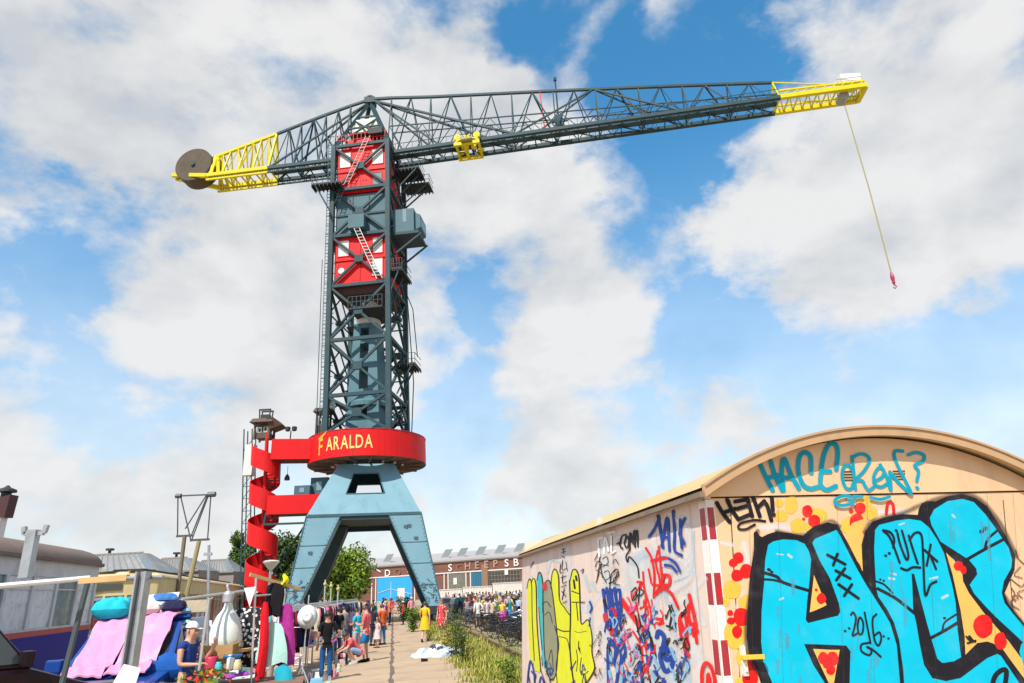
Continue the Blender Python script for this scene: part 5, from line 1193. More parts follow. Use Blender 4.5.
# tall weeds at the edge of the path
def bush(name, label, cat, p, w, h, n, m, seed, leaf=.05, stems=7):
    r_ = random.Random(seed); root = thing(name, label, cat, p)
    mb = MB(); lm = MB(); P0 = Vector(p)
    for k in range(stems):
        a = r_.uniform(0, 6.28); tip = P0 + Vector((math.cos(a) * w * r_.uniform(.1, .5), math.sin(a) * w * r_.uniform(.1, .5), h * r_.uniform(.6, 1.0)))
        mid = P0.lerp(tip, .5) + Vector((r_.uniform(-.05, .05), r_.uniform(-.05, .05), .05)); mb.tube([P0, mid, tip], [.014, .010, .004], 5)
        for i in range(n // stems):
            q = r_.random() ** .8; c = (P0.lerp(mid, q * 2) if q < .5 else mid.lerp(tip, q * 2 - 1)) + Vector((r_.gauss(0, w * .13), r_.gauss(0, w * .13), r_.gauss(0, .06)))
            c.z = max(.03, c.z); d = Vector((r_.gauss(0, 1), r_.gauss(0, 1), r_.gauss(.3, .6))).normalized(); s_ = d.cross(Vector((r_.gauss(0, 1), r_.gauss(0, 1), r_.gauss(0, 1)))).normalized()
            L = leaf * r_.uniform(.6, 1.5); lm.quad([c, c + d * L * .5 + s_ * L * .3, c + d * L, c + d * L * .5 - s_ * L * .3])
    mb.build('stem', leafmat('stem_green', (.10, .12, .03)), root); lm.build('foliage', m, root); return root


for i, (x, y, w, h, m, lab) in enumerate([(456, 657, 1.35, 1.75, weed_d, 'tall dark green weed bush at the edge of the path'), (463, 663, .7, 1.0, weed_d, 'lower dark weed beside the tall weed bush'), (413, 632, 1.0, 1.5, leaf_m, 'leafy weed bush near the crane foot beside the woman in yellow'), (404, 620, 1.6, 1.9, leaf_m, 'rounded green bush far up the path edge'), (446, 650, .6, .7, grass_y, 'dry yellow weed before the woman in the red dress'), (503, 676, .6, .5, leaf_l, 'light green weed clump nearest the hut corner'), (510, 690, .6, .7, leaf_m, 'mid green weeds against the hut wall'), (430, 640, .7, .6, leaf_l, 'small light weed between the two women')]):
    bush('weed_bush', lab, 'weed', gnd(x, y), w, h, int(420 * w * h) + 160, m, 40 + i, .06 if i not in (2, 3) else .12)

# ------------------------------------------------------------------ trees
def tree(label, p, h, rx, rz_, seed, n, shades, leaf=.22, trunk=.2):
    r_ = random.Random(seed); root = thing('tree', label, 'tree', p); P0 = Vector(p); cz = h - rz_
    mb = MB(); mb.tube([P0, P0 + Vector((.1, 0, h * .3)), P0 + Vector((0, .1, h * .75))], [trunk, trunk * .75, trunk * .3], 8); tr = mb.build('trunk', mat('bark', (.09, .065, .045), .9, bump=.5, bscale=12), root)
    cl = []
    for k in range(26):
        v = Vector((r_.gauss(0, 1), r_.gauss(0, 1), r_.gauss(0, 1))).normalized() * (r_.random() ** .45)
        cl.append((P0 + Vector((v.x * rx * .8, v.y * rx * .8, cz + v.z * rz_ * .85)), r_.uniform(.24, .42) * rx))
    mb = MB()
    for c, _ in cl[:12]: mb.tube([P0 + Vector((0, 0, h * .35)), (P0 + Vector((0, 0, h * .5))).lerp(c, .5), c], [trunk * .4, trunk * .25, .02], 5)
    mb.build('limb', MATS['bark'], root)
    ms = [MB() for _ in shades]
    for i in range(n):
        c, r = cl[int(r_.random() * len(cl))]; d = Vector((r_.gauss(0, 1), r_.gauss(0, 1), r_.gauss(0, .8))).normalized(); q = c + d * r * (r_.random() ** .35) * r_.uniform(.8, 1.15)
        a = Vector((r_.gauss(0, 1), r_.gauss(0, 1), r_.gauss(0, 1))).normalized(); b = a.cross(d + Vector((.01, 0, 0))).normalized(); L = leaf * r_.uniform(.5, 1.3)
        k = (cl.index((c, r)) + int(r_.random() * 1.6)) % len(shades)
        ms[k].quad([q - a * L, q + b * L * .55, q + a * L, q - b * L * .55])
    for k, m_ in enumerate(ms): m_.build('crown', shades[k], root)
    return root


tree('round bright green tree seen through the crane legs', Vector((aty(333, 605, 76).x, 76, 0)), 8.3, 4.2, 4.2, 5, 14000, [leaf_m, leaf_l, leaf_m])
tree('tall dark tree standing behind the red spiral stairs', Vector((aty(240, 600, 84).x, 84, 0)), 11.5, 2.8, 5.4, 6, 8000, [leaf_d, leaf_m, leaf_d])
tree('wide dark green tree between spiral stairs and crane leg', Vector((aty(285, 600, 80).x, 80, 0)), 11.8, 4.4, 5.6, 7, 12000, [leaf_d, leaf_m, leaf_d])
tree('dark bush-like tree low behind the left crane leg', Vector((aty(312, 600, 90).x, 90, 0)), 6.5, 3.5, 3.0, 9, 5000, [leaf_d, leaf_d, leaf_m])
tree('low dark tree behind the last shed roof', Vector((aty(224, 600, 88).x, 88, 0)), 5.8, 3.2, 2.6, 10, 4000, [leaf_d, leaf_m])

# ------------------------------------------------------------------ the brick shipyard hall
def brickmat(name, c1, c2, mortar, sc=1.0):
    m = mat(name, c1, .85); t = m.node_tree; b = t.nodes['Principled BSDF']
    br = t.nodes.new('ShaderNodeTexBrick'); br.inputs['Color1'].default_value = c1 + (1,); br.inputs['Color2'].default_value = c2 + (1,); br.inputs['Mortar'].default_value = mortar + (1,)
    br.inputs['Scale'].default_value = 1; br.inputs['Brick Width'].default_value = .9 * sc; br.inputs['Row Height'].default_value = .28 * sc; br.inputs['Mortar Size'].default_value = .03 * sc
    uv = t.nodes.new('ShaderNodeTexCoord'); mp = t.nodes.new('ShaderNodeMapping'); mp.inputs['Rotation'].default_value = (R(90), 0, 0); t.links.new(uv.outputs['Object'], mp.inputs['Vector']); t.links.new(mp.outputs[0], br.inputs['Vector'])
    n = t.nodes.new('ShaderNodeTexNoise'); n.inputs['Scale'].default_value = .25; n.inputs['Detail'].default_value = 6; t.links.new(uv.outputs['Object'], n.inputs['Vector'])
    mx = t.nodes.new('ShaderNodeMixRGB'); mx.blend_type = 'MULTIPLY'; mx.inputs[0].default_value = .55; t.links.new(br.outputs['Color'], mx.inputs[1]); t.links.new(n.outputs['Color'], mx.inputs[2])
    t.links.new(mx.outputs[0], b.inputs['Base Color']); return m


WL, WR = aty(369, 600, 205), aty(519, 596, 182); WL.z = WR.z = 0
WX = (WR - WL).normalized(); WN_ = Vector((WX.y, -WX.x, 0)); WH = 9.6
def wpt(x, y, off=0.0): return onplane(x, y, WL, WN_) + WN_ * off
def wu(x): return (onplane(x, 590, WL, WN_) - WL).dot(WX)
def W3(u, z, off=0.0): return WL + WX * u + Vector((0, 0, z)) + WN_ * off
hall = thing('shipyard_hall', 'long red brick shipyard hall with white letters and blue doors', 'hall', W3(30, 0))
hall_b = brickmat('hall_brick', (.26, .085, .05), (.20, .06, .04), (.22, .15, .11)); pale = mat('hall_pale_band', (.62, .58, .55), .7, dirt=(.4, .3, .26), dirt_amt=.4); hroof = mat('hall_roof', (.33, .31, .31), .6, var=.1, scale=.2, dirt=(.32, .31, .31), dirt_amt=.5, dscale=.15)
U0, U1 = wu(330), wu(575)
def wbox(mb, u0, u1, z0, z1, o0, o1): mb.hexa([W3(u0, z0, o0), W3(u1, z0, o0), W3(u1, z0, o1), W3(u0, z0, o1)], [W3(u0, z1, o0), W3(u1, z1, o0), W3(u1, z1, o1), W3(u0, z1, o1)])
mb = MB(); wbox(mb, U0, U1, 0, WH, 0, -40); mb.build('wall', hall_b, hall)
mb = MB(); mb.hexa([W3(U0 - .5, WH + .02, .6), W3(U1, WH + .02, .6), W3(U1, WH + .02, -40), W3(U0 - .5, WH + .02, -40)], [W3(U0 - .5, WH + .5, .6), W3(U1, WH + .5, .6), W3(U1, WH + 3.6, -20), W3(U0 - .5, WH + 3.6, -20)]); rf = mb.build('roof', hroof, hall)
for x in (377, 396, 437, 453, 472, 492, 512, 532):
    u = wu(x); mb = MB(); wbox(mb, u - 1.1, u + 1.5, WH + .7, WH + 1.5, -4, -8); sk = mb.build('skylight', hroof, rf)
    mb = MB(); mb.hexa([W3(u - 1.3, WH + 1.5, -4.1), W3(u + 1.2, WH + 1.5, -4.1), W3(u + 1.2, WH + 1.7, -4.4), W3(u - 1.3, WH + 1.7, -4.4)], [W3(u + .2, WH + 3.5, -4.1), W3(u + 2.6, WH + 3.5, -4.1), W3(u + 2.6, WH + 3.6, -4.4), W3(u + .2, WH + 3.6, -4.4)]); mb.build('glazing', mat('skylight_glass', (.20, .23, .24), .3, var=.3), sk)
mb = MB(); wbox(mb, U0, U1, 6.45, 6.75, .25, 0); wbox(mb, U0, U1, WH - .25, WH - .02, .2, 0); mb.build('band', pale, hall)
mb = MB()
for x in (372, 376, 415, 444.5, 448.5, 466.5, 471): u = wu(x); wbox(mb, u - .15, u + .15, 0, 6.4, .18, 0)
for (xa, ya, xb, yb) in ((372, 566, 381, 572), (408, 572, 414, 567)): a, b = wpt(xa, ya, .15), wpt(xb, yb, .15); mb.beam(a, b, .3, .3)
for x in (407, 497): u = wu(x)
mb.build('downpipe', pale, hall)
sblue = mat('door_sky_blue', (.02, .30, .66), .5, var=.08, scale=.4, dirt=(.05, .25, .5), dirt_amt=.4, dscale=.3)
mb = MB(); wbox(mb, wu(377.5), wu(412.5), 0, 6.35, .15, 0); dr = mb.build('door', sblue, hall); dr['label'] = 'large sky blue sliding door'
mb = MB(); wbox(mb, wu(398), wu(405), .0, 3.3, .22, .15); mb.build('panel', pale, dr)
mb = MB(); a = wpt(379, 593, .25); b_ = wpt(391, 589, .25); c_ = wpt(412, 594, .25); mb.beam(a, b_, .1); mb.beam(b_, c_, .1); mb.beam(wpt(391.5, 582, .25), wpt(391.5, 602, .25), .12); mb.build('cable', pale, dr)
glz = mat('hall_glazing', (.13, .14, .11), .25, var=.4, scale=.5, dirt=(.30, .28, .2), dirt_amt=.6, dscale=.7)
for xa, xb, m, nm in ((448.8, 465.5, glz, 'window'), (489.5, 521, mat('hall_dark_glass', (.05, .045, .04), .25, var=.5, scale=.5), 'window')):
    mb = MB(); wbox(mb, wu(xa), wu(xb), 1.2, 6.3, .1, 0); w_ = mb.build(nm, m, hall); mb = MB(); u0, u1 = wu(xa), wu(xb); k = int((u1 - u0) / .9)
    for i in range(k + 1): u = u0 + (u1 - u0) * i / k; wbox(mb, u - .04, u + .04, 1.2, 6.3, .16, .1)
    for i in range(6): z = 1.2 + i * 1.0; wbox(mb, u0, u1, z - .04, z + .04, .155, .1)
    mb.build('frame', mat('hall_frame', (.24, .20, .15), .7), w_)
mb = MB(); wbox(mb, wu(454), wu(457.5), 3.5, 5.2, .26, .17); wbox(mb, wu(506), wu(509.5), 5.2, 6.4, .4, .3); mb.build('board', pale, hall)
mb = MB(); wbox(mb, wu(472), wu(482.5), 0, 6.3, .14, 0); d2 = mb.build('door', mat('door_teal_blue', (.02, .13, .22), .5, var=.2, scale=.6), hall); d2['label'] = 'dark teal double door'
mb = MB(); u = wu(477.2); wbox(mb, u - .06, u + .06, 0, 6.3, .2, .14)
for x in (473.8, 475.5, 479, 480.8): u = wu(x); wbox(mb, u - .04, u + .04, 0, 6.3, .18, .14)
mb.build('batten', mat('batten_blue', (.015, .08, .15), .5), d2)
mb = MB(); wbox(mb, wu(483), wu(489), 0, 8.2, .45, 0); mb.build('pier', mat('pier_brown', (.22, .13, .08), .8, var=.2, scale=.4), hall)
LW = mat('letter_white', (.66, .63, .60), .6); LF = mat('letter_faded', (.36, .22, .18), .8, var=.3, scale=.6); LD = mat('letter_dim', (.22, .10, .07), .8, var=.4, scale=.6)
for ch, x, y, m in (('D', 388, 572.5, LW), ('O', 398, 571.5, LD), ('S', 450.5, 567.2, LW), ('C', 459.5, 567, LD), ('H', 468, 565.5, LF), ('E', 477.5, 564.6, LF), ('E', 487.3, 563.8, LF), ('P', 496, 563.2, LF), ('S', 507, 562.4, LW), ('B', 516.5, 561.7, LW)):
    me = text_mesh(ch, 2.6, .05); c = wpt(x, y, .42 if 483 < x < 489 or x == 487.3 else .15); xs_ = [v.co.x for v in me.vertices]; cx_ = (min(xs_) + max(xs_)) / 2
    for v in me.vertices: v.co = c + WX * (v.co.x - cx_) * 1.15 + Vector((0, 0, v.co.y - 1.0)) + WN_ * (v.co.z + .05) - hall.location
    me.materials.append(m); o = bpy.data.objects.new('letter', me); COL.objects.link(o); o.parent = hall
# white containers / trailers in front of the hall
for i, (xa, xb, Y, h) in enumerate(((438, 462, 120, 2.3), (463, 492, 118, 2.5), (493, 528, 116, 2.9))):
    a, b = aty(xa, 596, Y), aty(xb, 594, Y); a.z = b.z = 0; d = (b - a).normalized(); n_ = Vector((d.y, -d.x, 0)); L = (b - a).length
    root = thing('container', ['low white container beyond the crane foot', 'middle white container before the teal door', 'tall whitish container nearest the hut roof'][i], 'container', a + d * L / 2)
    mb = MB(); mb.hexa([a, b, b - n_ * 2.4, a - n_ * 2.4], [q + Vector((0, 0, h)) for q in (a, b, b - n_ * 2.4, a - n_ * 2.4)]); mb.build('box', mat('container_white', (.62, .56, .50), .7, var=.15, scale=.6, dirt=(.45, .38, .3), dirt_amt=.6, dscale=.5), root)
    mb = MB()
    for k in range(int(L / .5)): p = a + d * (.25 + k * .5); mb.beam(p + n_ * .03 + Vector((0, 0, .15)), p + n_ * .03 + Vector((0, 0, h - .12)), .22, .06)
    for z in (.1, h - .06): mb.beam(a + n_ * .05 + Vector((0, 0, z)), b + n_ * .05 + Vector((0, 0, z)), .12, .1)
    mb.build('ribs', MATS['container_white'], root)

# ------------------------------------------------------------------ grey shed roofs behind the trams
shr = mat('shed_roof_grey', (.17, .19, .20), .55, var=.25, scale=.7, dirt=(.30, .31, .30), dirt_amt=.6, dscale=.6, streak=True); shg = mat('shed_glass', (.13, .18, .21), .25, var=.3); shw = mat('shed_wall', (.25, .22, .20), .8)
for i, (xa, xb, xs, ye, yr, Y, lab) in enumerate(((70, 159, 143, 577, 556, 58, 'grey ridged shed roof nearest the cream tram'), (150, 199, 187, 573, 559, 66, 'middle grey shed roof behind the two wire-topped posts'), (190, 234, 227, 574, 561, 74, 'far grey shed roof beside the dark trees'))):
    a, b = aty(xa, ye, Y), aty(xb, ye - (xb - xa) * .03, Y); r0, r1_ = aty(xa + 12, yr, Y + 1.6), aty(xs, yr - (xs - xa) * .025, Y + 1.6); b.z = a.z; r1_.z = r0.z
    root = thing('shed', lab, 'shed', ((a.x + b.x) / 2, Y + 2, 0)); dp = Vector((0, 4.5, 0))
    mb = MB(); mb.hexa([(a.x, Y, 0), (b.x, Y, 0), (b.x, Y + 4.5, 0), (a.x, Y + 4.5, 0)], [a, b, b + dp, a + dp]); mb.build('wall', shw, root)
    mb = MB(); r0b, r1b = r0 + Vector((0, 1.2, 0)), r1_ + Vector((0, 1.2, 0)); up = Vector((0, 0, .03)); mb.hexa([a + up, b + up, b + dp + up, a + dp + up], [r0, r1_, r1b, r0b]); rf = mb.build('roof', shr, root)
    mb = MB(); n_ = 12
    for k in range(n_ + 1): q = k / n_; mb.beam(a.lerp(b, q) + Vector((0, -.03, .05)), r0.lerp(r1_, q) + Vector((0, -.03, .03)), .07, .05)
    mb.beam(r0 + Vector((0, 0, .05)), r1_ + Vector((0, 0, .05)), .14, .12); mb.beam(a + Vector((0, -.1, .02)), b + Vector((0, -.1, .02)), .2, .16); mb.build('batten', shw, rf)
    mb = MB(); e0, e1 = b.lerp(r1_, .12), b.lerp(r1_, .9); w = Vector((-1, 0, 0)) * (b.x - a.x) * .12
    mb.quad([e0 + w * 1.0 + Vector((0, -.06, .05)), e0 + w * .1 + Vector((0, -.06, .05)), e1 + w * .05 + Vector((0, -.06, .02)), e1 + w * .6 + Vector((0, -.06, .02))]); mb.build('pane', shg, rf)
    if i < 2:
        c = aty(109 if i == 0 else 176, yr, Y + 2); mb = MB(); mb.tube([c - Vector((0, 0, .3)), c + Vector((0, 0, .5))], .13, 8); mb.box(c + Vector((0, 0, .55)), (.5, .5, .18)); mb.build('chimney', blackp, rf)

# red-roofed low house between
a, b = aty(148, 585, 62), aty(206, 583, 62); mb = MB()
# ------------------------------------------------------------------ wire frame between two posts
pg = mat('mast_timber', (.16, .14, .10), .8, dirt=(.3, .26, .16), dirt_amt=.4); wirem = mat('frame_steel', (.06, .06, .065), .5)
Y = 30; A = [aty(*p, Y) for p in ((178, 496), (211, 494.5), (182, 536), (199, 541))]
root = thing('antenna_frame', 'wire frame slung on two slim posts beyond the trams', 'mast', (A[2].x, Y, 0))
mb = MB(); mb.tube([(A[2].x + .12, Y, 0), A[2] + Vector((.12, 0, 0))], .09, 8); mb.build('post', pg, root)
mb = MB(); mb.tube([(A[3].x - .55, Y, 0), A[3]], .10, 8); mb.build('post', mat('mast_ochre', (.30, .26, .12), .8), root)
mb = MB(); mb.beam(A[0], A[1], .06); mb.tube([A[0] + Vector((-.1, 0, 0)), A[0] + Vector((.15, 0, 0))], .10, 8); mb.tube([A[1] + Vector((-.15, 0, 0)), A[1] + Vector((.2, 0, 0))], .12, 8); mb.beam(A[2] + Vector((-.25, 0, 0)), A[2] + Vector((.45, 0, 0)), .09); mb.beam(A[3] + Vector((-.4, 0, .05)), A[3] + Vector((.45, 0, .05)), .09); mb.build('crossbar', wirem, root)
mb = MB()
for p, q in ((A[0], A[2] + Vector((-.2, 0, 0))), (A[0] + Vector((.12, 0, 0)), A[3] + Vector((-.35, 0, 0))), (A[1] + Vector((-.2, 0, 0)), A[2] + Vector((.1, 0, .3))), (A[1] + Vector((-.1, 0, 0)), A[3] + Vector((-.35, 0, 0))), (A[1], A[3] + Vector((.38, 0, 0))), (A[1] + Vector((-.15, 0, 0)), A[2] + Vector((.42, 0, 0)))): mb.tube([p, q], .03, 5)
mb.build('wire', wirem, root)
# dark red tower at the left edge
Y = 46; a, b = aty(-2, 518, Y), aty(14, 498, Y); c = (a + b) / 2
root = thing('lookout_tower', 'dark red capped tower top with teal glazing at the left edge', 'tower', (c.x, Y, 0))
mb = MB(); w = (b.x - a.x) / 2; mb.hexa([(c.x - w, Y - w, a.z), (c.x + w * .8, Y - w, a.z), (c.x + w * .8, Y + w, a.z), (c.x - w, Y + w, a.z)], [(c.x - w, Y - w, b.z), (c.x + w, Y - w, b.z + .2), (c.x + w, Y + w, b.z + .2), (c.x - w, Y + w, b.z)]); mb.build('head', mat('tower_maroon', (.05, .012, .015), .6), root)
mb = MB(); q = Vector((c.x - w * .5, Y, b.z)); mb.lathe(q, [(.32, -.2), (.32, .35)], 14); mb.lathe(q + Vector((0, 0, .4)), [(.2, 0), (.62, .04), (.58, .2), (.2, .36), (.08, .5)], 16); mb.build('cap', blackp, root)
mb = MB(); mb.box((c.x - .3, Y, a.z / 2), (2 * w * .8, 2 * w * .8, a.z)); bd = mb.build('shaft', mat('tower_white', (.6, .6, .6), .5), root)
mb = MB()
for k in range(5):
    for dx in (-.55, .1): mb.box((c.x - .3 + dx, Y - w * .82, a.z - .75 - k * 1.3), (.5, .06, 1.0))
mb.build('window', mat('teal_glass', (.02, .22, .24), .15), bd)
# ------------------------------------------------------------------ vehicles
glassd = mat('vehicle_glass', (.035, .045, .05), .06, var=.2, spec=.7); rubber = mat('tyre_rubber', (.02, .02, .02), .85); chrome = mat('bright_metal', (.55, .56, .57), .25, metal=.9); lampg = mat('lamp_glass', (.75, .75, .72), .1)


def prism(mb, pts, y0, y1):
    """pts: list of (x, z) profile, extruded along local y"""
    n = len(pts); b = len(mb.v); mb.v += [(x, y0, z) for x, z in pts] + [(x, y1, z) for x, z in pts]
    mb.f.append(tuple(b + i for i in range(n))); mb.f.append(tuple(b + n + i for i in reversed(range(n)))); mb.mi += [mb.cur] * 2
    for i in range(n): j = (i + 1) % n; mb.f.append((b + i, b + n + i, b + n + j, b + j)); mb.mi.append(mb.cur)


def car(label, loc, rz, paint, L=3.8, W=1.65, H=1.45, van=False, group=None, name='parked_car'):
    """nose along local +x; built at the origin, then placed"""
    root = thing(name, label, 'van' if van else 'car', (0, 0, 0), group); hl = L / 2
    belt = H * .60
    if van: prof = [(-hl, .25), (hl - .15, .25), (hl, .4), (hl - .02, .85), (hl - .7, belt), (hl - .75, belt), (-hl + .02, belt)]
    else: prof = [(-hl, .25), (hl - .12, .25), (hl, .4), (hl - .04, .68), (hl - .25, .80), (hl - 1.1, belt), (-hl + .05, belt), (-hl - .02, .6)]
    mb = MB(); prism(mb, prof, -W / 2, W / 2); mb.build('body', paint, root, bevel=.06)
    ws = hl - 1.05 if not van else hl - .72
    gp = [(-hl + .08, belt), (ws, belt), (ws - (.65 if not van else .55), H - .03), (ws - .95, H), (-hl + .45, H), (-hl + .22, H - .12)]
    mb = MB(); n = len(gp); i_ = .13
    b = len(mb.v); mb.v += [(x, -W / 2 + (.02 if z < H * .8 else i_), z) for x, z in gp] + [(x, W / 2 - (.02 if z < H * .8 else i_), z) for x, z in gp]
    mb.f.append(tuple(range(n))); mb.f.append(tuple(n + i for i in reversed(range(n)))); mb.mi += [0, 0]
    for i in range(n): j = (i + 1) % n; mb.f.append((i, n + i, n + j, j)); mb.mi.append(0)
    cabin_ = mb.build('cabin', paint, root, bevel=.03)
    def sl(z): return W / 2 - .02 - (i_ - .02) * max(0, (z - belt) / (H - belt)) + .008
    for sy in (-1, 1):
        z0, z1 = belt + .05, H - .13
        for (xa0, xa1, xb0, xb1) in ((ws - .10, ws - .58, .08, .08), (-.02, -.02, -hl + .5, -hl + .55)):
            mb = MB(); mb.quad([(xa0, sy * sl(z0), z0), (xb0, sy * sl(z0), z0), (xb1, sy * sl(z1), z1), (xa1, sy * sl(z1), z1)]); mb.build('side_window', glassd, root)
        mb = MB(); mb.box((ws - .12, sy * (W / 2 + .11), belt + .10), (.12, .2, .17)); mb.beam((ws - .1, sy * W / 2 * .97, belt + .03), (ws - .12, sy * (W / 2 + .05), belt + .06), .05); mb.build('mirror', paint, root, bevel=.03)
        mb = MB(); mb.box((hl - .07, sy * (W / 2 - .28), .66 if not van else .8), (.1, .34, .16)); mb.build('headlight', lampg, root, bevel=.02)
        mb = MB(); mb.box((-hl + .02, sy * (W / 2 - .14), .78), (.08, .16, .3)); mb.build('tail_light', mat('tail_red', (.35, .01, .01), .2), root, bevel=.02)
        mb = MB(); mb.box((-.25, sy * (W / 2 + .005), belt - .12), (.16, .02, .035)); mb.build('handle', paint, root)
        for x in (hl - .72, -hl + .62):
            mb = MB(); mb.tube([(x, sy * (W / 2 - .2), .3), (x, sy * (W / 2 + .015), .3)], .3, 20); wh = mb.build('wheel', rubber, root, bevel=.02)
            mb = MB(); mb.tube([(x, sy * (W / 2), .3), (x, sy * (W / 2 + .025), .3)], .19, 14); mb.build('rim', chrome, wh)
    mb = MB(); mb.quad([(ws - .06, -W / 2 + .12, belt + .04), (ws - .06, W / 2 - .12, belt + .04), (ws - .60, W / 2 - .2, H - .08), (ws - .60, -W / 2 + .2, H - .08)])
    for i in range(4): mb.v[i] = (mb.v[i][0] + .012, mb.v[i][1], mb.v[i][2] + .01)
    mb.build('windscreen', glassd, root)
    mb = MB(); mb.box((hl + .01, 0, .42), (.08, W * .94, .2)); mb.build('bumper', mat('bumper_dark', (.03, .03, .032), .6), root, bevel=.03)
    root.location = loc; root.rotation_euler.z = rz
    return root


RQ = math.atan2(PT.y, PT.x)                                    # heading of local x along +t
# dark van nosing in from the left edge
vp = gnd(27, 659, 1.51); _h = RQ + R(38); _mx, _my = (2.15 - 1.05 - .12) * 1.25, -(.85 + .11) * 1.25
dv = car('dark maroon car cut by the left edge with black mirror', (vp.x - _mx * math.cos(_h) + _my * math.sin(_h), vp.y - _mx * math.sin(_h) - _my * math.cos(_h), 0), _h, mat('car_maroon', (.012, .004, .007), .3, spec=.25), L=4.3, W=1.7, H=1.85); dv.scale = (1.25, 1.25, 1.25)
# blue hatchback under a load of household goods
bl = mat('hatchback_blue', (.012, .06, .30), .25, coat=.5, var=.08)
bc_ = Q(-4.6, 14.1); bcar = car('blue hatchback with pink mats and goods piled on it', bc_, RQ - math.pi / 2, bl, L=3.5, W=1.42, H=1.5); bcar.scale = (1.25, 1.25, 1.25)


def BC(x, y, z):
    """blue car frame: x to the nose (towards the camera), y to its left"""
    a = RQ - math.pi / 2; return bc_ + 1.25 * Vector((x * math.cos(a) - y * math.sin(a), x * math.sin(a) + y * math.cos(a), z))


# distant parked cars beyond the crowd
for x, y, rz, col, lab in ((513, 613, .3, (.02, .07, .30), 'bright blue car parked among the crowd near the hut'), (489, 615, .25, (.30, .36, .42), 'silver blue car parked behind the far stalls'), (470, 613, .2, (.05, .06, .08), 'dark grey car parked before the white containers'), (450, 612, .1, (.45, .45, .46), 'pale grey car behind the woman in the red dress')):
    car(lab, gnd(x, y), rz + RQ, mat('car_paint_%d' % x, col, .25, coat=.5), group='cars parked beyond the crowd')

# ------------------------------------------------------------------ the two old trams
def tram(label, loc, rz, L, W, cols, win, roofm_, H=2.95, zsill=1.55, zhead=2.3, nwin=10, name='old_tram', front=True, rounded=True, rise=.34):
    """local x along its length (front end at 0, running back to -L... +x is the rear), y across; the side y=-W/2 faces the path"""
    lower, stripe, upper, fr = cols; root = thing(name, label, 'tram', (0, 0, 0))
    def outline(k, inset=0.0):                                  # plan outline with rounded front
        hw = W / 2 - inset; pts = []
        for i in range(13):
            a = -math.pi / 2 + math.pi * i / 12; pts.append((k - k * math.cos(a) * 1.0 + inset * math.cos(a), hw * math.sin(a)))
        pts += [(L - inset, hw), (L - inset, -hw)]; return pts
    K = .9 if rounded else .18
    def wallband(nm, m, z0, z1, inset=0.0, par=None):
        o_ = outline(K, inset); mb = MB(); mb.grid([[(x, y, z0) for x, y in o_ + o_[:1]], [(x, y, z1) for x, y in o_ + o_[:1]]]); return mb.build(nm, m, par or root)
    wallband('lower_side', lower, .45, zsill - .14); wallband('stripe', stripe, zsill - .14, zsill - .03, -.012); wallband('waist', upper, zsill - .03, zsill + .02)
    wallband('letterboard', upper, zhead, H)
    mb = MB(); o_ = outline(K, .06); mb.quad([(x, y, zsill) for x, y in o_]); mb.quad([(x, y, .45) for x, y in o_]); mb.build('floor', mat('tram_inside', (.05, .04, .035), .9), root)
    # window posts and glass along both sides
    xs_ = [K + (L - K - .1) * i / nwin for i in range(nwin + 1)]
    for sy in (-1, 1):
        for i in range(nwin):
            mb = MB(); mb.box(((xs_[i] + xs_[i + 1]) / 2, sy * (W / 2 - .04), (zsill + zhead) / 2), (xs_[i + 1] - xs_[i] - .12, .02, zhead - zsill)); w_ = mb.build('window', win[i % len(win)], root)
            mb = MB(); mb.box(((xs_[i] + xs_[i + 1]) / 2, sy * (W / 2 - .02), zhead - .26), (xs_[i + 1] - xs_[i] - .12, .03, .03)); mb.build('frame', fr, w_)
        for i in range(nwin + 1):
            mb = MB(); mb.box((xs_[i], sy * (W / 2 - .01), (zsill + zhead) / 2), (.13, .05, zhead - zsill)); mb.build('post', fr, root)
    # front windows round the end
    o_ = outline(K, .03); idx = (0, 3, 5, 7, 9, 12)
    for a, b in zip(idx, idx[1:]):
        P, N_ = Vector((*o_[a], 0)), Vector((*o_[b], 0)); d = N_ - P; mb = MB(); p0, p1 = P + d * .06, P + d * .94
        mb.quad([(p0.x, p0.y, zsill), (p1.x, p1.y, zsill), (p1.x, p1.y, zhead), (p0.x, p0.y, zhead)]); mb.build('front_window', win[0], root)
        mb = MB(); mb.beam((P.x, P.y, zsill), (P.x, P.y, zhead), .09); mb.build('post', fr, root)
    mb = MB(); rows = []
    for k in range(7):
        q = k / 6; ins = -.06 + (W / 2 - .1) * (1 - math.cos(q * math.pi / 2)) * .95; z = H + rise * math.sin(q * math.pi / 2); o2 = outline(K, ins); rows.append([(x, y, z) for x, y in o2 + o2[:1]])
    mb.grid(rows); mb.quad(rows[-1][:-1]); rf = mb.build('roof', roofm_, root, smooth=True)
    mb = MB(); o2 = outline(K, -.085)
    for p, q in zip(o2, o2[1:]): mb.beam((*p, H), (*q, H), .05, .07)
    mb.build('gutter', roofm_, rf)
    for x in (2.2, L - 2.5):
        for sy in (-1, 1):
            mb = MB(); mb.tube([(x, sy * (W / 2 - .4), .36), (x, sy * (W / 2 - .25), .36)], .36, 16); mb.build('wheel', blackp, root)
    root.location = loc; root.rotation_euler.z = rz; return root


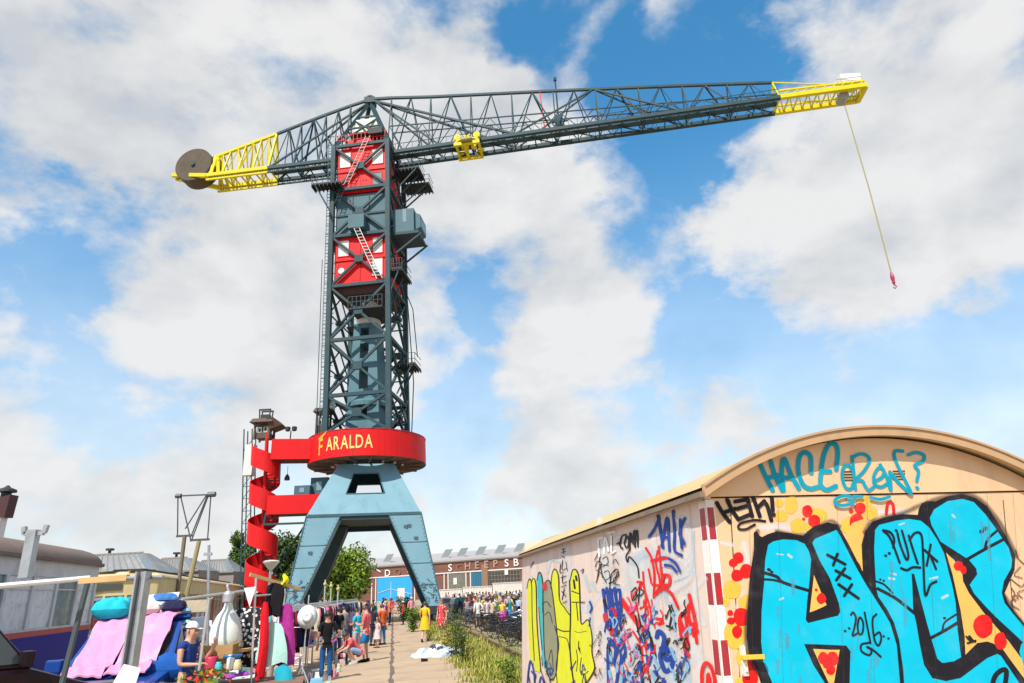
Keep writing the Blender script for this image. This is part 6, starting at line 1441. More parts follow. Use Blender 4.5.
paper = mat('papered_window', (.60, .63, .66), .5, var=.2, scale=4, dirt=(.25, .22, .2), dirt_amt=.6, dscale=6); paperb = mat('painted_window', (.12, .20, .22), .2, var=.6, scale=3, dirt=(.45, .35, .15), dirt_amt=.7, dscale=3)
navy = mat('tram_navy', (.012, .014, .22), .5, spec=.1, var=.2, dirt=(.07, .01, .09), dirt_amt=.6, dscale=1.2); tred = mat('tram_red_band', (.38, .02, .03), .45, dirt=(.2, .02, .06), dirt_amt=.5); tgrey = mat('tram_pale_grey', (.52, .52, .53), .55, var=.12, dirt=(.25, .24, .23), dirt_amt=.5, dscale=2)
troof = mat('tram_roof_brown', (.17, .125, .105), .85, var=.2, scale=4, bump=.2, dirt=(.09, .07, .06), dirt_amt=.6, dscale=2)
ta = Q(-6.30, 15.35); tb = Q(-5.9, 8); d = (tb - ta).normalized()
# the front end (local x = 0) points up the path; the tram runs back towards the camera
tw = 2.35; rz1 = math.atan2(d.y, d.x); nrm_ = Vector((-d.y, d.x, 0))  # local +y
side = -1 if (nrm_.dot(PT) < 0) else 1
c0 = Q(-7.85, 20.9) - PT * tw / 2
tram1 = tram('old navy and red tram with papered windows at the left', c0, rz1, 9.5, tw, (navy, tred, tgrey, tgrey), [paper, paperb, paper], troof, nwin=7, H=3.22, zsill=1.78, zhead=2.85, rise=.46)
cream = mat('tram_cream', (.52, .43, .22), .5, var=.15, dirt=(.25, .17, .07), dirt_amt=.55, dscale=1.3, streak=True); creamr = mat('tram_cream_roof', (.55, .46, .27), .6, var=.15, dirt=(.22, .14, .06), dirt_amt=.7, dscale=1.5)
tramw = mat('tram_side_windows', (.20, .28, .30), .15, var=.4, scale=1.5); tramr = mat('tram_red_inside', (.14, .02, .025), .3, var=.3)
dv_ = (Q(-12.9, 69.2) - Q(-8.94, 29.2)).normalized(); rz2 = math.atan2(dv_.y, dv_.x); nn2 = Vector((-dv_.y, dv_.x, 0))
c2 = Q(-8.95, 28.8) - Vector((dv_.y, -dv_.x, 0)) * 1.45
tram2 = tram('old cream coloured tram with rounded roof behind the blue car', c2, rz2, 31, 2.9, (cream, cream, cream, cream), [tramw, tramr, tramw, tramw], creamr, nwin=20, H=3.15, zsill=1.15, zhead=2.55, rounded=False, rise=.3)
mb = MB()
for yy in (-.55, .55): mb.beam((1.5, yy, 3.5), (29, yy, 3.5), .1, .1)
for i in range(40): mb.beam((1.5 + i * .69, -.55, 3.53), (1.5 + i * .69, .55, 3.53), .08, .06)
o = mb.build('roof_rack', blackp); o.parent = tram2
mb = MB(); mb.box((-.03, .3, 2.86), (.05, 1.0, .24)); o = mb.build('destination_sign', mat('sign_dark', (.06, .06, .05), .3), None); o.parent = tram2
mb = MB(); mb.box((-.02, .1, 1.9), (.08, 2.2, 1.0)); o = mb.build('windscreen', mat('tram_dark_screen', (.03, .008, .01), .12, var=.5, scale=2, dirt=(.25, .05, .05), dirt_amt=.7, dscale=3), None, bevel=.035); o.parent = tram2
# ------------------------------------------------------------------ people
def skinmesh(verts, edges, radii, root, subdiv, smooth=True):
    me = bpy.data.meshes.new('figure'); me.from_pydata([tuple(v) for v in verts], edges, [])
    ob = bpy.data.objects.new('tmp', me); COL.objects.link(ob)
    ob.modifiers.new('s', 'SKIN').use_smooth_shade = True
    if subdiv: m = ob.modifiers.new('d', 'SUBSURF'); m.levels = m.render_levels = subdiv
    sv = me.skin_vertices[0].data
    for i, r in enumerate(radii): sv[i].radius = r if isinstance(r, tuple) else (r, r)
    sv[root].use_root = True
    dg = bpy.context.evaluated_depsgraph_get(); dg.update(); out = bpy.data.meshes.new_from_object(ob.evaluated_get(dg))
    bpy.data.objects.remove(ob); bpy.data.meshes.remove(me); return out


V = Vector


def joints(pose):
    """joint positions of a 1.72 m figure facing -Y"""
    J_ = dict(pel=V((0, 0, .93)), waist=V((0, .0, 1.06)), chest=V((0, .01, 1.24)), neck0=V((0, .02, 1.41)), neck=V((0, .005, 1.49)), h0=V((0, -.015, 1.545)), h1=V((0, -.01, 1.615)), h2=V((0, .0, 1.685)))
    for s, k in ((-1, 'l'), (1, 'r')):
        J_['sh' + k] = V((s * .175, .02, 1.385)); J_['el' + k] = V((s * .235, .05, 1.12)); J_['wr' + k] = V((s * .245, -.03, .89)); J_['hd' + k] = V((s * .245, -.055, .81))
        J_['hip' + k] = V((s * .09, 0, .90)); J_['kn' + k] = V((s * .10, -.02, .49)); J_['an' + k] = V((s * .11, .02, .08)); J_['to' + k] = V((s * .125, -.15, .035))
    if pose == 'walk':
        J_['knl'] = V((-.09, -.17, .50)); J_['anl'] = V((-.09, -.22, .09)); J_['tol'] = V((-.09, -.38, .06)); J_['knr'] = V((.09, .06, .48)); J_['anr'] = V((.09, .30, .13)); J_['tor'] = V((.09, .17, .035))
        J_['ell'] = V((-.23, .14, 1.14)); J_['wrl'] = V((-.23, .12, .90)); J_['hdl'] = V((-.22, .11, .82)); J_['elr'] = V((.23, -.05, 1.13)); J_['wrr'] = V((.21, -.20, .94)); J_['hdr'] = V((.2, -.25, .87))
    if pose in ('hold', 'phone'):
        z = 1.12 if pose == 'hold' else 1.3
        for s, k in ((-1, 'l'), (1, 'r')): J_['el' + k] = V((s * .23, .0, 1.12)); J_['wr' + k] = V((s * .12, -.24, z)); J_['hd' + k] = V((s * .07, -.31, z + .03))
        for k in ('h0', 'h1', 'h2'): J_[k] += V((0, -.05 if k != 'h0' else -.02, -.02))
    if pose == 'hips':
        J_['ell'] = V((-.33, .08, 1.15)); J_['wrl'] = V((-.2, -.08, 1.0)); J_['hdl'] = V((-.13, -.13, .97))
    if pose == 'raise':
        J_['elr'] = V((.26, -.12, 1.16)); J_['wrr'] = V((.20, -.30, 1.32)); J_['hdr'] = V((.17, -.33, 1.40)); J_['ell'] = V((-.22, -.02, 1.13)); J_['wrl'] = V((-.14, -.24, 1.12)); J_['hdl'] = V((-.1, -.32, 1.13))
    if pose == 'squat':
        J_ = dict(pel=V((0, .22, .36)), waist=V((0, .15, .47)), chest=V((0, .0, .62)), neck0=V((0, -.13, .75)), neck=V((0, -.18, .80)), h0=V((0, -.22, .83)), h1=V((0, -.26, .88)), h2=V((0, -.27, .95)))
        for s, k in ((-1, 'l'), (1, 'r')):
            J_['sh' + k] = V((s * .175, -.10, .73)); J_['el' + k] = V((s * .22, -.28, .50)); J_['wr' + k] = V((s * .13, -.50, .42)); J_['hd' + k] = V((s * .10, -.57, .36))
            J_['hip' + k] = V((s * .09, .20, .34)); J_['kn' + k] = V((s * .17, -.22, .50)); J_['an' + k] = V((s * .13, .04, .10)); J_['to' + k] = V((s * .15, -.14, .035))
    return J_


BODY = ['pel', 'waist', 'chest', 'neck0', 'neck', 'h0', 'h1', 'h2']
RAD = dict(pel=(.12, .095), waist=(.115, .085), chest=(.14, .095), neck0=(.08, .065), neck=.052, h0=(.066, .075), h1=(.078, .098), h2=(.06, .078), sh=.058, el=.040, wr=.028, hd=(.034, .02), hip=.082, kn=.055, an=.038, to=(.04, .028))
SKIN = mat('skin_light', (.52, .29, .20), .55, var=.05); SKIN2 = mat('skin_tan', (.36, .18, .11), .55, var=.05); SKIN3 = mat('skin_dark', (.10, .05, .03), .5, var=.05)
CLO = {}
def cloth(c):
    k = tuple(round(v, 3) for v in c)
    if k not in CLO: CLO[k] = mat('cloth_%d' % len(CLO), c, .9, var=.12, scale=9, bump=.35, bscale=18, spec=.15)
    return CLO[k]


FIG = {}


def figmeshes(pose, detail, bottoms, top, hair):
    key = (pose, detail, bottoms, top, hair)
    if key in FIG: return FIG[key]
    J_ = joints(pose); sd = 2 if detail else 1
    names = BODY + [p + k for k in 'lr' for p in ('sh', 'el', 'wr', 'hd', 'hip', 'kn', 'an', 'to')]
    ix = {n: i for i, n in enumerate(names)}; vs_ = [J_[n] for n in names]; rad = [RAD.get(n, RAD.get(n[:-1], .05)) for n in names]
    ed = [(ix[a], ix[b]) for a, b in zip(BODY, BODY[1:])]
    for k in 'lr': ed += [(ix['neck0'], ix['sh' + k]), (ix['sh' + k], ix['el' + k]), (ix['el' + k], ix['wr' + k]), (ix['wr' + k], ix['hd' + k]), (ix['pel'], ix['hip' + k]), (ix['hip' + k], ix['kn' + k]), (ix['kn' + k], ix['an' + k]), (ix['an' + k], ix['to' + k])]
    f_ = (J_['h1'] - J_['neck']); up = f_.normalized(); fw = V((0, -1, 0)); fw = (fw - up * fw.dot(up)).normalized(); sx = fw.cross(up)
    if detail:                                                  # nose, and five bent fingers on each hand
        for base, tip, r0, r1_ in ((J_['h0'] + up * .045 + fw * .05, J_['h0'] + up * .04 + fw * .108, .022, .012),):
            n0 = len(vs_); vs_ += [tip]; rad += [r1_]; ed += [(ix['h0'], n0)]
        for s, k in ((-1, 'l'), (1, 'r')):
            h = J_['hd' + k]; d = (h - J_['wr' + k]).normalized(); lat = V((1, 0, 0)) if abs(d.x) < .7 else V((0, 1, 0)); lat = (lat - d * lat.dot(d)).normalized(); pal = d.cross(lat) * s
            for i, (o, L) in enumerate(((-.03, .07), (-.011, .085), (.009, .08), (.027, .06))):
                a = h + lat * o + d * .02; b = a + d * L * .5 + pal * .01; c = a + d * L * .8 + pal * .035; n0 = len(vs_); vs_ += [a, b, c]; rad += [.010, .009, .007]; ed += [(ix['hd' + k], n0), (n0, n0 + 1), (n0 + 1, n0 + 2)]
            a = h - d * .03 + lat * -.04 + pal * .01; b = a + d * .04 + lat * -.012 + pal * .015; n0 = len(vs_); vs_ += [a, b]; rad += [.011, .009]; ed += [(ix['wr' + k], n0), (n0, n0 + 1)]
    out = [('body', skinmesh(vs_, ed, rad, 0, sd), 'skin')]
    g = 1.0
    # shirt
    up_n = ['pel', 'waist', 'chest', 'neck0']; hem = J_['pel'] + (J_['pel'] - J_['waist']) * .02
    v2 = [hem] + [J_[n] for n in up_n]; r2 = [(.142, .112), (.140, .110), (.132, .104), (.160, .116), (.092, .076)]; e2 = [(0, 1), (1, 2), (2, 3), (3, 4)]
    for k in 'lr':
        n0 = len(v2); e_ = J_['sh' + k].lerp(J_['el' + k], .75 if top == 'tee' else (.25 if top == 'vest' else 1.0)); v2 += [J_['sh' + k], e_]; r2 += [.072, .062]; e2 += [(4, n0), (n0, n0 + 1)]
        if top == 'long': v2 += [J_['el' + k].lerp(J_['wr' + k], .92)]; r2 += [.046]; e2 += [(n0 + 1, n0 + 2)]
    out.append(('shirt', skinmesh(v2, e2, r2, 1, sd), 'top'))
    if bottoms in ('trousers', 'shorts'):
        v3 = [J_['waist'].lerp(J_['pel'], .6), J_['pel']]; r3 = [(.130, .105), (.150, .118)]; e3 = [(0, 1)]
        for k in 'lr':
            n0 = len(v3)
            if bottoms == 'trousers': v3 += [J_['hip' + k], J_['kn' + k], J_['an' + k].lerp(J_['kn' + k], .06)]; r3 += [.100, .075, .062]; e3 += [(1, n0), (n0, n0 + 1), (n0 + 1, n0 + 2)]
            else: v3 += [J_['hip' + k], J_['hip' + k].lerp(J_['kn' + k], .9)]; r3 += [.104, .095]; e3 += [(1, n0), (n0, n0 + 1)]
        out.append((bottoms, skinmesh(v3, e3, r3, 1, sd), 'bottom'))
    else:                                                       # skirt or dress: a flared cone round the legs
        mb = MB(); z0 = .52 if bottoms == 'dress' else .62; rows = []; n_ = 20
        for q, rx, ry in ((1, .135, .105), (.85, .165, .135), (.5, .20, .17), (.2, .235, .20), (0, .25, .215)):
            z = z0 + (1.08 - z0) * q; rows.append([(rx * math.cos(a) * (1 + .05 * math.sin(5 * a) * (1 - q)), ry * math.sin(a) * (1 + .05 * math.sin(5 * a) * (1 - q)), z) for a in [2 * math.pi * i / n_ for i in range(n_ + 1)]])
        mb.grid(rows); out.append(('skirt', mb.mesh('skirt', [SKIN], smooth=True), 'bottom'))
    # hair
    mb = MB(); c = J_['h1'] + up * .012 - fw * .004; rows = []
    low = {'short': -.35, 'long': -.95, 'bun': -.5, 'cap': .15}[hair]
    for i in range(9):
        ph = math.pi / 2 - i / 8 * (math.pi / 2 - (low * 1.1)); row = []
        for j in range(17):
            a = 2 * math.pi * j / 16; front = max(0, math.cos(a)); r = .108; lat_ = math.cos(ph); hz = math.sin(ph)
            if hz < .30: hz = hz + (0.30 - hz) * front ** .6
            drop = 0 if hair != 'long' or hz > -.1 else (hz + .1) * .25
            row.append(c + fw * (lat_ * math.cos(a) * r * (1.02 if hair != 'long' else 1.06)) + sx * (lat_ * math.sin(a) * r * .86) + up * (hz * r * 1.08 + drop))
        rows.append(row)
    mb.grid(rows); out.append(('cap' if hair == 'cap' else 'hair', mb.mesh('hair', [SKIN], smooth=True), 'hair'))
    if hair == 'cap':
        mb = MB(); p = c + up * .03; mb.grid([[p + fw * (.09 + q * .09) + sx * (w * (1 - q * .3)) - up * (.015 * q) for w in (-.075, -.03, .03, .075)] for q in (0, .5, 1)]); out.append(('brim', mb.mesh('brim', [SKIN]), 'hair'))
    for k in 'lr':                                              # shoes
        a, t_ = J_['an' + k], J_['to' + k]; d = (t_ - a); d.z = 0; d = d.normalized(); s_ = V((-d.y, d.x, 0)); z = min(a.z - .08, t_.z - .03); zz = max(0, z); mb = MB()
        p0, p1 = a - d * .07, a + d * .20; lift = a.z - .08
        mb.hexa([p0 - s_ * .042 - V((0, 0, a.z - lift)), p1 - s_ * .04 - V((0, 0, a.z - max(0, t_.z - .035))), p1 + s_ * .04 - V((0, 0, a.z - max(0, t_.z - .035))), p0 + s_ * .042 - V((0, 0, a.z - lift))], [p0 - s_ * .036 + V((0, 0, .03)), p1 - s_ * .03 - V((0, 0, a.z - max(0, t_.z - .035) - .05)), p1 + s_ * .03 - V((0, 0, a.z - max(0, t_.z - .035) - .05)), p0 + s_ * .036 + V((0, 0, .03))])
        out.append(('shoe', mb.mesh('shoe', [SKIN]), 'shoe'))
    if detail:
        for s in (-1, 1):
            mb = MB(); e_ = J_['h1'] - up * .005 + fw * .088 + sx * s * .03; mb.tube([e_, e_ + fw * .006], .010, 8); out.append(('eye', mb.mesh('eye', [SKIN]), 'eye'))
            mb = MB(); e_ = J_['h1'] - up * .02 + sx * s * .078; mb.tube([e_ - up * .03, e_, e_ + up * .03 - fw * .01], [.008, .016, .012], 6); out.append(('ear', mb.mesh('ear', [SKIN]), 'skin'))
        mb = MB(); e_ = J_['h0'] + fw * .078 + up * .005; mb.beam(e_ - sx * .024, e_ + sx * .024, .008, .008); out.append(('mouth', mb.mesh('mouth', [SKIN]), 'mouth'))
    FIG[key] = out; return out


EYE = mat('eye_dark', (.02, .015, .012), .2); LIP = mat('lips', (.35, .10, .09), .5)


def person(label, p, rz, pose='stand', top=(.5, .5, .5), bottom=(.1, .1, .2), hair=(.03, .02, .015), skin=None, shoe=(.03, .03, .03), bottoms='trousers', sleeve='tee', hairdo='short', h=1.72, detail=False, group=None):
    root = thing('person', label, 'person', p, group, rz); k = h / 1.72; root.scale = (k, k, k)
    cols = dict(skin=skin or SKIN, top=cloth(top), bottom=cloth(bottom), hair=mat('hair_%02d%02d%02d' % tuple(int(c * 99) for c in hair), hair, .5, var=.3, scale=30), shoe=cloth(shoe), eye=EYE, mouth=LIP)
    for nm, me, role in figmeshes(pose, detail, bottoms, sleeve, hairdo):
        if not me.materials: me.materials.append(SKIN)
        o = bpy.data.objects.new(nm, me); COL.objects.link(o); o.parent = root
        o.material_slots[0].link = 'OBJECT'; o.material_slots[0].material = cols[role]
    return root


def face_to(p, q):
    d = Vector(q) - Vector(p); return math.atan2(d.x, -d.y)


G0 = 'people at the flea market along the path'
UPP = math.atan2(PD.x, -PD.y)                                   # facing up the path, away from the camera
def pp(lab, x, y, rz, **k):
    return person(lab, gnd(x, y), rz, **k)


pp('man in black T-shirt and blue jeans standing with his back turned', 325, 681, UPP + .25, pose='hips', top=(.012, .012, .014), bottom=(.02, .085, .24), shoe=(.35, .36, .40), skin=SKIN2, hair=(.012, .01, .01), h=1.76, detail=True)
pp('man in salmon T-shirt and blue shorts looking down', 365, 662, UPP + 1.1, pose='hold', top=(.70, .13, .14), bottom=(.02, .17, .42), bottoms='shorts', shoe=(.012, .012, .014), hair=(.06, .035, .02), h=1.80, detail=True)
pp('person in salmon shirt and pale blue shorts crouching over goods', 352, 664, UPP + 2.0, pose='squat', top=(.70, .10, .12), bottom=(.28, .38, .62), bottoms='shorts', shoe=(.6, .6, .6), hair=(.04, .03, .02), h=1.72, detail=True)
pp('woman in mustard yellow dress walking with a dark bag', 425, 642, UPP - .2, pose='walk', top=(.62, .42, .02), bottom=(.62, .42, .02), bottoms='dress', hair=(.05, .03, .02), hairdo='bun', h=1.70, detail=True)
_yb = gnd(430, 640)
root = thing('shoulder_bag', 'dark shoulder bag hanging at the side of the woman in yellow', 'bag', _yb + Vector((0, 0, .82)))
mb = MB(); mb.box((0, 0, 0), (.10, .30, .34)); o = mb.build('bag_body', cloth((.03, .02, .03)), bevel=.04); o.parent = root
mb = MB(); mb.tube([(-.02, -.1, .16), (-.10, -.02, .55), (-.02, .1, .16)], .012, 6); o = mb.build('strap', cloth((.03, .02, .03))); o.parent = root
pp('woman in red and white flowered dress by the tall weeds', 442, 637, UPP + 2.7, pose='stand', top=(.62, .07, .07), bottom=(.62, .07, .07), bottoms='dress', hair=(.18, .09, .04), hairdo='long', h=1.74, detail=True)
fm_ = mat('flowered_red', (.60, .05, .06), .9); t = fm_.node_tree; vo = t.nodes.new('ShaderNodeTexVoronoi'); vo.inputs['Scale'].default_value = 9; co = t.nodes.new('ShaderNodeTexCoord'); t.links.new(co.outputs['Object'], vo.inputs['Vector']); cr = t.nodes.new('ShaderNodeValToRGB'); cr.color_ramp.elements[0].position = .22; cr.color_ramp.elements[1].position = .34; cr.color_ramp.elements[0].color = (.68, .55, .48, 1); cr.color_ramp.elements[1].color = (.60, .04, .05, 1); t.links.new(vo.outputs['Distance'], cr.inputs[0]); t.links.new(cr.outputs[0], t.nodes['Principled BSDF'].inputs['Base Color'])
for o in [c for c in COL.objects if c.parent and c.parent.get('label', '').startswith('woman in red and white flowered')]:
    if o.name.split('.')[0] in ('shirt', 'skirt'): o.material_slots[0].material = fm_
pp('person in turquoise top beside the man in salmon', 356, 655, UPP + .9, pose='hold', top=(.03, .42, .55), bottom=(.45, .35, .40), hair=(.03, .02, .015), h=1.66)
pp('woman in orange red top and blue jeans with both hands held before her', 382, 645, UPP + .6, pose='hold', top=(.62, .10, .03), bottom=(.06, .16, .34), hair=(.03, .02, .015), hairdo='bun', h=1.70)
pp('child in pale pink dress beside the woman in jeans', 377, 648, UPP + 2.2, pose='stand', top=(.62, .42, .40), bottom=(.66, .5, .48), bottoms='dress', hair=(.12, .07, .03), hairdo='long', h=1.15)
pp('dark haired person in navy behind the man in salmon', 373, 646, UPP - .6, pose='stand', top=(.02, .025, .05), bottom=(.05, .05, .06), hair=(.012, .01, .01), hairdo='long', h=1.66)
sw = aty(188, 660, 12.0); sw.z = 0
person('woman in white cap and blue vest top examining something she holds up', sw, UPP + math.pi + 1.2, pose='raise', top=(.02, .05, .22), bottom=(.52, .32, .26), bottoms='shorts', sleeve='vest', hair=(.75, .75, .74), hairdo='cap', h=1.84, detail=True)
s2 = aty(268, 640, 17.0); s2.z = 0
person('stallholder in olive top half hidden behind hanging clothes', s2, UPP + math.pi + .4, pose='hold', top=(.10, .09, .04), bottom=(.45, .35, .28), hair=(.015, .012, .01), hairdo='long', h=1.62, detail=True)
for lab, x, y, kw in [('person in grey shirt at the far clothes rail', 343, 650, dict(top=(.25, .25, .27), pose='hold')), ('person in lilac top at the far clothes rail', 349, 645, dict(top=(.40, .25, .42), hairdo='long')), ('person in black with tied hair near the rail end', 337, 655, dict(top=(.015, .015, .018), hairdo='bun'))]:
    pp(lab, x, y, UPP + .8, **kw)
# the crowds: walking figures far up the path and the market on the right
rc = random.Random(21)
NC = [('navy', (.02, .03, .09)), ('white', (.68, .67, .65)), ('black', (.015, .015, .017)), ('red', (.50, .03, .03)), ('pale blue', (.32, .46, .62)), ('grey', (.26, .26, .28)), ('pink', (.62, .25, .32)), ('teal', (.02, .26, .30)), ('yellow', (.62, .46, .06)), ('green', (.06, .18, .06)), ('purple', (.20, .04, .24)), ('beige', (.50, .40, .28)), ('orange', (.62, .20, .03))]
BT = [('blue jeans', (.04, .10, .26), 'trousers'), ('black trousers', (.015, .015, .018), 'trousers'), ('grey shorts', (.24, .24, .25), 'shorts'), ('beige shorts', (.46, .38, .26), 'shorts'), ('blue skirt', (.04, .16, .40), 'skirt'), ('magenta skirt', (.48, .04, .26), 'skirt'), ('dark skirt', (.03, .03, .05), 'skirt')]
combos = [(a, b) for a in range(len(NC)) for b in range(len(BT))]; rc.shuffle(combos)
ci = 0
def crowd(n, fn, where, rzf):
    global ci
    for _ in range(n):
        a, b = combos[ci % len(combos)]; cyc = ci // len(combos); ci += 1
        p = fn(); hd = rc.choice(['short', 'long', 'bun', 'short', 'cap']); pose = rc.choice(['stand', 'walk', 'hold', 'hips', 'stand'])
        hc = rc.choice([(.02, .015, .012), (.06, .035, .02), (.22, .13, .05), (.3, .3, .3)]) if hd != 'cap' else rc.choice([(.6, .6, .6), (.03, .05, .2)])
        lab = 'person in %s top and %s %s' % (NC[a][0], BT[b][0], where)
        person(lab, p, rzf(), pose=pose, top=NC[a][1], bottom=BT[b][1], bottoms=BT[b][2], hair=hc, hairdo=hd, h=rc.uniform(1.56, 1.84), skin=rc.choice([SKIN, SKIN, SKIN2, SKIN3]), sleeve=rc.choice(['tee', 'tee', 'long', 'vest']), group=where_group[where])
where_group = {'far up the path': 'walkers far up the path', 'in the crowd right of the rail': 'people browsing right of the rail'}
crowd(26, lambda: Q(rc.uniform(-4.5, 1.6), rc.uniform(44, 78)), 'far up the path', lambda: rc.uniform(0, 6.28))
crowd(85, lambda: (lambda q: q if ts(q)[0] > 4.7 else Q(rc.uniform(4.8, 7.5), ts(q)[1]))(gnd(rc.uniform(446, 528), 605 + 27 * rc.random() ** 1.9)), 'in the crowd right of the rail', lambda: rc.uniform(0, 6.28))
# ------------------------------------------------------------------ flea market
galv = mat('galvanised_steel', (.36, .38, .40), .45, metal=.5, var=.25, scale=5, dirt=(.2, .19, .18), dirt_amt=.5, dscale=6); tubem = mat('rail_tube', (.55, .56, .57), .35, metal=.5, var=.1); timber = mat('pale_timber', (.52, .34, .14), .7, var=.2, scale=4); oldwood = mat('old_table_wood', (.19, .11, .065), .75, var=.3, scale=5, dirt=(.3, .2, .12), dirt_amt=.4)
whitec = cloth((.70, .70, .69))
r9 = random.Random(9)


def garment(name, label, cat, top, width, length, color, kind='dress', axis=None, group=None, hanger=True, m=None, flare=1.25):
    """a garment hanging from a rail; top is the hook point, axis the rail direction"""
    ax = Vector(axis if axis is not None else (1, 0, 0)).normalized(); sd = Vector((ax.y, -ax.x, 0))   # sd: the hanger runs across the rail
    root = thing(name, label, cat, top, group); P = Vector(top); mb = MB(); n = 16; rows = []; rows2 = []; ph = r9.uniform(0, 6)
    zs = 7
    for i in range(zs + 1):
        q = i / zs; w = width * (.42 if q == 0 else .5 * (1 + (flare - 1) * q)); z = -.12 - (length - .12) * q + (.0 if q else .03)
        ring = []
        for j in range(n + 1):
            a = 2 * math.pi * j / n; th = (.035 + .05 * q) * (1 + .35 * math.sin(3 * a + ph + q * 2))
            dz = -.05 * abs(math.cos(a)) if q == 0 else 0
            ring.append(P + sd * (math.cos(a) * w + .02 * math.sin(ph + q * 5)) + ax * (math.sin(a) * th) + Vector((0, 0, z + dz + (.03 * math.sin(4 * a + ph) if i == zs else 0))))
        rows.append(ring)
    mb.grid(rows); o = mb.build('garment', m or cloth(color), root, smooth=True)
    if kind in ('shirt', 'coat'):
        for s in (-1, 1):
            mb = MB(); a = P + sd * s * width * .42 - Vector((0, 0, .16)); L = length * (.55 if kind == 'shirt' else .7); mb.tube([a, a + sd * s * .05 - Vector((0, 0, L * .5)), a + sd * s * .04 - Vector((0, 0, L))], [.06, .055, .045], 8); mb.build('sleeve', m or cloth(color), root, smooth=True)
    if hanger:
        mb = MB(); mb.tube([P + Vector((0, 0, .03)), P - Vector((0, 0, .06))], .006, 5); mb.beam(P - Vector((0, 0, .06)), P + sd * width * .4 - Vector((0, 0, .15)), .02); mb.beam(P - Vector((0, 0, .06)), P - sd * width * .4 - Vector((0, 0, .15)), .02); mb.build('hanger', tubem, root)
    return root


def rail(label, a, b, z, m=tubem):
    a, b = Vector(a), Vector(b); d = (b - a).normalized(); sd = Vector((-d.y, d.x, 0)); root = thing('clothes_rail', label, 'clothes rail', (a + b) / 2)
    mb = MB(); mb.tube([a + Vector((0, 0, z)), b + Vector((0, 0, z))], .018, 8); mb.build('top_rail', m, root)
    for p in (a, b):
        mb = MB(); mb.tube([p + Vector((0, 0, .06)), p + Vector((0, 0, z))], .016, 8); mb.build('post', m, root)
        mb = MB(); mb.tube([p - sd * .28 + Vector((0, 0, .03)), p + sd * .28 + Vector((0, 0, .03))], .016, 8); mb.build('foot', m, root)
    return root


GC = [('navy', (.015, .02, .06)), ('black', (.012, .012, .014)), ('dark red', (.28, .015, .03)), ('pale pink', (.66, .38, .40)), ('grey', (.22, .22, .24)), ('white', (.68, .67, .66)), ('lilac', (.42, .28, .48)), ('brown', (.14, .07, .04)), ('turquoise', (.05, .42, .46)), ('rose', (.62, .15, .22)), ('olive', (.12, .12, .04)), ('cream', (.62, .55, .42))]
RAILS = [(-2.9, 19.6, -2.75, 23.4, 'long clothes rail behind the man in black'), (-2.7, 24.2, -2.5, 29.0, 'second clothes rail farther up the path'), (-2.6, 30, -2.4, 35, 'third clothes rail behind the man in salmon'), (-3.7, 17.2, -3.5, 20.6, 'clothes rail behind the hanging dresses'), (-3.35, 21.2, -3.05, 25.4, 'back clothes rail behind the hat stand'), (-2.95, 26, -2.5, 31.5, 'back clothes rail behind the crouching person'), (-2.3, 33, -1.9, 39, 'farthest clothes rail up the path')]
seen = {}
for ri, (t0, s0, t1, s1, lab) in enumerate(RAILS):
    a, b = Q(t0, s0), Q(t1, s1); rail(lab, a, b, 1.92); d = (b - a).normalized(); L = (b - a).length; n = int(L / .26)
    for i in range(n):
        nm, c = GC[r9.randrange(len(GC))] if r9.random() > .35 else GC[r9.randrange(2)]; kind = r9.choice(['coat', 'dress', 'shirt', 'dress'])
        garment('hanging_' + kind, '%s %s hanging on the %s' % (nm, kind, lab.split(' behind')[0].split(' farther')[0]), kind, a + d * (.2 + (L - .4) * i / max(1, n - 1)) + Vector((0, 0, 1.92)), r9.uniform(.38, .5), r9.uniform(.8, 1.35) if kind != 'shirt' else .72, c, kind, d, group='clothes on the rails')

# steel stall frame in front of the trams
fr_ = thing('scaffold', 'galvanised stall frame with a pale timber rail by the blue car', 'scaffold', Q(-4.3, 8))
pB = aty(131, 670, 8.3); pT = aty(146, 576, 8.3)
mb = MB(); mb.beam(Vector((pB.x, 8.3, 0)) + (pB - pT) * 0, pT + Vector((0, 0, .05)), .13, .07, up=(1, 0, 0)); mb.beam(Vector((pB.x - .055, 8.22, 0)), pT + Vector((-.055, -.08, .05)), .02, .1); mb.beam(Vector((pB.x + .055, 8.22, 0)), pT + Vector((.055, -.08, .05)), .02, .1); mb.build('post', galv, fr_)
e0 = aty(-12, 587, 8.4); e1 = aty(90, 578, 8.8); e2 = aty(163, 577, 8.3)
mb = MB(); mb.tube([e0, e1], .032, 8); mb.build('bar', mat('white_bar', (.60, .60, .60), .5, dirt=(.4, .38, .36), dirt_amt=.4), fr_)
q0, q1 = aty(80, 581, 8.7), aty(128, 577.5, 8.5); mb = MB(); mb.beam(q0, q1, .05, .07); mb.build('timber', timber, fr_)
mb = MB(); mb.tube([q1 - (q1 - q0) * .1, e2], .02, 8); mb.build('bar', galv, fr_)
a, b = aty(25, 578, 8.6), aty(34, 530, 8.6); mb = MB(); mb.beam(a, b, .12, .1); mb.build('post', galv, fr_); mb = MB(); l, r_ = aty(24.5, 534, 8.6), aty(44, 533, 8.6); mb.beam(l, r_, .05); mb.beam(l, l + Vector((-.02, 0, .09)), .05); mb.beam(r_, r_ + Vector((.02, 0, .1)), .05); mb.build('fork_head', galv, fr_)
a, b = aty(78, 625, 9.0), aty(89, 577, 9.0); mb = MB(); mb.beam(Vector((a.x - .1, 9.0, 1.0)), b, .05, .05); mb.build('post', mat('dark_post', (.05, .07, .08), .5), fr_)
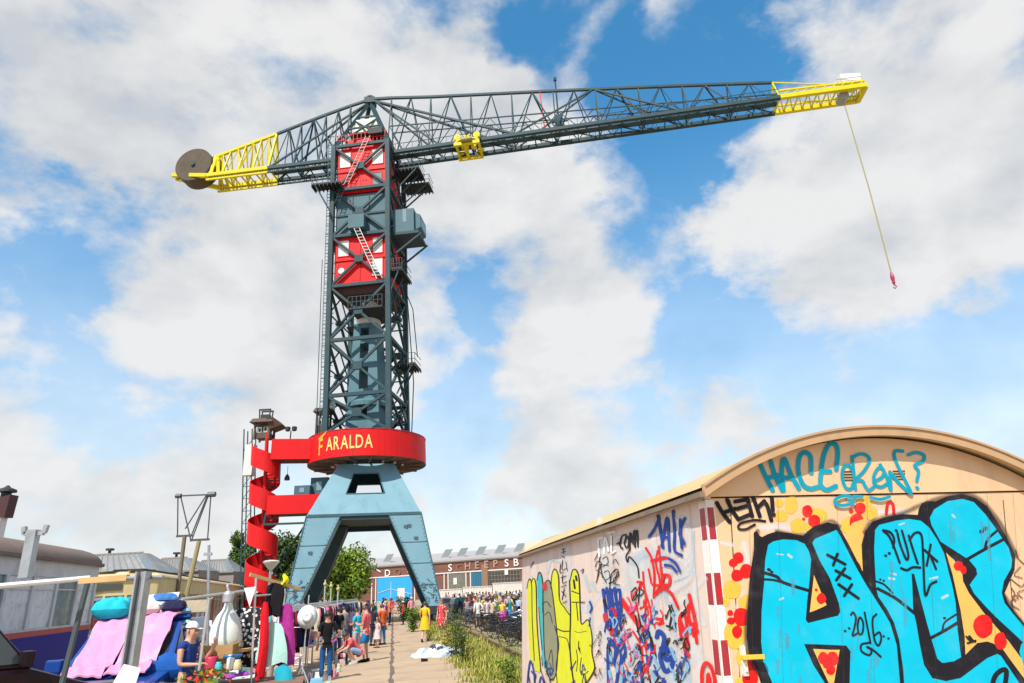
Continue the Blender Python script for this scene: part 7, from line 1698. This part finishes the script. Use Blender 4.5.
# slim frame round the goods stall
f2 = thing('scaffold', 'slim tube stall frame carrying a lamp beside the white cap woman', 'scaffold', Q(-3.6, 13))
T_ = [aty(207, 672, 12.4), aty(209, 545, 12.4), aty(200, 668, 11.6), aty(209, 598, 11.6), aty(250, 590, 13.5), aty(182, 599, 11.6)]
mb = MB(); mb.tube([Vector((T_[0].x + .1, 12.4, 0)), T_[1]], [.03, .026], 8); mb.beam(T_[1] + Vector((-.07, 0, -.16)), T_[1] + Vector((.07, 0, -.16)), .05); mb.build('post', galv, f2)
mb = MB(); mb.tube([Vector((T_[2].x - .05, 11.6, 0)), T_[3]], .024, 8); mb.build('post', tubem, f2)
mb = MB(); mb.tube([T_[5], T_[4]], .022, 8); mb.build('bar', tubem, f2)
mb = MB(); c = aty(228, 597, 12.6); mb.lathe(c, [(.075, -.1), (.09, -.08), (.085, .05), (.05, .1)], 16); mb.tube([c + Vector((0, 0, .1)), c + Vector((-.03, 0, .17)), c + Vector((-.05, .05, .22))], .022, 8); mb.build('work_lamp', mat('lamp_shell', (.5, .5, .52), .3, metal=.5), f2)
# dress rack with the wooden crossbar
f3 = thing('dress_rack', 'steel dress rack with a tilted wooden crossbar and hanging dresses', 'rack', Q(-3, 13.5))
yr = 12.8; A0_ = aty(253, 683, yr); A1_ = aty(256, 578, yr); B1_ = aty(300, 590, yr + .9); B0_ = aty(285, 640, yr + .9)
mb = MB(); mb.tube([Vector((A0_.x, yr, 0)), A1_], .02, 8); mb.build('post', tubem, f3)
mb = MB(); mb.tube([Vector((B1_.x - .3, yr + .9, 0)), B1_ - Vector((.3, 0, -.04))], .02, 8); mb.build('post', tubem, f3)
cb0, cb1 = aty(250, 574.5, yr), aty(300, 589, yr + .9); mb = MB(); mb.beam(cb0, cb1, .04, .06); mb.build('crossbar', timber, f3)
r0_, r1__ = aty(253, 596, yr), aty(292, 593, yr + .9); mb = MB(); mb.tube([r0_, r1__], .016, 8); mb.build('top_rail', tubem, f3)
pat = mat('pattern_black_white', (.02, .02, .02), .9); t = pat.node_tree; vo = t.nodes.new('ShaderNodeTexVoronoi'); vo.inputs['Scale'].default_value = 16; co = t.nodes.new('ShaderNodeTexCoord'); t.links.new(co.outputs['Object'], vo.inputs['Vector']); cr = t.nodes.new('ShaderNodeValToRGB'); cr.color_ramp.interpolation = 'CONSTANT'; cr.color_ramp.elements[1].position = .42; cr.color_ramp.elements[0].color = (.7, .7, .7, 1); cr.color_ramp.elements[1].color = (.015, .015, .02, 1); t.links.new(vo.outputs['Distance'], cr.inputs[0]); t.links.new(cr.outputs[0], t.nodes['Principled BSDF'].inputs['Base Color'])
purp = mat('pattern_purple', (.34, .015, .22), .85, var=.5, scale=14)
for lab, x, y0, y1, w, col, m, yy, kind in (('long bright red shawl hanging on the dress rack', 266, 602, 678, .15, (.62, .012, .02), None, yr + .1, 'shawl'), ('black and white patterned dress on the dress rack', 249, 607, 668, .55, (0, 0, 0), pat, yr + .35, 'dress'), ('pale mint dress hanging on the dress rack', 273, 622, 664, .40, (.42, .68, .62), None, yr + .3, 'dress'), ('purple patterned dress hanging on the dress rack', 288, 604, 666, .24, (0, 0, 0), purp, yr + .5, 'dress'), ('turquoise bag hanging low under the purple dress', 284, 665, 690, .30, (.02, .36, .48), None, yr + .2, 'bag'), ('black top slung over the wooden crossbar', 275, 583, 616, .34, (.012, .012, .015), None, yr + .45, 'top'), ('yellow cloth tag on the wooden crossbar', 285.5, 574, 584, .10, (.75, .65, .02), None, yr + .6, 'cloth')):
    p0, p1 = aty(x, y0, yy), aty(x, y1, yy); garment('hanging_garment', lab, kind, p0 + Vector((0, 0, .10)), w * (1.0 if kind != 'cloth' else 1), (p0.z - p1.z) + .1, col, 'dress', (0, 1, 0), hanger=False, m=m, flare=1.6 if kind in ('dress',) else 1.15)
pl_ = [aty(x, y, yr - .12) for x, y in ((244, 588), (256, 586.5), (249.5, 607))]
root = thing('pennant', 'white triangular pennant hanging beside the red stairs', 'pennant', pl_[0]); mb = MB(); n_ = Vector((0, .012, 0)); mb.v += [tuple(p) for p in pl_] + [tuple(p + n_) for p in pl_]; mb.f += [(0, 1, 2), (5, 4, 3), (0, 3, 4, 1), (1, 4, 5, 2), (2, 5, 3, 0)]; mb.mi += [0] * 5; mb.build('pennant_cloth', whitec, root)
# hat on a stand
hp_ = aty(307.5, 617, 15.4); hs_ = thing('hat_stand', 'slim folding stand holding a white straw hat', 'stand', Vector((hp_.x, 15.4, 0)))
mb = MB(); mb.tube([Vector((hp_.x - .05, 15.4, .5)), hp_ + Vector((-.02, .08, .45))], .014, 6); mb.build('post', tubem, hs_)
for dx, dy in ((-.45, .1), (.4, -.1), (.1, .4)): mb = MB(); mb.tube([Vector((hp_.x - .05, 15.4, .75)), Vector((hp_.x - .05 + dx, 15.4 + dy, 0))], .014, 6); mb.build('leg', tubem, hs_)
mb = MB(); mb.tube([hp_ + Vector((-.55, .05, -.2)), hp_ + Vector((-.25, .05, .3)), hp_ + Vector((-.1, .05, -.2)), hp_ + Vector((-.55, .05, -.2))], .012, 5); mb.build('bracket', tubem, hs_)
hat = thing('straw_hat', 'white straw hat with a dark band hung on the slim stand', 'hat', hp_)
def disk(mb, c, prof, axis_):
    ax = axis_.normalized(); u = ax.cross(Vector((0, 0, 1))).normalized(); w = ax.cross(u); n = 24
    mb.grid([[c + ax * z + (u * math.cos(2 * math.pi * k / n) * .74 + w * math.sin(2 * math.pi * k / n) * .84) * r for k in range(n + 1)] for r, z in prof])
hax = Vector((.25, -1, .1))
mb = MB(); disk(mb, hp_, [(.27, -.01), (.29, .0), (.16, .02), (.145, .03)], hax); mb.build('brim', whitec, hat, smooth=True)
mb = MB(); disk(mb, hp_, [(.147, .02), (.145, .055)], hax); mb.build('band', cloth((.015, .02, .04)), hat, smooth=True)
mb = MB(); disk(mb, hp_, [(.142, .05), (.13, .13), (.08, .145), (.03, .12), (.0, .115)], hax); mb.build('crown', whitec, hat, smooth=True)

# tables with goods
def table(label, c, rz, L, W, H, m, cloth_m=None):
    root = thing('stall_table', label, 'table', c, None, rz); mb = MB(); mb.box((0, 0, H - .02), (L, W, .04)); o = mb.build('tabletop', m); o.parent = root
    for x in (-1, 1):
        for y in (-1, 1): mb = MB(); mb.beam((x * (L / 2 - .06), y * (W / 2 - .06), 0), (x * (L / 2 - .06), y * (W / 2 - .06), H - .04), .05); o = mb.build('leg', tubem); o.parent = root
    return root


def pile(name, label, cat, p, w, d, h, cols, seed, group=None, n=9):
    """crumpled cloth heap: several soft folded lumps as one mesh per colour"""
    r_ = random.Random(seed); root = thing(name, label, cat, p, group)
    for ci_, c in enumerate(cols):
        mb = MB()
        for k in range(max(2, n // len(cols))):
            x, y = r_.uniform(-.5, .5) * w, r_.uniform(-.5, .5) * d; e = 1 - (abs(x) / w + abs(y) / d) * .8; hh = h * max(.25, e) * r_.uniform(.5, 1); rr_ = r_.uniform(.2, .4) * min(w, d); ph = r_.uniform(0, 6); N = 14; rows = []
            for i in range(6):
                q = i / 5; rad = rr_ * math.cos(q * math.pi / 2) ** .7 if q < 1 else 0.0
                rows.append([Vector(p) + Vector((x + rad * math.cos(2 * math.pi * j / N) * (1.35 + .18 * math.sin(3 * 2 * math.pi * j / N + ph)), y + rad * math.sin(2 * math.pi * j / N) * (1 + .18 * math.sin(4 * 2 * math.pi * j / N + ph * 2)), .005 + hh * math.sin(q * math.pi / 2) * (1 + .12 * math.sin(5 * 2 * math.pi * j / N + ph)))) for j in range(N + 1)])
            mb.grid(rows)
        mb.build('folded_cloth', cloth(c), root, smooth=True)
    return root


WH3 = [(.70, .70, .70), (.55, .56, .60), (.68, .60, .58)]
pile('cloth_heap', 'heap of white and grey clothes lying on the path edge', 'clothes', gnd(437, 656), 1.3, .7, .42, [(.72, .72, .72), (.70, .70, .71), (.45, .55, .65), (.70, .69, .68), (.30, .38, .48), (.66, .66, .68), (.05, .06, .10)], 3, n=42)
mb = MB(); p = gnd(421, 662); mb.tube([p + Vector((0, 0, .06)), p + Vector((.22, .03, .05))], [.05, .035], 8); solo(mb, 'shoe', cloth((.015, .015, .017)), 'single dark shoe beside the white clothes heap', 'shoe', p, smooth=True)
TBL = [(-3.1, 16.0, 1.7, 'low table with white cloth heaps left of the man in black'), (-2.75, 19.0, 1.9, 'second goods table behind the hat stand'), (-2.35, 24.5, 1.9, 'goods table behind the crouching person'), (-2.2, 28.5, 2.0, 'goods table up the path past the man in salmon')]
PC = [('white', (.70, .70, .69)), ('pink', (.62, .25, .33)), ('mint', (.4, .62, .52)), ('purple', (.34, .06, .40)), ('tan', (.50, .33, .16)), ('sky blue', (.2, .42, .62)), ('mustard', (.58, .40, .05)), ('black', (.02, .02, .025)), ('grey', (.33, .33, .36))]
k_ = 0
for t_, s_, L, lab in TBL:
    table(lab, Q(t_, s_), RQ + math.pi / 2, L, .8, .72, whitec)
    for i in range(9):
        nm, c = PC[0] if r9.random() < .35 else PC[r9.randrange(len(PC))]; k_ += 1
        pile('cloth_pile', '%s folded cloth lying on the %s' % (nm, lab.split(' with')[0].split(' left')[0].split(' behind')[0].split(' up')[0] + {0: ' by the man in black', 1: ' behind the hat stand', 2: ' behind the crouching person', 3: ' up the path'}[TBL.index((t_, s_, L, lab))]), 'cloth', Q(t_ + r9.uniform(-.3, .3), s_ + L * (-.42 + .84 * i / 8), .725), r9.uniform(.22, .34), r9.uniform(.2, .3), r9.uniform(.08, .2), [c], 100 + k_, group='folded cloths on the stall tables', n=4)
# goods lying on the ground along the rails: boxes, bags
def bag(label, p, c, w=.36, h=.3, d=.16, rz=0, group=None):
    root = thing('bag', label, 'bag', p, group, rz); mb = MB(); mb.hexa([(-w / 2, -d / 2, .0), (w / 2, -d / 2, .0), (w / 2, d / 2, .0), (-w / 2, d / 2, .0)], [(-w * .4, -d * .3, h), (w * .4, -d * .3, h), (w * .4, d * .3, h), (-w * .4, d * .3, h)]); o = mb.build('bag_body', cloth(c), bevel=.04); o.parent = root
    mb = MB(); mb.tube([(-w * .25, 0, h - .01), (-w * .2, 0, h + .14), (w * .2, 0, h + .14), (w * .25, 0, h - .01)], .012, 6); o = mb.build('handle', cloth((.03, .025, .02))); o.parent = root; return root


def box(label, p, size, c, rz=0, group=None, open_=True, cat='box', name='cardboard_box'):
    root = thing(name, label, cat, p, group, rz); w, d, h = size; mb = MB(); t_ = .012
    mb.box((0, 0, t_ / 2), (w, d, t_))
    for x in (-1, 1): mb.box((x * (w / 2 - t_ / 2), 0, h / 2 + t_ / 2), (t_, d, h - t_)); mb.box((0, x * (d / 2 - t_ / 2), h / 2 + t_ / 2), (w - 2 * t_ - .002, t_, h - t_))
    o = mb.build('box_body', cloth(c)); o.parent = root
    for x in (-1, 1): mb = MB(); mb.beam((x * (w / 2), 0, h), (x * (w / 2 + d * .25), 0, h + .03), d * .9, .01, up=(0, 0, 1)); o = mb.build('flap', cloth(c)); o.parent = root
    return root


GL = [(-1.95, 17.4), (-1.8, 18.3), (-1.9, 20.6), (-1.75, 21.4), (-1.95, 22.6), (-1.7, 24.9), (-1.75, 26), (-1.8, 27.4), (-1.6, 29), (-1.7, 31)]
for i, (t_, s_) in enumerate(GL):
    nm, c = PC[(i * 4 + 1) % len(PC)]
    if i % 2: bag('%s bag on the slabs by the %s rail' % (nm, ['near', 'near', 'near', 'second', 'second', 'second', 'third', 'third', 'third', 'third'][i]), Q(t_, s_), c, rz=r9.uniform(0, 3), group='goods lying on the slabs')
    else: box('%s open box on the slabs in front of the %s rail' % (nm, ['near', 'near', 'near', 'second', 'second', 'second', 'third', 'third', 'third', 'third'][i]), Q(t_, s_), (.42, .3, .24), c, r9.uniform(0, 3), group='goods lying on the slabs')
p = gnd(341, 665); root = thing('bag', 'striped pink white and black bag beside the crouching person', 'bag', p, None, .4)
for i, c in enumerate([(.65, .62, .6), (.03, .03, .03), (.55, .1, .2), (.65, .62, .6), (.03, .03, .03)]): mb = MB(); mb.box((-.16 + i * .08, 0, .17), (.078, .2, .34)); o = mb.build('stripe_panel', cloth(c), bevel=.01); o.parent = root
# the near wooden table and its goods
c = aty(246, 676, 12.0); c.z = 0; near = table('old brown wooden table at the front of the stall', Vector((c.x - .1, 12.9, 0)), RQ + .1, 1.5, 1.5, .78, oldwood)
def lathe_thing(name, label, cat, p, prof, m, n=24, part='vessel'):
    root = thing(name, label, cat, p); mb = MB(); mb.lathe(p, prof, n); mb.build(part, m, root, smooth=True); return root
glaze = mat('white_glaze', (.70, .74, .68), .12, var=.1, dirt=(.5, .62, .5), dirt_amt=.5, dscale=4, coat=.4)  # green reflections painted into the glaze as greenish patches
p = aty(224, 649, 12.9); k = .29
ur = lathe_thing('ceramic_lamp', 'big white glazed bell shaped lamp on the stall', 'lamp', p, [(.26, 0), (.295, .05), (.30, .17), (.26, .38), (.18, .56), (.10, .66), (.07, .74), (.065, .82), (.08, .84)], glaze, part='lamp_body')
mb = MB(); mb.lathe(p + Vector((0, 0, .84)), [(.05, 0), (.09, .03), (.09, .1), (.04, .14)], 14); mb.build('neck', mat('brass_pale', (.5, .45, .35), .4), ur)
mb = MB(); mb.box(p - Vector((0, 0, .03)), (.9, .7, .04)); st_ = solo(mb, 'shelf_board', cloth((.55, .36, .16)), 'pale shelf board under the white bell lamp', 'shelf', p - Vector((0, 0, .05)))
p = aty(217, 671, 12.5); box('brown cardboard box under the white bell lamp', p, (.55, .4, .42), (.42, .25, .11), .15)
p = aty(238, 633, 13.3); box('magenta storage box right of the white bell lamp', p, (.42, .34, .24), (.48, .03, .34), .1)
p = aty(210, 676, 12.2); lathe_thing('canister', 'pinkish red canister in front of the cardboard box', 'canister', p, [(.10, 0), (.105, .01), (.105, .28), (.095, .30)], mat('canister_red', (.5, .03, .08), .4), part='canister_body')
p = aty(232, 663, 12.3); lathe_thing('bowl', 'blue bowl standing on the old wooden table', 'bowl', p, [(.05, 0), (.06, .01), (.15, .1), (.16, .13), (.14, .13)], mat('bowl_blue', (.02, .16, .42), .3), part='bowl_body')
for lab, x, y, col, h in (('white jar on the old wooden table', 230, 669, (.66, .66, .64), .2), ('cream tin on the old wooden table', 237, 670, (.6, .52, .3), .14), ('turquoise cup on the old wooden table', 218, 671, (.05, .45, .5), .12)):
    p = aty(x, y, 12.2); lathe_thing('jar', lab, 'jar', p, [(.06, 0), (.065, .01), (.065, h * .8), (.045, h), (.05, h + .02)], mat('jar_%d' % x, col, .35), part='jar_body')
fl = thing('flower_bunch', 'bunch of orange and green flowers at the foot of the cardboard box', 'flowers', aty(205, 680, 11.6)); P = fl.location.copy()
for col, nm, n_ in (((.10, .20, .03), 'leaves', 70), ((.66, .25, .03), 'blossom', 26), ((.6, .05, .05), 'blossom', 18), ((.7, .55, .05), 'blossom', 14)):
    mb = MB()
    for i in range(n_):
        c = P + Vector((r9.gauss(0, .17), r9.gauss(0, .1), r9.uniform(-.1, .14))); d = Vector((r9.gauss(0, 1), r9.gauss(0, 1), r9.gauss(.5, 1))).normalized(); e = d.cross(Vector((r9.random(), r9.random(), r9.random()))).normalized(); L = .05; mb.quad([c - e * L, c + d.cross(e) * L * .7, c + e * L, c - d.cross(e) * L * .7])
    mb.build(nm, cloth(col), fl)

# small goods crowding the tables and the slabs: books, bottles, tins
def small(kind, m):
    mb = MB()
    if kind == 'book': mb.box((0, 0, .02), (.22, .15, .04)); lab = 'book'
    elif kind == 'bottle': mb.lathe((0, 0, 0), [(.035, 0), (.04, .01), (.04, .16), (.015, .22), (.015, .28)], 10); lab = 'bottle'
    elif kind == 'tin': mb.lathe((0, 0, 0), [(.06, 0), (.06, .11), (.055, .115)], 12)
    elif kind == 'carton': mb.box((0, 0, .09), (.2, .14, .18))
    else: mb.lathe((0, 0, 0), [(.03, 0), (.05, .02), (.1, .07), (.095, .07)], 12)
    return mb.mesh(kind, m)
SM = {}
SPOT = [(t_, s_, L, .727) for t_, s_, L, _ in TBL] + [(-2.0, 17, 2.2, .006), (-1.9, 20, 2.6, .006), (-1.85, 23, 2.6, .006), (-1.8, 26.5, 3, .006), (-2.6, 15.3, 1.6, .006)]
WHERE = ['on the table by the man in black', 'on the table behind the hat stand', 'on the table behind the crouching person', 'on the table up the path', 'on the slabs by the man in black', 'on the slabs behind the man in black', 'on the slabs by the crouching person', 'on the slabs past the man in salmon', 'on the slabs under the hat stand']
for i in range(150):
    kd = r9.choice(['book', 'bottle', 'tin', 'carton', 'bowl', 'book', 'carton']); nm, c = PC[r9.randrange(9)] if r9.random() > .3 else GC[r9.randrange(12)]; si = i % len(SPOT); t_, s_, L, z = SPOT[si]
    key = (kd, nm)
    if key not in SM: SM[key] = small(kd, cloth(c))
    o = bpy.data.objects.new(kd, SM[key]); COL.objects.link(o); o.location = Q(t_ + r9.uniform(-.36, .36), s_ + r9.uniform(-.47, .47) * L, z); o.rotation_euler.z = r9.uniform(0, 6)
    tag(o, 'small %s %s %s' % (nm, kd, WHERE[si]), kd, 'small goods ' + WHERE[si])
# goods on the blue hatchback
pinkc = mat('pink_mat', (.66, .26, .44), .8, var=.1, scale=5, bump=.4, bscale=10, dirt=(.70, .42, .52), dirt_amt=.6, dscale=3)
mt = thing('pink_mat', 'pink padded mats laid over the bonnet and windscreen of the blue car', 'mat', BC(.6, 0, 1.0))
for ya, yb, dz in ((-.53, -.03, .0), (.0, .50, .008)):
    mb = MB(); prof = [(1.12, .86), (.86, .93), (.72, .965), (.38, 1.27), (.10, 1.50), (-.45, 1.545)]; n_ = 7
    n_ = 16; prof = [(p.x, p.y) for p in spline(prof, 5)]
    rows = [[BC(x + .006 * math.sin(j * 2.3 + i), ya + (yb - ya) * j / n_ + .012 * math.sin(i * .9 + ya * 9), z + .03 + dz + .010 * math.sin(j * 1.1 + i * .7) + .012 * math.sin(j * .5 - i * 1.3 + ya * 5) + (.012 if i % 4 else -.004)) for j in range(n_ + 1)] for i, (x, z) in enumerate(prof)]
    mb.grid(rows); mb.grid([[q + Vector((0, 0, .028)) for q in r_] for r_ in rows]); mb.grid([rows[0], [q + Vector((0, 0, .028)) for q in rows[0]]])
    for e in (0, -1): mb.grid([[r_[e] for r_ in rows], [r_[e] + Vector((0, 0, .028)) for r_ in rows]])
    mb.build('pad', pinkc, mt, smooth=True)
mb = MB(); mb.box((0, 0, .02), (.30, .68, .035), 0); trp = BC(1.48, .02, .82); o = thing('black_tray', 'black plastic tray lying across the front of the blue car', 'tray', trp, None, RQ - math.pi / 2); q = mb.build('tray_base', mat('tray_black', (.03, .032, .035), .35), bevel=.01); q.parent = o
mb = MB(); mb.box((0, 0, .045), (.34, .72, .012)); q = mb.build('tray_rim', mat('tray_rim_grey', (.10, .105, .11), .4), bevel=.004); q.parent = o
def cushion(label, p, w, d, h, c, rz=0, tilt=0, m=None, cat='cushion', name='cushion'):
    root = thing(name, label, cat, p, None, rz); mb = MB(); N = 18; rows = []; rowsb = []
    for i in range(N + 1):
        u = i / N * 2 - 1; r_, rb = [], []
        for j in range(N + 1):
            v = j / N * 2 - 1; b = (max(0, 1 - u ** 4) * max(0, 1 - v ** 4)) ** .5; wr_ = h * .10 * (math.sin(7 * u + 3 * v + w * 9) * math.sin(5 * v - 2 * u) + .6 * math.sin(11 * u * v + h * 20)) * b; r_.append((u * w / 2 * (1 - .06 * v * v), v * d / 2 * (1 - .06 * u * u), h / 2 + h / 2 * b + wr_)); rb.append((u * w / 2 * (1 - .06 * v * v), v * d / 2 * (1 - .06 * u * u), h / 2 - h / 2 * b))
        rows.append(r_); rowsb.append(rb)
    mb.grid(rows); mb.grid(rowsb); o = mb.build('cover', m or cloth(c), smooth=True); o.parent = root; root.rotation_euler.x = tilt; return root
RF = 1.585
cushion('turquoise cushion on the roof of the blue car', BC(.02, -.40, RF - .03), .62, .5, .34, (.02, .45, .55), RQ, .0)
cushion('white tasselled cushion in the middle of the car roof', BC(-.1, .05, RF), .42, .36, .2, (.62, .48, .46), RQ + .2, .0)
cushion('dark navy cushion leaning beside the white board', BC(-.25, .38, RF + .02), .4, .36, .2, (.02, .02, .06), RQ, .2)
box('cream open box on the roof of the blue car', BC(-.45, .62, RF), (.42, .36, .22), (.62, .52, .36), RQ + .3)
cushion('folded pink cloth on the roof of the blue car', BC(-.75, -.3, RF), .5, .4, .14, (.62, .3, .42), RQ)
cushion('blue straw hat shaped cushion on the car roof', BC(-.4, .18, RF + .2), .42, .34, .1, (.05, .16, .40), RQ + .5, .3)
wbp = aty(185, 612, 13.2)
def sheet(name, label, cat, pts, m, thick=.02):
    c = sum((Vector(p) for p in pts), Vector()) / len(pts); root = thing(name, label, cat, c); n_ = (Vector(pts[1]) - Vector(pts[0])).cross(Vector(pts[2]) - Vector(pts[0])).normalized() * thick; mb = MB(); mb.hexa([Vector(p) for p in pts], [Vector(p) + n_ for p in pts]); mb.build('panel', m, root); return root
sheet('white_board', 'white board standing tilted behind the car roof goods', 'board', [aty(146, 618, 13.6), aty(172, 617, 13.7), aty(180, 592, 13.8), aty(148, 595, 13.7)], mat('board_white', (.68, .68, .67), .5))
for i, (lab, col) in enumerate((('lowest blue sleeping mat in the stack', (.02, .10, .36)), ('pale green blanket on the blue mat', (.35, .52, .42)), ('dark blue blanket folded on the green one', (.02, .06, .25)), ('light blue sheet topmost on the stack', (.25, .42, .58)))):
    p = aty(170, 633, 13.4); cushion(lab, p + Vector((.1 - .02 * i, .1, .0 + .105 * i)), .62 - .05 * i, .5, .125, col, RQ + .1 * i, cat='blanket', name='blanket')
# rucksack standing in the side of the car
p = aty(166, 664, 13.2); rs = thing('rucksack', 'black rucksack with lime trim beside the blue car', 'rucksack', p, None, .3)
mb = MB(); mb.hexa([(-.2, -.13, 0), (.2, -.13, 0), (.2, .13, 0), (-.2, .13, 0)], [(-.15, -.08, .6), (.15, -.08, .6), (.15, .1, .6), (-.15, .1, .6)]); o = mb.build('pack', cloth((.015, .018, .025)), bevel=.06); o.parent = rs
mb = MB(); mb.beam((-.05, -.14, .08), (-.02, -.1, .5), .06, .02); mb.beam((.06, -.14, .1), (.06, -.1, .45), .05, .02); o = mb.build('trim', cloth((.45, .6, .03))); o.parent = rs
mb = MB(); mb.box((0, -.15, .16), (.26, .07, .2)); o = mb.build('pocket', cloth((.03, .04, .06)), bevel=.03); o.parent = rs
p = aty(160, 684, 12.2); cushion('big blue holdall in front of the rucksack', Vector((p.x, 12.4, p.z)), .75, .5, .42, (.015, .09, .34), RQ + .1, cat='bag', name='holdall')
p = aty(158, 616, 13.0)
sheet('white_paper', 'white sheet of paper taped to the steel post', 'paper', [aty(113, 683, 8.1), aty(136, 683, 8.1), aty(141, 668, 8.1), aty(124, 664, 8.1)], whitec, .004)
# pale tea towels on the table behind the white cap woman
for lab, x0, y0, x1, y1, Y, col in (('striped pale blanket spread on the bench behind the white cap woman', 190, 640, 212, 622, 14.6, (.45, .48, .56)),):
    a = aty(x0, y0, Y); b = aty(x1, y0, Y); c_ = aty(x1, y1, Y + .5); d_ = aty(x0, y1, Y + .5); sheet('blanket', lab, 'blanket', [a, b, c_, d_], mat('striped_blanket', col, .9, var=.35, scale=12), .04)

# bicycles among the crowd on the right
def bicycle(label):
    root = thing('bicycle', label, 'bicycle', (0, 0, 0), 'bicycles parked by the crowd'); fm = mat('bike_frame_black', (.015, .015, .017), .4)
    for x in (-.53, .53):
        mb = MB(); N = 28; mb.tube([(x + .33 * math.cos(2 * math.pi * k / N), 0, .34 + .33 * math.sin(2 * math.pi * k / N)) for k in range(N + 1)], .016, 6, caps=False)
        for k in range(10): a = 2 * math.pi * k / 10; mb.beam((x, 0, .34), (x + .32 * math.cos(a), 0, .34 + .32 * math.sin(a)), .005)
        o = mb.build('wheel', rubber); o.parent = root
    mb = MB()
    for a, b in (((-.53, 0, .34), (-.1, 0, .30)), ((-.1, 0, .30), (-.2, 0, .82)), ((-.1, 0, .30), (.36, 0, .72)), ((-.2, 0, .72), (.34, 0, .82)), ((-.53, 0, .34), (-.18, 0, .70)), ((.34, 0, .88), (.53, 0, .34)), ((.34, 0, .88), (.30, 0, 1.02))): mb.tube([a, b], .017, 6)
    o = mb.build('frame', fm); o.parent = root
    mb = MB(); mb.tube([(.16, -.27, 1.03), (.30, -.2, 1.06), (.30, .2, 1.06), (.16, .27, 1.03)], .014, 6); o = mb.build('handlebar', chrome); o.parent = root
    mb = MB(); mb.hexa([(-.34, -.08, .84), (-.06, -.02, .85), (-.06, .02, .85), (-.34, .08, .84)], [(-.34, -.09, .90), (-.06, -.025, .89), (-.06, .025, .89), (-.34, .09, .90)]); o = mb.build('saddle', blackp, bevel=.015); o.parent = root
    mb = MB(); mb.box((-.55, 0, .72), (.42, .13, .02)); o = mb.build('carrier', fm); o.parent = root; return root


b0 = bicycle('black bicycle parked among many by the rail'); first = True
for i in range(44):
    gp_ = gnd(r9.uniform(448, 526), 622 + 30 * r9.random())
    if ts(gp_)[0] < 4.6: gp_ = Q(r9.uniform(4.7, 6.5), ts(gp_)[1])
    o = b0 if i == 0 else copy_tree(b0); o.location = gp_; o.rotation_euler.z = RQ + r9.uniform(-.5, .5) + (math.pi if r9.random() < .4 else 0)
# goods tables and parasol of the right-hand market
for i in range(9):
    t_, s_ = 6.5 + (i % 5) * 2.1 + r9.uniform(-.5, .5), 36 + (i // 5) * 8 + r9.uniform(-2, 2); nm, c = PC[i % len(PC)]
    table('trestle table under %s goods, %s row right of the rail' % (nm, ['near', 'middle', 'far'][i // 5]), Q(t_, s_), RQ + r9.uniform(-.2, .2), 1.5, .6, .74, cloth(PC[(i * 2 + 7) % 9][1]))['group'] = 'trestle tables right of the rail'
    pile('goods_heap', 'heap of %s goods on a %s row table right of the rail' % (nm, ['near', 'middle', 'far'][i // 5]), 'goods', Q(t_, s_, .745), 1.5, .6, .35, [c, PC[(i + 3) % 9][1], PC[(i + 5) % 9][1]], 300 + i, group='goods heaps right of the rail', n=12)
p = gnd(523, 642); root = thing('windbreak', 'orange round tent flap standing near the hut corner', 'tent', Q(6.6, 30)); P = Q(6.6, 30)
mb = MB(); N = 12
mb.grid([[P + PT * (.75 * math.cos(a) * math.cos(e)) + PD * (.5 * math.sin(a) * math.cos(e)) + Vector((0, 0, .7 + .75 * math.sin(e))) for a in [2 * math.pi * k / N for k in range(N + 1)]] for e in [-1.2 + 2.7 * k / 8 for k in range(9)]]); mb.build('tent_skin', cloth((.66, .24, .02)), root, smooth=True)
mb = MB(); mb.tube([P, P + Vector((0, 0, 1.5))], .02, 6); mb.build('pole', tubem, root)
# street lamp with a pale conical shade beside the red stairs
lp = aty(271, 566, 21); root = thing('street_lamp', 'slim street lamp with pale conical shade before the red stairs', 'street lamp', Vector((lp.x, 21, 0)))
mb = MB(); mb.tube([Vector((lp.x, 21, 0)), lp - Vector((0, 0, .12))], .045, 8); mb.build('post', galv, root)
mb = MB(); mb.lathe(lp, [(.05, -.12), (.08, -.08), (.23, .09), (.25, .13), (.19, .16), (.02, .18)], 20); mb.build('lamp_shade', mat('lamp_pale', (.55, .55, .48), .4), root)
# tall thin poles with small heads over the far rail
for i, (x, yb, yt) in enumerate(((325, 640, 586), (331, 640, 588), (338, 640, 591))):
    p = aty(x, yt, 30); root = thing('display_pole', ['left', 'middle', 'right'][i] + 'most slim pole with finials above the far clothes rail', 'pole', Vector((p.x, 30, 0))); mb = MB(); mb.tube([Vector((p.x, 30, 0)), p], .03, 6); mb.build('post', tubem, root); mb = MB(); mb.lathe(p, [(.02, 0), (.07, .04), (.08, .1), (.03, .16), (.04, .2), (.01, .26)], 10); mb.build('finial', mat('finial_gold', (.45, .36, .15), .5), root)
